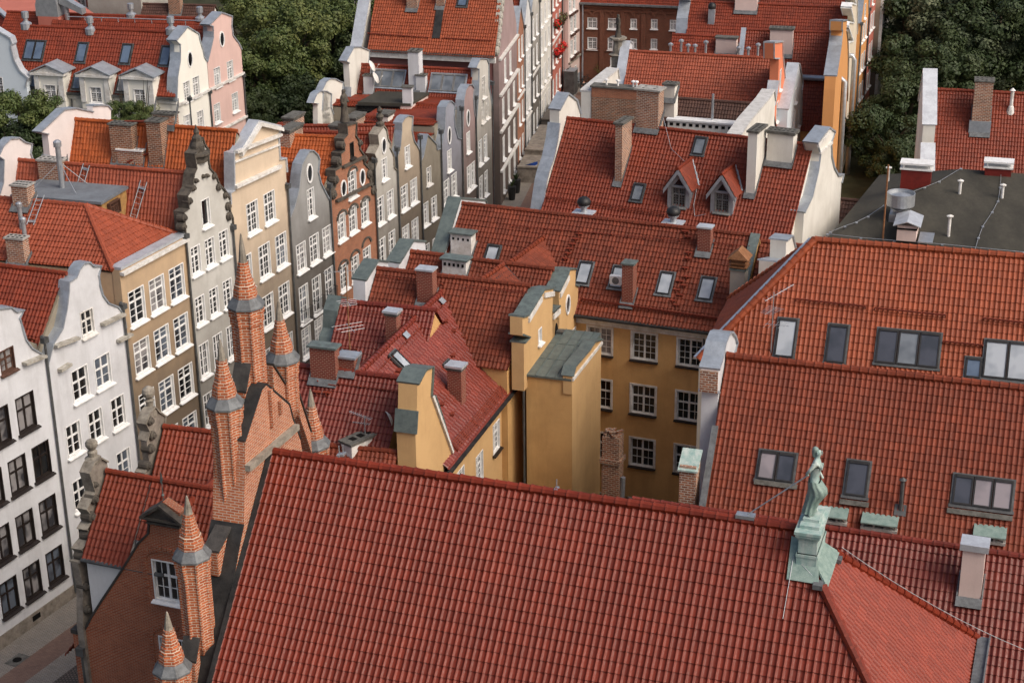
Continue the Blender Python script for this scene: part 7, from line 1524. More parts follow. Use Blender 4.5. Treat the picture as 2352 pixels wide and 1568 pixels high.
def lettering(txt, F, u, z, size, mat, T, out=.03):
    cu = bpy.data.curves.new('t', 'FONT'); cu.body = txt; cu.size = size; cu.extrude = .01; o = bpy.data.objects.new('t', cu); COL.objects.link(o); bpy.context.view_layer.update()
    me = bpy.data.meshes.new_from_object(o.evaluated_get(bpy.context.evaluated_depsgraph_get())); bpy.data.objects.remove(o)
    V = np.zeros(len(me.vertices) * 3, np.float32); me.vertices.foreach_get('co', V); V = V.reshape(-1, 3); Wp = F.P(u, z, out) - BASE[T.name] + V[:, :1] * F.u + V[:, 1:2] * UP + V[:, 2:] * F.n
    me.vertices.foreach_set('co', Wp.astype(np.float32).ravel()); me.materials.clear(); me.materials.append(MATS[mat]); return link_mesh('lettering', me, T)
u0, z0_ = Fk.uz(z_a(1212, 1085)); u1, _z = Fk.uz(z_a(1282, 1000)); lettering('TOALETY', Fk, u0, z0_ + .05, abs(u1 - u0) / 4.3, 'iron_black', Tk)
m_ = MB(); q = Fk.P(*Fk.uz(z_a(1225, 1300)), .003); m_.box(V3(*q[:2], 0), Fk.u * .9, Fk.n * .04, UP * 2.1); m_.build('door', 'frame_black', Tk)
q = atz((1311, 214), 0.); Tc = thing('utility_cabinet', 'grey upright utility cabinet in front of the pale pink house', 'cabinet', q); m_ = MB(); m_.cbox(q + UP * 1.35, Fk.u, Fk.n, UP, 1.7, 1.2, 2.7); m_.build('body', 'zinc_dark', Tc); m_ = MB(); m_.cbox(q + UP * 2.74, Fk.u, Fk.n, UP, 1.8, 1.3, .08); m_.build('lid', 'zinc', Tc)
# --- brick warehouse closing the street
q = atz((1331, 189), 0.); Fw = Face(q[:2], (q + azv(-15) * 26)[:2]); Tw = thing('brick_building', 'dark red brick building with white windows under pairs of small arches, closing the street', 'building', Fw.P(13, 0, -5))
ztop = Fw.uz(z02(470, 20))[1]; wl = [(*Fw.uz(z02(*p)), w, h) for p, w, h in (((553, 160), 1.15, 1.25), ((695, 165), 1.15, 1.25), ((838, 166), .75, 1.15), ((980, 168), .75, 1.15), ((553, 300), 1.15, 1.4), ((693, 305), 1.15, 1.4), ((838, 304), .75, 1.2), ((978, 305), .75, 1.2), ((697, 430), .7, 1.1), ((1110, 175), .75, 1.2), ((1070, -2), .9, .9), ((1118, 0), .9, .9))]
wl = [w for w in wl if w[1] + w[3] / 2 < ztop]
m_ = MB(); wallmesh(m_, Fw, [(0, 0), (0, ztop), (16, ztop), (16, ztop + 4), (26, ztop + 4), (26, 0)], rects(wl), .5, .22); m_.build('front_wall', 'brick_far', Tw)
for w in wl: window(Fw, *w, Tw, 'gridf', 'paint_white', 'glass')
for cx in (553, 695, 838, 980):
    u, z = Fw.uz(z02(cx, 90)); m_ = MB()
    for s in (-.68, .68):
        for k in range(8):
            a0, a1 = math.pi * k / 8, math.pi * (k + 1) / 8; q = [Fw.P(u + s + r * math.cos(a), z + r * 1.15 * math.sin(a) - .5, .004) for a in (a0, a1) for r in (.55, .75)]; m_.prism([q[0], q[1], q[3], q[2]], Fw.n * .14)
    m_.build('brick_arch', 'brick_far', Tw)
for z_ in (ztop - .5, ztop - .9, Fw.uz(z02(553, 345))[1] - .1): m_ = MB(); m_.box(Fw.P(0, z_, .003), Fw.u * 15.9, Fw.n * .12, UP * .2); m_.build('string_course', 'brick_far', Tw)
for cx in (480, 620, 765, 905): u, z = Fw.uz(z02(cx, 200)); m_ = MB(); m_.box(Fw.P(u - .25, 0, .003), Fw.u * .5, Fw.n * .16, UP * (ztop - 1)); m_.build('pilaster', 'brick_far', Tw)
m_ = MB(); m_.box(Fw.P(.05, 0, -.51), Fw.u * 25.9, -Fw.n * 12, UP * (ztop - .1)); m_.build('wall', 'brick_far', Tw)
roofsheet('roof', [[Fw.P(0, ztop + 6, -6), Fw.P(26, ztop + 6, -6), Fw.P(26, ztop, .2), Fw.P(0, ztop, .2)]], Fw.u, 'tile_red', Tw, ns=3)
m_ = MB(); m_.box(Fw.P(0, ztop - .1, .2), Fw.u * 16, Fw.n * .4, UP * .2); m_.build('gutter', 'lead', Tw)
m_ = MB(); m_.tube([Fw.P(.4, ztop, .2), Fw.P(.4, 0, .2)], .1, 6); m_.build('downpipe', 'zinc', Tw)
# --- stone terraces and things in the street
g = 'stone terraces in front of the far houses'
def z_b(x, y): return (1114 + .15378 * x, 229.7 + .15378 * y)
un = nrm(Pm[3] - Pm[0]); nn_ = V3(un[1], -un[0], 0)
for k, (p, h_, dpt, lb) in enumerate(((z_b(480, 1010), 1.5, 6, 'lowest and nearest grey stone terrace wall in the street'), (z_b(590, 755), 1.9, 6, 'second grey stone terrace wall in the street, counted from the roof in front'), (z_b(690, 600), 1.7, 6, 'third grey stone terrace wall in the street with a pale top'), (z_b(835, 300), 2.0, 9, 'pale bluish terrace block furthest up the street'))):
    q = atz(p, h_); w_ = (9 - 1.2 * k); T = tag(None or (lambda m: (m.prism([V3(*(q)[:2], 0), V3(*(q + nn_ * w_)[:2], 0), V3(*(q + nn_ * w_ + un * dpt)[:2], 0), V3(*(q + un * dpt)[:2], 0)], UP * h_), m.prism([V3(*(q - un * .08)[:2], h_ + .002), V3(*(q + nn_ * w_ - un * .08)[:2], h_ + .002), V3(*(q + nn_ * w_ + un * .4)[:2], h_ + .002), V3(*(q + un * .4)[:2], h_ + .002)], UP * .14), m)[2].build('terrace', 'render_grey' if k < 3 else 'plaster_grey'))(MB()), lb, 'terrace', g)
for p, lb in ((z_b(472, 1385), 'tall dark planter nearest the terrace steps'), (z_b(402, 1490), 'tall dark planter against the mauve house wall')):
    q = atz(p, .0); T = thing('planter', lb, 'planter', q, 'tall dark planters in the street'); m_ = MB(); m_.lathe(q, [(.28, 0), (.42, 1.3), (.36, 1.31), (.02, 1.28)], 10); m_.build('pot', 'iron_black', T); m_ = MB()
    for j in range(26): d = nrm(V3(RNG.normal(), RNG.normal(), 2.2)); s = nrm(np.cross(d, RNG.normal(size=3))) * .05; o = q + UP * 1.28; m_.add([o - s, o + s, o + d * RNG.uniform(.5, 1.)], [(0, 1, 2)])
    m_.build('grass', 'leaf_dark', T)
q = F13.P(*F13.uz(z_b(440, 1010)), .2); T = thing('flag', 'small blue white and red flag hanging out over the street from the mauve house', 'flag', q); d = nrm(F13.n + UP * .35); m_ = MB(); m_.tube([q - d * .3, q + d * 2.2], .03, 5); m_.build('pole', 'galvanised', T)
for k, mt in enumerate(('blue_cloth', 'paint_white', 'flower_red')):
    m_ = MB(); dn = nrm(-UP * .8 - F13.n * .1)
    for i in range(8):
        s0, s1 = i / 8, (i + 1) / 8; wv = lambda s: F13.u * .09 * math.sin(s * 7)
        m_.prism([q + d * (.5 + 1.7 * s0) + dn * .37 * k + wv(s0), q + d * (.5 + 1.7 * s1) + dn * .37 * k + wv(s1), q + d * (.5 + 1.7 * s1) + dn * .37 * (k + 1) + wv(s1), q + d * (.5 + 1.7 * s0) + dn * .37 * (k + 1) + wv(s0)], F13.u * .02)
    m_.build('stripe', mt, T)
def bicycle(q, yaw, label):
    T = thing('bicycle', label, 'bicycle', q, 'black bicycles parked at the street end'); x = azv(yaw); y = V3(-x[1], x[0], 0)
    for s in (-1, 1):
        m_ = MB(); c = q + x * s * .52 + UP * .34; m_.tube([c + x * .33 * math.cos(a) + UP * .33 * math.sin(a) for a in np.linspace(0, 2 * math.pi, 15)], .028, 5); 
        for a in np.linspace(0, math.pi, 5)[:-1]: m_.tube([c - x * .32 * math.cos(a) - UP * .32 * math.sin(a), c + x * .32 * math.cos(a) + UP * .32 * math.sin(a)], .006, 3)
        m_.build('wheel', 'iron_black', T)
    m_ = MB(); r, f, s, b, h = q - x * .52 + UP * .34, q + x * .52 + UP * .34, q - x * .18 + UP * .85, q - x * .02 + UP * .32, q + x * .36 + UP * .85
    for a, e in ((r, s), (r, b), (s, b), (s, h), (b, h), (h, f)): m_.tube([a, e], .022, 5)
    m_.build('frame', 'iron_black', T); m_ = MB(); m_.cbox(s + UP * .1, x, y, UP, .26, .14, .06); m_.build('saddle', 'iron_black', T); m_ = MB(); m_.tube([h, h + UP * .18], .02, 5); m_.tube([h + UP * .18 - y * .26, h + UP * .18 + y * .26], .018, 5); m_.build('handlebar', 'iron_black', T); return T
for p, yw, lb in (((1330, 205), 60, 'black bicycle leaning nearest the white parapet at the street end'), ((1337, 199), 75, 'middle black bicycle parked below the brick building'), ((1345, 193), 40, 'black bicycle parked closest to the brick building')): bicycle(atz(p, 0.), yw, lb)
q = atz((1341, 219), 0.); TP = thing('person', 'person in black clothes standing by the parked bicycles at the far end of the street', 'person', q); xd, yd = azv(120), azv(210)
P = [(0, 0, .95), (0, 0, 1.15), (.01, 0, 1.38), (.02, 0, 1.5), (.04, 0, 1.6), (.03, 0, 1.7), (0, .1, .88), (.06, .1, .5), (0, .1, .08), (.12, .1, .04), (0, -.1, .88), (-.02, -.1, .5), (-.06, -.1, .08), (.06, -.1, .04), (.01, .19, 1.4), (.02, .25, 1.13), (.16, .2, .98), (.01, -.19, 1.4), (-.02, -.25, 1.13), (.1, -.22, .95)]
E_ = [(0, 1), (1, 2), (2, 3), (3, 4), (4, 5), (0, 6), (6, 7), (7, 8), (8, 9), (0, 10), (10, 11), (11, 12), (12, 13), (2, 14), (14, 15), (15, 16), (2, 17), (17, 18), (18, 19)]
rr = [(.12, .16), (.11, .14), (.12, .17), .06, (.095, .085), (.08, .075), .09, .065, .05, .04, .09, .065, .05, .04, .065, .05, .035, .065, .05, .035]
rough_mat('skin', (.45, .25, .17), (.36, .19, .13), 4., .6, 0, .3, 0); place_local(skinmesh(P, E_, rr, 0, 1), 'body', 'skin', q, xd, yd, TP)
place_local(skinmesh([(0, 0, .92), (0, 0, 1.15), (.01, 0, 1.38), (.02, 0, 1.46), (.01, .19, 1.4), (.02, .24, 1.2), (.01, -.19, 1.4), (-.02, -.24, 1.2)], [(0, 1), (1, 2), (2, 3), (2, 4), (4, 5), (2, 6), (6, 7)], [(.15, .19), (.13, .165), (.14, .19), .075, .085, .07, .085, .07], 0, 1), 'shirt', 'iron_black', q, xd, yd, TP)
place_local(skinmesh([(0, 0, .95), (0, .1, .88), (.06, .1, .5), (0, .1, .1), (0, -.1, .88), (-.02, -.1, .5), (-.06, -.1, .1)], [(0, 1), (1, 2), (2, 3), (0, 4), (4, 5), (5, 6)], [(.14, .18), .11, .085, .07, .11, .085, .07], 0, 1), 'trousers', 'iron_black', q, xd, yd, TP)
place_local(skinmesh([(-.01, 0, 1.66), (.0, 0, 1.74)], [(0, 1)], [(.105, .1), (.09, .085)], 0, 1), 'hair', 'bark', q, xd, yd, TP)
# ------------------------------------------------------------ white house with dormers, upper left
eA = atz((58, 206), 13.); eB = atz((403, 224), 13.); u0_ = nrm(eB - eA); f0_ = V3(u0_[1], -u0_[0], 0); pt = 52
best = None
for zz in np.arange(14.5, 20, .05):
    d = (eB - atz((405, 75), zz)).dot(f0_)
    if d > .3 and (best is None or abs((zz - 13) / d - math.tan(math.radians(pt))) < best[0]): best = (abs((zz - 13) / d - math.tan(math.radians(pt))), d)
rn = best[1]; A = eA - f0_ * rn + UP * rn * math.tan(math.radians(pt)); B = eB - f0_ * rn + UP * rn * math.tan(math.radians(pt)); A = A - u0_ * 1.0
TL_ = thing('dormer_house', 'white house with three white pedimented dormers and row of roof windows, upper left', 'house', (A + B) / 2 - UP * A[2])
RT = gabled(TL_, A, B, pt, rn, 50, 3.0, 'tile_red', 'plaster_offwhite', ns=4, tw=.25, tl=.42, body=False)
FT_ = Face((eA - u0_ * 1.0 - f0_ * .25)[:2], (eB - f0_ * .25)[:2]); FT_.n = f0_; W = FT_.w; zt = 12.9
low = [(FT_.uz(p)[0], FT_.uz(p)[1] - 4.2, 1.3, 1.9) for p in (z00(378, 625), z00(690, 640), z00(990, 655))]
m_ = MB(); wallmesh(m_, FT_, [(0, 0), (0, zt), (W, zt), (W, 0)], rects(low), .4, .2); m_.build('front_wall', 'plaster_creamwhite', TL_)
for w in low: window(FT_, *w, TL_, 'gridf', 'paint_white')
m_ = MB(); m_.prism([V3(*FT_.P(0, 0, -.41)[:2], 0), V3(*FT_.P(W, 0, -.41)[:2], 0), V3(*FT_.P(W, 0, -6)[:2], 0), V3(*FT_.P(0, 0, -6)[:2], 0)], UP * zt); m_.build('wall', 'plaster_offwhite', TL_)
m_ = MB(); m_.box(FT_.P(-.1, zt - .1, .25), FT_.u * W, FT_.n * .3, UP * .18); m_.build('gutter', 'zinc_dark', TL_)
m_ = MB(); m_.box(FT_.P(0, zt - .5, .003), FT_.u * W, FT_.n * .2, UP * .35); m_.build('cornice', 'paint_trim', TL_)
for p in (z00(378, 625), z00(690, 640), z00(990, 655)):
    u, z = FT_.uz(p); w, h = 2.7, 3.5; zb = z - 1.25; Fd = Face(FT_.P(u - w / 2, 0, .8)[:2], FT_.P(u + w / 2, 0, .8)[:2]); Fd.n = f0_
    m_ = MB(); wallmesh(m_, Fd, [(0, zb), (0, zb + 2.8), (w, zb + 2.8), (w, zb)], rects([(w / 2, z, 1.1, 1.4)]), .3, .2); m_.box(Fd.P(.05, zb, -.31), Fd.u * (w - .1), -Fd.n * 2.6, UP * 2.75)
    d = m_.build('dormer', 'plaster_creamwhite', TL_); window(Fd, w / 2, z, 1.1, 1.4, d, 'gridf', 'paint_white', 'glass')
    m_ = MB(); zp = zb + 2.8
    for a, b in ((0, .45), (w - .45, w)): m_.box(Fd.P(a, zb + .6, .003), Fd.u * (b - a), Fd.n * .1, UP * 2.4)
    m_.box(Fd.P(-.25, zp + .003, .3), Fd.u * (w + .5), -Fd.n * .9, UP * .22); m_.prism([Fd.P(-.1, zp + .22, .12), Fd.P(w + .1, zp + .22, .12), Fd.P(w / 2, zp + .78, .12)], -Fd.n * 1.5); m_.build('pediment', 'paint_trim', d)
    m_ = MB()
    for s in (0, 1):
        e = Fd.P(-.3 if s == 0 else w + .3, zp + .22, .35); t = Fd.P(w / 2, zp + .9, .35); m_.prism([e, t, t + UP * .09, e + UP * .09], -Fd.n * 2.2)
    m_.build('dormer_roof', 'zinc', d)
for p, n in ((z00(240, 350), 2), (z00(566, 366), 1), (z00(872, 376), 1), (z00(1143, 390), 1)): skylight(RT, p, .9, 1.8, TL_, 'frame_dark', 'glass_roof_blue', n)
for p in (z00(238, 560), z00(535, 572), z00(842, 590)): skylight(RT, p, .8, 1.3, TL_, 'frame_dark', 'glass_roof_blue' if p[0] < 250 else 'glass_roof_light')
for u in (2., 8.2, 13.): pipe(FT_, [(u + 3.2, zt - .1), (u + 3.2, .3)], TL_, .07, hopper=True)
for p in (z00(625, 205), z00(1180, 205), z00(180, 170)):
    q = RT.hit(p); m_ = MB(); m_.lathe(q, [(.5, -.4), (.5, .1), (.2, .3), (.2, .5), (.32, .6), (.32, 1.1), (.2, 1.15)], 10); m_.build('roof_fan', 'galvanised', TL_)
# its street gable and the pink neighbour
Fg_ = Face(eB[:2], (eB + azv(71) * 8)[:2])
trw = [z00(1216, 700), z00(1222, 530), z00(1240, 420), z00(1236, 310), z00(1212, 285), z00(1290, 190), z00(1366, 238), z00(1372, 275), z00(1392, 340), z00(1405, 400), z00(1425, 430)]
trp = [z00(1428, 430), z00(1450, 340), z00(1468, 260), z00(1462, 185), z00(1440, 178), z00(1525, 92), z00(1597, 118), z00(1592, 180), z00(1602, 250), z00(1640, 300), z00(1662, 345)]
for tr_, lb, wallm, wins, ovp, par, bx in ((trw, None, 'plaster_creamwhite', [z00(1288, 630), z00(1352, 597), z00(1292, 860), z00(1382, 830)], z00(1308, 410), TL_, .6), (trp, 'pale pink house with tall curved gable next to the white dormer house', 'plaster_pink', [z00(1497, 532), z00(1586, 487), z00(1497, 780), z00(1620, 705)], z00(1528, 272), None, .6)):
    pts = [Fg_.uz(p) for p in tr_]; u0, u1 = pts[0][0], pts[-1][0]; T = par or thing('pink_house', lb, 'house', Fg_.P((u0 + u1) / 2, 0, -3)); wl = [(*Fg_.uz(p), 1.15, 1.75) for p in wins]; wl = [w for w in wl if u0 + .7 < w[0] < u1 - .7]
    m_ = MB(); wallmesh(m_, Fg_, [(u0, 0)] + pts + [(u1, 0)], rects(wl), .5, .22); o = m_.build('gable_wall', wallm, T); m_ = MB(); copingstrip(m_, Fg_, pts, .9, .1, .12); m_.build('coping', 'zinc', o)
    for w in wl: window(Fg_, *w, T, 'gridf', 'paint_white')
    oval(Fg_, *Fg_.uz(ovp), .35, .6, T)
    for z_ in (8.2, 12.2): m_ = MB(); m_.box(Fg_.P(u0, z_, .003), Fg_.u * (u1 - u0), Fg_.n * .2, UP * .2); m_.build('string_course', 'paint_trim', T)
    pipe(Fg_, [(u1 - .1, 12), (u1 - .1, .2)], T, .08, hopper=True)
    if not par:
        pk = max(pts, key=lambda t: t[1]); Rr = Fg_.P(pk[0], pk[1] - 1.2, -.5); E0, E1 = Fg_.P(u0, 12., -.5), Fg_.P(u1, 12., -.5); dv = azv(166) * 16
        roofsheet('roof', [[Rr, Rr + dv, E0 + dv, E0]], dv, 'tile_red', T, ns=3); roofsheet('roof', [[Rr + dv, Rr, E1, E1 + dv]], dv, 'tile_red', T, ns=3); m_ = MB(); m_.prism([E0 - UP * .15, Rr - UP * .15, E1 - UP * .15, V3(*E1[:2], 0), V3(*E0[:2], 0)], dv); m_.build('wall', wallm, T)
    m_ = MB(); m_.prism([V3(*Fg_.P(u, 0, -.51)[:2], 0) for u in (u0 + .05, u1 - .05)] + [V3(*(Fg_.P(u, 0, -.51) + azv(166) * 6)[:2], 0) for u in (u1 - .05, u0 + .05)], UP * 11.8); m_.build('wall', wallm, T)
# blue house at the left border
Fbl = Face((FT_.P(-6.5, 0, 1.2))[:2], FT_.P(.2, 0, 1.2)[:2]); pts = [Fbl.uz(p) for p in (z00(-190, 400), z00(-160, 250), z00(-40, 200), z00(70, 268), z00(80, 300), z00(72, 320), z00(95, 415), z00(135, 490), z00(190, 540), z00(185, 600))]
Tbl = thing('pale_blue_house', 'pale blue gabled house cut by the left border, beside the white dormer house', 'house', Fbl.P(3, 0, -3)); u0, u1 = pts[0][0], pts[-1][0]; wl = [(*Fbl.uz(z00(-18, 610)), 1.2, 2.0)]
m_ = MB(); wallmesh(m_, Fbl, [(u0, 0)] + pts + [(u1, 0)], rects(wl), .5, .22); o = m_.build('front_wall', 'plaster_blue', Tbl); m_ = MB(); copingstrip(m_, Fbl, pts, .7, .12, .14); m_.build('coping', 'zinc_light', o)
for w in wl: window(Fbl, *w, Tbl, 'gridf', 'paint_white')
m_ = MB(); m_.box(Fbl.P(u0, 0, -.51), Fbl.u * (u1 - u0), -Fbl.n * 5, UP * 11.5); m_.build('wall', 'plaster_blue', Tbl)
# second roof behind with guard rail and air handling unit
zq = 15.4; A2 = atz(z00(440, 97), zq); B2 = atz(z00(1445, 132), zq); Tn = thing('red_roofed_house', 'long red roof with guard rail, behind the white dormer house', 'house', (A2 + B2) / 2 - UP * zq); A2 = A2 - (B2 - A2) * .4; Rn = gabled(Tn, A2, B2, 40, 5.5, 40, 4, 'tile_red', 'plaster_offwhite', ns=3)
m_ = MB(); q0_ = Rn.hit(z00(480, 205)); q1_ = Rn.hit(z00(1400, 235)); 
for h_ in (.25, .75, 1.25): m_.tube([q0_ + UP * h_, q1_ + UP * h_], .05, 5)
for i in range(9): p = q0_ + (q1_ - q0_) * i / 8; m_.tube([p - UP * .2, p + UP * 1.25], .045, 5)
tag(m_.build('guard_rail', 'galvanised'), 'galvanised guard rail along the walkway behind the white dormer house', 'railing')
q = Rn.hit(z00(365, 160)) + UP * .3; ux, vx_ = Rn.uh, Rn.f; T = thing('air_handling_unit', 'rounded metal air handling duct on a salmon plinth on the roof, upper left', 'ventilation unit', q); m_ = MB(); m_.cbox(q - UP * .6, ux, vx_, UP, 2.1, 1.8, 2.2); m_.build('plinth', 'plaster_salmonred', T)
m_ = MB(); prof = [(-1.2, .5), (-1.2, 1.6), (-1.0, 2.2), (-.5, 2.6), (.6, 2.7), (1.0, 2.4), (1.1, .5)]; m_.prism([q + ux * a + UP * b - vx_ * .9 for a, b in prof], vx_ * 1.8); m_.prism([q + ux * 1.1 + UP * 2.5 - vx_ * .4, q + ux * 3.4 + UP * 1.3 - vx_ * .4, q + ux * 3.4 + UP * .7 - vx_ * .4, q + ux * 1.1 + UP * 1.7 - vx_ * .4], vx_ * .9); m_.tube([q + ux * 1.6 + UP * 1.7, q + ux * 1.6 - UP * .6], .22, 8); m_.build('duct', 'galvanised', T)
for p in (z00(905, 105), z00(1380, 130)):
    q = Rn.hit(p); m_ = MB(); m_.lathe(q, [(.5, -.2), (.5, .1), (.2, .3), (.2, .5), (.32, .6), (.32, 1.1), (.2, 1.15)], 10); m_.build('roof_fan', 'galvanised', Tn)
# houses at the top left edge of the picture
def plainhouse(name, label, pa, pb, z, h0, wall, wins, tile='tile_red', depth=8., roofz=None, flip=False, style='gridf', win=(1.1, 1.9)):
    a, b = atz(pa, z), atz(pb, z); F = Face(a[:2], b[:2]); T = thing(name, label, 'house', F.P(F.w / 2, 0, -3)); wl = [(*F.uz(p), *win) for p in wins]; wl = [w for w in wl if .6 < w[0] < F.w - .6 and 1. < w[1] < h0 - 1.1]
    m = MB(); wallmesh(m, F, [(0, 0), (0, h0), (F.w, h0), (F.w, 0)], rects(wl), .4, .2); m.build('front_wall', wall, T)
    for w in wl: window(F, *w, T, style, 'paint_white')
    m = MB(); m.box(F.P(.03, 0, -.41), F.u * (F.w - .06), -F.n * depth, UP * (h0 - .1)); m.build('wall', wall, T)
    if tile: roofsheet('roof', [[F.P(0, h0 + 4, -4.5), F.P(F.w, h0 + 4, -4.5), F.P(F.w, h0, .3), F.P(0, h0, .3)]], F.u, tile, T, ns=3); roofsheet('roof', [[F.P(F.w, h0 + 4, -4.5), F.P(0, h0 + 4, -4.5), F.P(0, h0, -9), F.P(F.w, h0, -9)]], F.u, tile, T, ns=3)
    return T, F
plainhouse('cream_house', 'pale cream house with small paned windows at the top left corner', z00(95, 150), z00(470, 10), 9., 17, 'plaster_offwhite', [z00(118, 60), z00(175, 40), z00(230, 20), z00(285, 5)])
plainhouse('terracotta_house', 'terracotta coloured house front at the top left', z00(478, 90), z00(612, 70), 9., 17, 'plaster_salmonred', [z00(505, 15), z00(560, 2)])
plainhouse('greige_house', 'grey beige house wall with one dark window, top left', z00(612, 90), z00(980, 110), 10., 18, 'plaster_greywhite', [z00(640, 55)])
Ab = atz(z00(985, 30), 15.); Bb = atz(z00(1485, 42), 15.); Tn2 = thing('brown_roofed_house', 'house with mossy brown red roof at the top edge, left of the trees', 'house', (Ab + Bb) / 2 - UP * 15); Rn2 = gabled(Tn2, Ab, Bb, 45, 5, 45, 4, 'tile_brown', 'plaster_offwhite', ns=3); chimney(Rn2, z00(1205, 110), 1.2, .9, 1.9, Tn2, 'brick_chim_dark', 'concrete_dark')
Ab = atz(z00(-120, -40), 14.); Bb = atz(z00(95, 150), 14.); Tn3 = thing('red_roofed_house', 'corner of a red roofed house with white gable edge at the very top left', 'house', Ab - UP * 14); 
dv = Bb - Ab; s_ = V3(dv[1], -dv[0], 0); s_ = nrm(s_); m_ = MB(); m_.prism([Ab, Bb, V3(*Bb[:2], 0), V3(*Ab[:2], 0)], -s_ * 8); m_.build('wall', 'plaster_salmonred', Tn3); m_ = MB(); m_.box(Ab + UP * .003, dv, s_ * .5, UP * .25); m_.build('coping', 'zinc_light', Tn3); roofsheet('roof', [[Ab + UP * .2, Bb + UP * .2, Bb + s_ * 5 - UP * 4.5, Ab + s_ * 5 - UP * 4.5]], dv, 'tile_red', Tn3, ns=3)
Ab = atz(z01(600, -60), 12.); plainhouse('pale_green_house', 'pale green house wall just visible between the trees at the top edge', z01(600, 50), z01(740, 50), 8., 14, 'plaster_offwhite', [z01(690, 0)], None)
# ------------------------------------------------------------ trees
def leafmesh(name, R, n, clumps, leaf=.22, seed=0, flat=.8):
    """crown mesh: thousands of small leaves gathered in clumps that leave gaps"""
    rg = np.random.default_rng(seed); V = []; cs = []
    for k in range(clumps):
        d = rg.normal(size=3); d /= np.linalg.norm(d); r = R * (.3 + .7 * rg.random() ** .35); c = d * r * [1, 1, flat]; cs.append((c, R * rg.uniform(.18, .34)))
    per = n // clumps
    for c, cr in cs:
        d = rg.normal(size=(per, 3)); d /= np.linalg.norm(d, axis=1)[:, None]; p = c + d * (cr * rg.random((per, 1)) ** .4) * [1, 1, .75]
        nn = d * 1.1 + rg.normal(size=(per, 3)) * .45 + [0, 0, .35]; nn /= np.linalg.norm(nn, axis=1)[:, None]
        t = np.cross(nn, rg.normal(size=(per, 3))); t /= np.linalg.norm(t, axis=1)[:, None]; b = np.cross(nn, t); s = leaf * rg.uniform(.6, 1.3, (per, 1))
        V.append(np.stack([p - t * s, p - b * s * .6, p + t * s, p + b * s * .6], 1))
    V = np.concatenate(V).reshape(-1, 3); nf = len(V) // 4; me = bpy.data.meshes.new(name); me.vertices.add(len(V)); me.vertices.foreach_set('co', V.astype(np.float32).ravel()); me.loops.add(nf * 4); me.loops.foreach_set('vertex_index', np.arange(nf * 4, dtype=np.int32)); me.polygons.add(nf); me.polygons.foreach_set('loop_start', np.arange(nf, dtype=np.int32) * 4); me.update(calc_edges=True); return me
CR = {}
def crown(kind, v):
    if (kind, v) not in CR:
        n, cl, lf = {'leaf': (24000, 52, .12), 'leaf_dark': (22000, 46, .13), 'leaf_silver': (24000, 56, .12), 'leaf_yellow': (7000, 50, .11)}[kind]; me = leafmesh('crown', 3.6, n, cl, lf, v * 7 + len(kind)); me.materials.append(MATS[kind]); CR[(kind, v)] = me
    return CR[(kind, v)]
TR = {}
def trunkmesh(v):
    if v in TR: return TR[v]
    rg = random.Random(v); mb = MB(); mb.tube([(0, 0, -.5), (.1, .05, 2), (.05, .15, 4.4), (.2, .1, 7)], [.38, .3, .22, .1], 8)
    for k in range(7): a = rg.uniform(0, 6.28); z = rg.uniform(2.8, 5.5); r = rg.uniform(1.5, 2.8); mb.tube([(.1, .1, z), (r * .5 * math.cos(a), r * .5 * math.sin(a), z + 1.1), (r * math.cos(a), r * math.sin(a), z + 2.6)], [.14, .09, .03], 6)
    me = bpy.data.meshes.new('trunk'); me.from_pydata(mb.v, [], mb.f); me.materials.append(MATS['bark']); TR[v] = me; return me
def tree(p, z, R, kind, v, label, group, zs=1.0, name='tree'):
    """p = pixel of the crown centre, z = its height above ground"""
    c = atz(p, z); T = thing(name, label, 'tree', V3(c[0], c[1], 0), group); s = R / 3.6
    o = link_mesh('crown', crown(kind, v), T); o.location = (0, 0, float(z)); o.scale = (s, s, s * zs); o.rotation_euler = (0, 0, v * 1.7 + p[0])
    t = link_mesh('trunk', trunkmesh(v % 3), T); t.scale = (s, s, max(.3, z / 6.4)); return T
g = 'trees between the house rows, upper left'
for p, z, R, k, v, lb in (((600, 160), 8, 5.2, 'leaf', 1, 'big tree right beside the pink gable, with light olive leaves'), ((665, 110), 9, 5.5, 'leaf', 2, 'large sunlit tree in the middle of the upper left wood'), ((760, 75), 8.5, 5.2, 'leaf', 3, 'broad tree left of the big orange roof'), ((570, 60), 9, 5, 'leaf', 2, 'tree just above the pink gable at the top'), ((690, 25), 9, 5.2, 'leaf', 1, 'rear tree at the top edge, middle of the wood'), ((620, -10), 9, 5, 'leaf_dark', 1, 'dark rear tree at the top edge above the pink house'), ((800, 5), 9, 4.8, 'leaf', 3, 'tree at the top edge touching the orange roof'), ((640, 235), 5, 4.6, 'leaf_dark', 2, 'dark low tree in the gap between pink house and white rear gables'), ((735, 190), 5, 4.8, 'leaf_dark', 1, 'shaded tree behind the white rear gables'), ((780, 150), 6, 4.2, 'leaf_dark', 2, 'shaded tree against the white gable of the penthouse block'), ((585, 270), 4.5, 3.2, 'leaf_dark', 1, 'dark bush like tree at the foot of the pink house')): tree(p, z, R, k, v, lb, g)
g = 'trees at the left border'
for p, z, R, k, v, lb in (((40, 290), 12.3, 3.4, 'leaf', 2, 'green tree in front of the pale blue house at the left border'), ((105, 275), 12.6, 2.2, 'leaf', 1, 'smaller green tree below the first white dormer'), ((70, 350), 10, 3.6, 'leaf_dark', 1, 'dark tree behind the pale rear gables at the left border'), ((-20, 370), 10, 3.6, 'leaf_dark', 2, 'dark tree cut by the left border'), ((278, 262), 13.2, 1.4, 'leaf', 3, 'slim young tree below the middle white dormer'), ((320, 272), 12.9, 1.6, 'leaf', 2, 'young tree right of the slim one, below the white dormer house')): tree(p, z, R, k, v, lb, g)
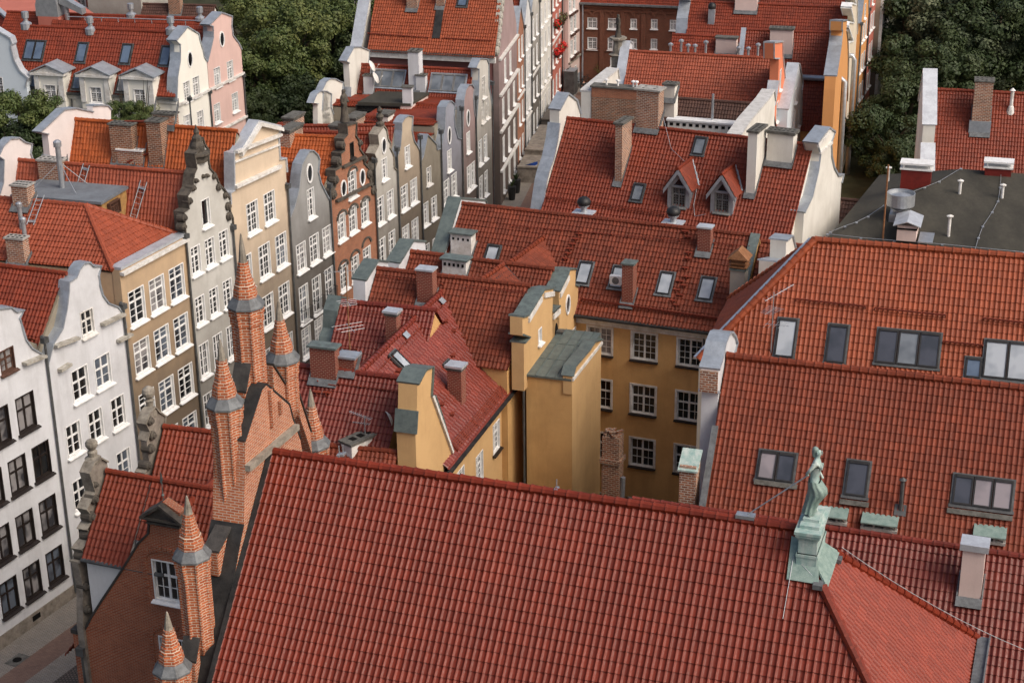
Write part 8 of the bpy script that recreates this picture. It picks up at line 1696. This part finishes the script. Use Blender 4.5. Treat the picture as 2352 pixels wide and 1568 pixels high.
g = 'park trees on the right'
for p, z, R, k, v, lb in (((2090, 60), 10, 5.5, 'leaf_dark', 1, 'dark tree nearest the beige tower front'), ((2180, 40), 11, 6.0, 'leaf_silver', 2, 'large silvery tree in the middle of the right hand park'), ((2290, 60), 11, 6.0, 'leaf_dark', 3, 'big dark tree at the upper right edge'), ((2130, 150), 8, 5.0, 'leaf_dark', 2, 'dark tree half way down beside the tower front'), ((2230, 130), 8, 5.0, 'leaf_silver', 1, 'silvery tree above the small yellow green one'), ((2340, 10), 11, 5.5, 'leaf_silver', 3, 'pale leaved tree in the top right corner'), ((2225, 178), 5.5, 3.0, 'leaf_yellow', 1, 'small yellow green tree behind the white gable at the right'), ((2290, 200), 4.5, 2.0, 'leaf_yellow', 2, 'little yellowish tree right of the brick chimney'), ((2090, 250), 5, 4.6, 'leaf_dark', 1, 'shaded low tree left of the far right house'), ((2045, 310), 4, 4.0, 'leaf_dark', 2, 'dark low tree right at the foot of the beige tower front'), ((2080, 385), 3, 3.2, 'leaf_dark', 1, 'dark bush behind the left red boxed chimney'), ((2060, 345), 2.5, 2.6, 'leaf_dark', 3, 'dark bush at the foot of the park, above the felt roof'), ((2330, 130), 7, 4.6, 'leaf_dark', 2, 'dark tree behind the far right roof'), ((2150, 240), 4.5, 4.2, 'leaf_dark', 2, 'shaded tree just left of the white right hand gable'), ((2110, -40), 11, 5.5, 'leaf_dark', 3, 'dark rear tree at the top edge, right park'), ((2230, -40), 11, 5.5, 'leaf_dark', 1, 'rear tree at the top edge above the silvery one')): tree(p, z, R, k, v, lb, g)
tree((1378, 158), 1.6, 1.0, 'leaf_yellow', 1, 'small yellowish shrub in front of the brick building', None, name='shrub')
# ------------------------------------------------------------ ground
def sheet(name, poly, z, mat):
    m = MB(); m.add([V3(p[0], p[1], z) for p in poly], [tuple(range(len(poly)))]); o = m.build(name, mat); o['kind'] = 'structure'; return o
sheet('ground', [(-900, -300), (900, -300), (900, 1500), (-900, 1500)], -.02, 'earth')
P0, P1 = PC[0] - azv(63) * 40, PC[1]
lf = [P0, P1, PC[3], PC[7], PC[10], PC[13], Pm[0], Pm[3], Pm[6], atz((1333, 187), 0.) + V3(4, 14, 0)]
lf = [P0 - V3(.93, -.36, 0) * .2] + lf[1:]
rt = [p + V3(.93, -.36, 0) * 13.5 for p in lf]
m_ = MB()
for i in range(len(lf) - 1): m_.add([V3(*p[:2], 0) for p in (lf[i], rt[i], rt[i + 1], lf[i + 1])], [(0, 1, 2, 3)])
o = m_.build('street', 'cobbles'); o['kind'] = 'structure'
def strip(name, d0, d1, z, mat, i0=0, i1=None):
    m = MB(); nv = V3(.9, -.43, 0)
    for i in range(i0, (i1 or len(lf)) - 1): m.add([V3(*(lf[i] + nv * d0)[:2], z), V3(*(lf[i] + nv * d1)[:2], z), V3(*(lf[i + 1] + nv * d1)[:2], z), V3(*(lf[i + 1] + nv * d0)[:2], z)], [(0, 1, 2, 3)])
    o = m.build(name, mat); o['kind'] = 'structure'; return o
strip('pavement', 0, 4.6, .004, 'paver_light'); strip('pavement_band', 1.9, 3.3, .008, 'paver_red')
m_ = MB(); q = atz(z20(118, 1408), .012); d1, d2 = azv(63), azv(-27); m_.cbox(q, d1, d2, UP, 1.1, .75, .006, 0); m_.lathe(q + UP * .004, [(.24, 0), (.24, .004)], 14, 1); tag(m_.build('manhole_cover', ['concrete_dark', 'soot_shade']), 'rectangular manhole cover with round dark opening in the pavement at the lower left', 'manhole cover')
m_ = MB(); q = F0.P(F0.uz(z20(250, 1140))[0], .45, .066); m_.cbox(q, F0.u, F0.n, UP, .6, .02, .3); m_.build('basement_vent', 'soot_shade', [o for o in bpy.data.objects if o.name == 'white_house'][0])
# ------------------------------------------------------------ sky, sun, camera
w = bpy.data.worlds.new('World'); SC.world = w; w.use_nodes = True; nt = w.node_tree
sk = nt.nodes.new('ShaderNodeTexSky'); sk.sky_type = 'NISHITA'; sk.sun_disc = False
SUN_AZ, SUN_EL = math.radians(-36), math.radians(44)      # azimuth measured from +X (right) towards +Y (away)
sk.sun_elevation = SUN_EL; sk.sun_rotation = math.pi / 2 - SUN_AZ; sk.air_density = .8; sk.dust_density = 6; sk.ozone_density = .4
L(nt, sk.outputs[0], nt.nodes['Background'].inputs[0]); nt.nodes['Background'].inputs[1].default_value = .15
ld = bpy.data.lights.new('sun', 'SUN'); ld.energy = 1.2; ld.angle = math.radians(34); ld.color = (1, .97, .92); lo = bpy.data.objects.new('sun', ld); COL.objects.link(lo)
sd = V3(math.cos(SUN_EL) * math.cos(SUN_AZ), math.cos(SUN_EL) * math.sin(SUN_AZ), math.sin(SUN_EL)); lo.rotation_euler = Vector(-sd).to_track_quat('-Z', 'Y').to_euler(); lo.location = (30, 20, 60)
cd = bpy.data.cameras.new('camera'); cd.sensor_width = 36; cd.lens = 36 * FPX / 2352; cd.clip_end = 3000; cd.clip_start = 1
co = bpy.data.objects.new('camera', cd); COL.objects.link(co); M = Matrix.Identity(4)
for i in range(3): M[i][0] = RW[i][0]; M[i][1] = -RW[i][1]; M[i][2] = -RW[i][2]; M[i][3] = CAM[i]
co.matrix_world = M; SC.camera = co
SC.view_settings.view_transform = 'Standard'; SC.view_settings.look = 'None'; SC.view_settings.exposure = 0.2; SC.view_settings.gamma = 1
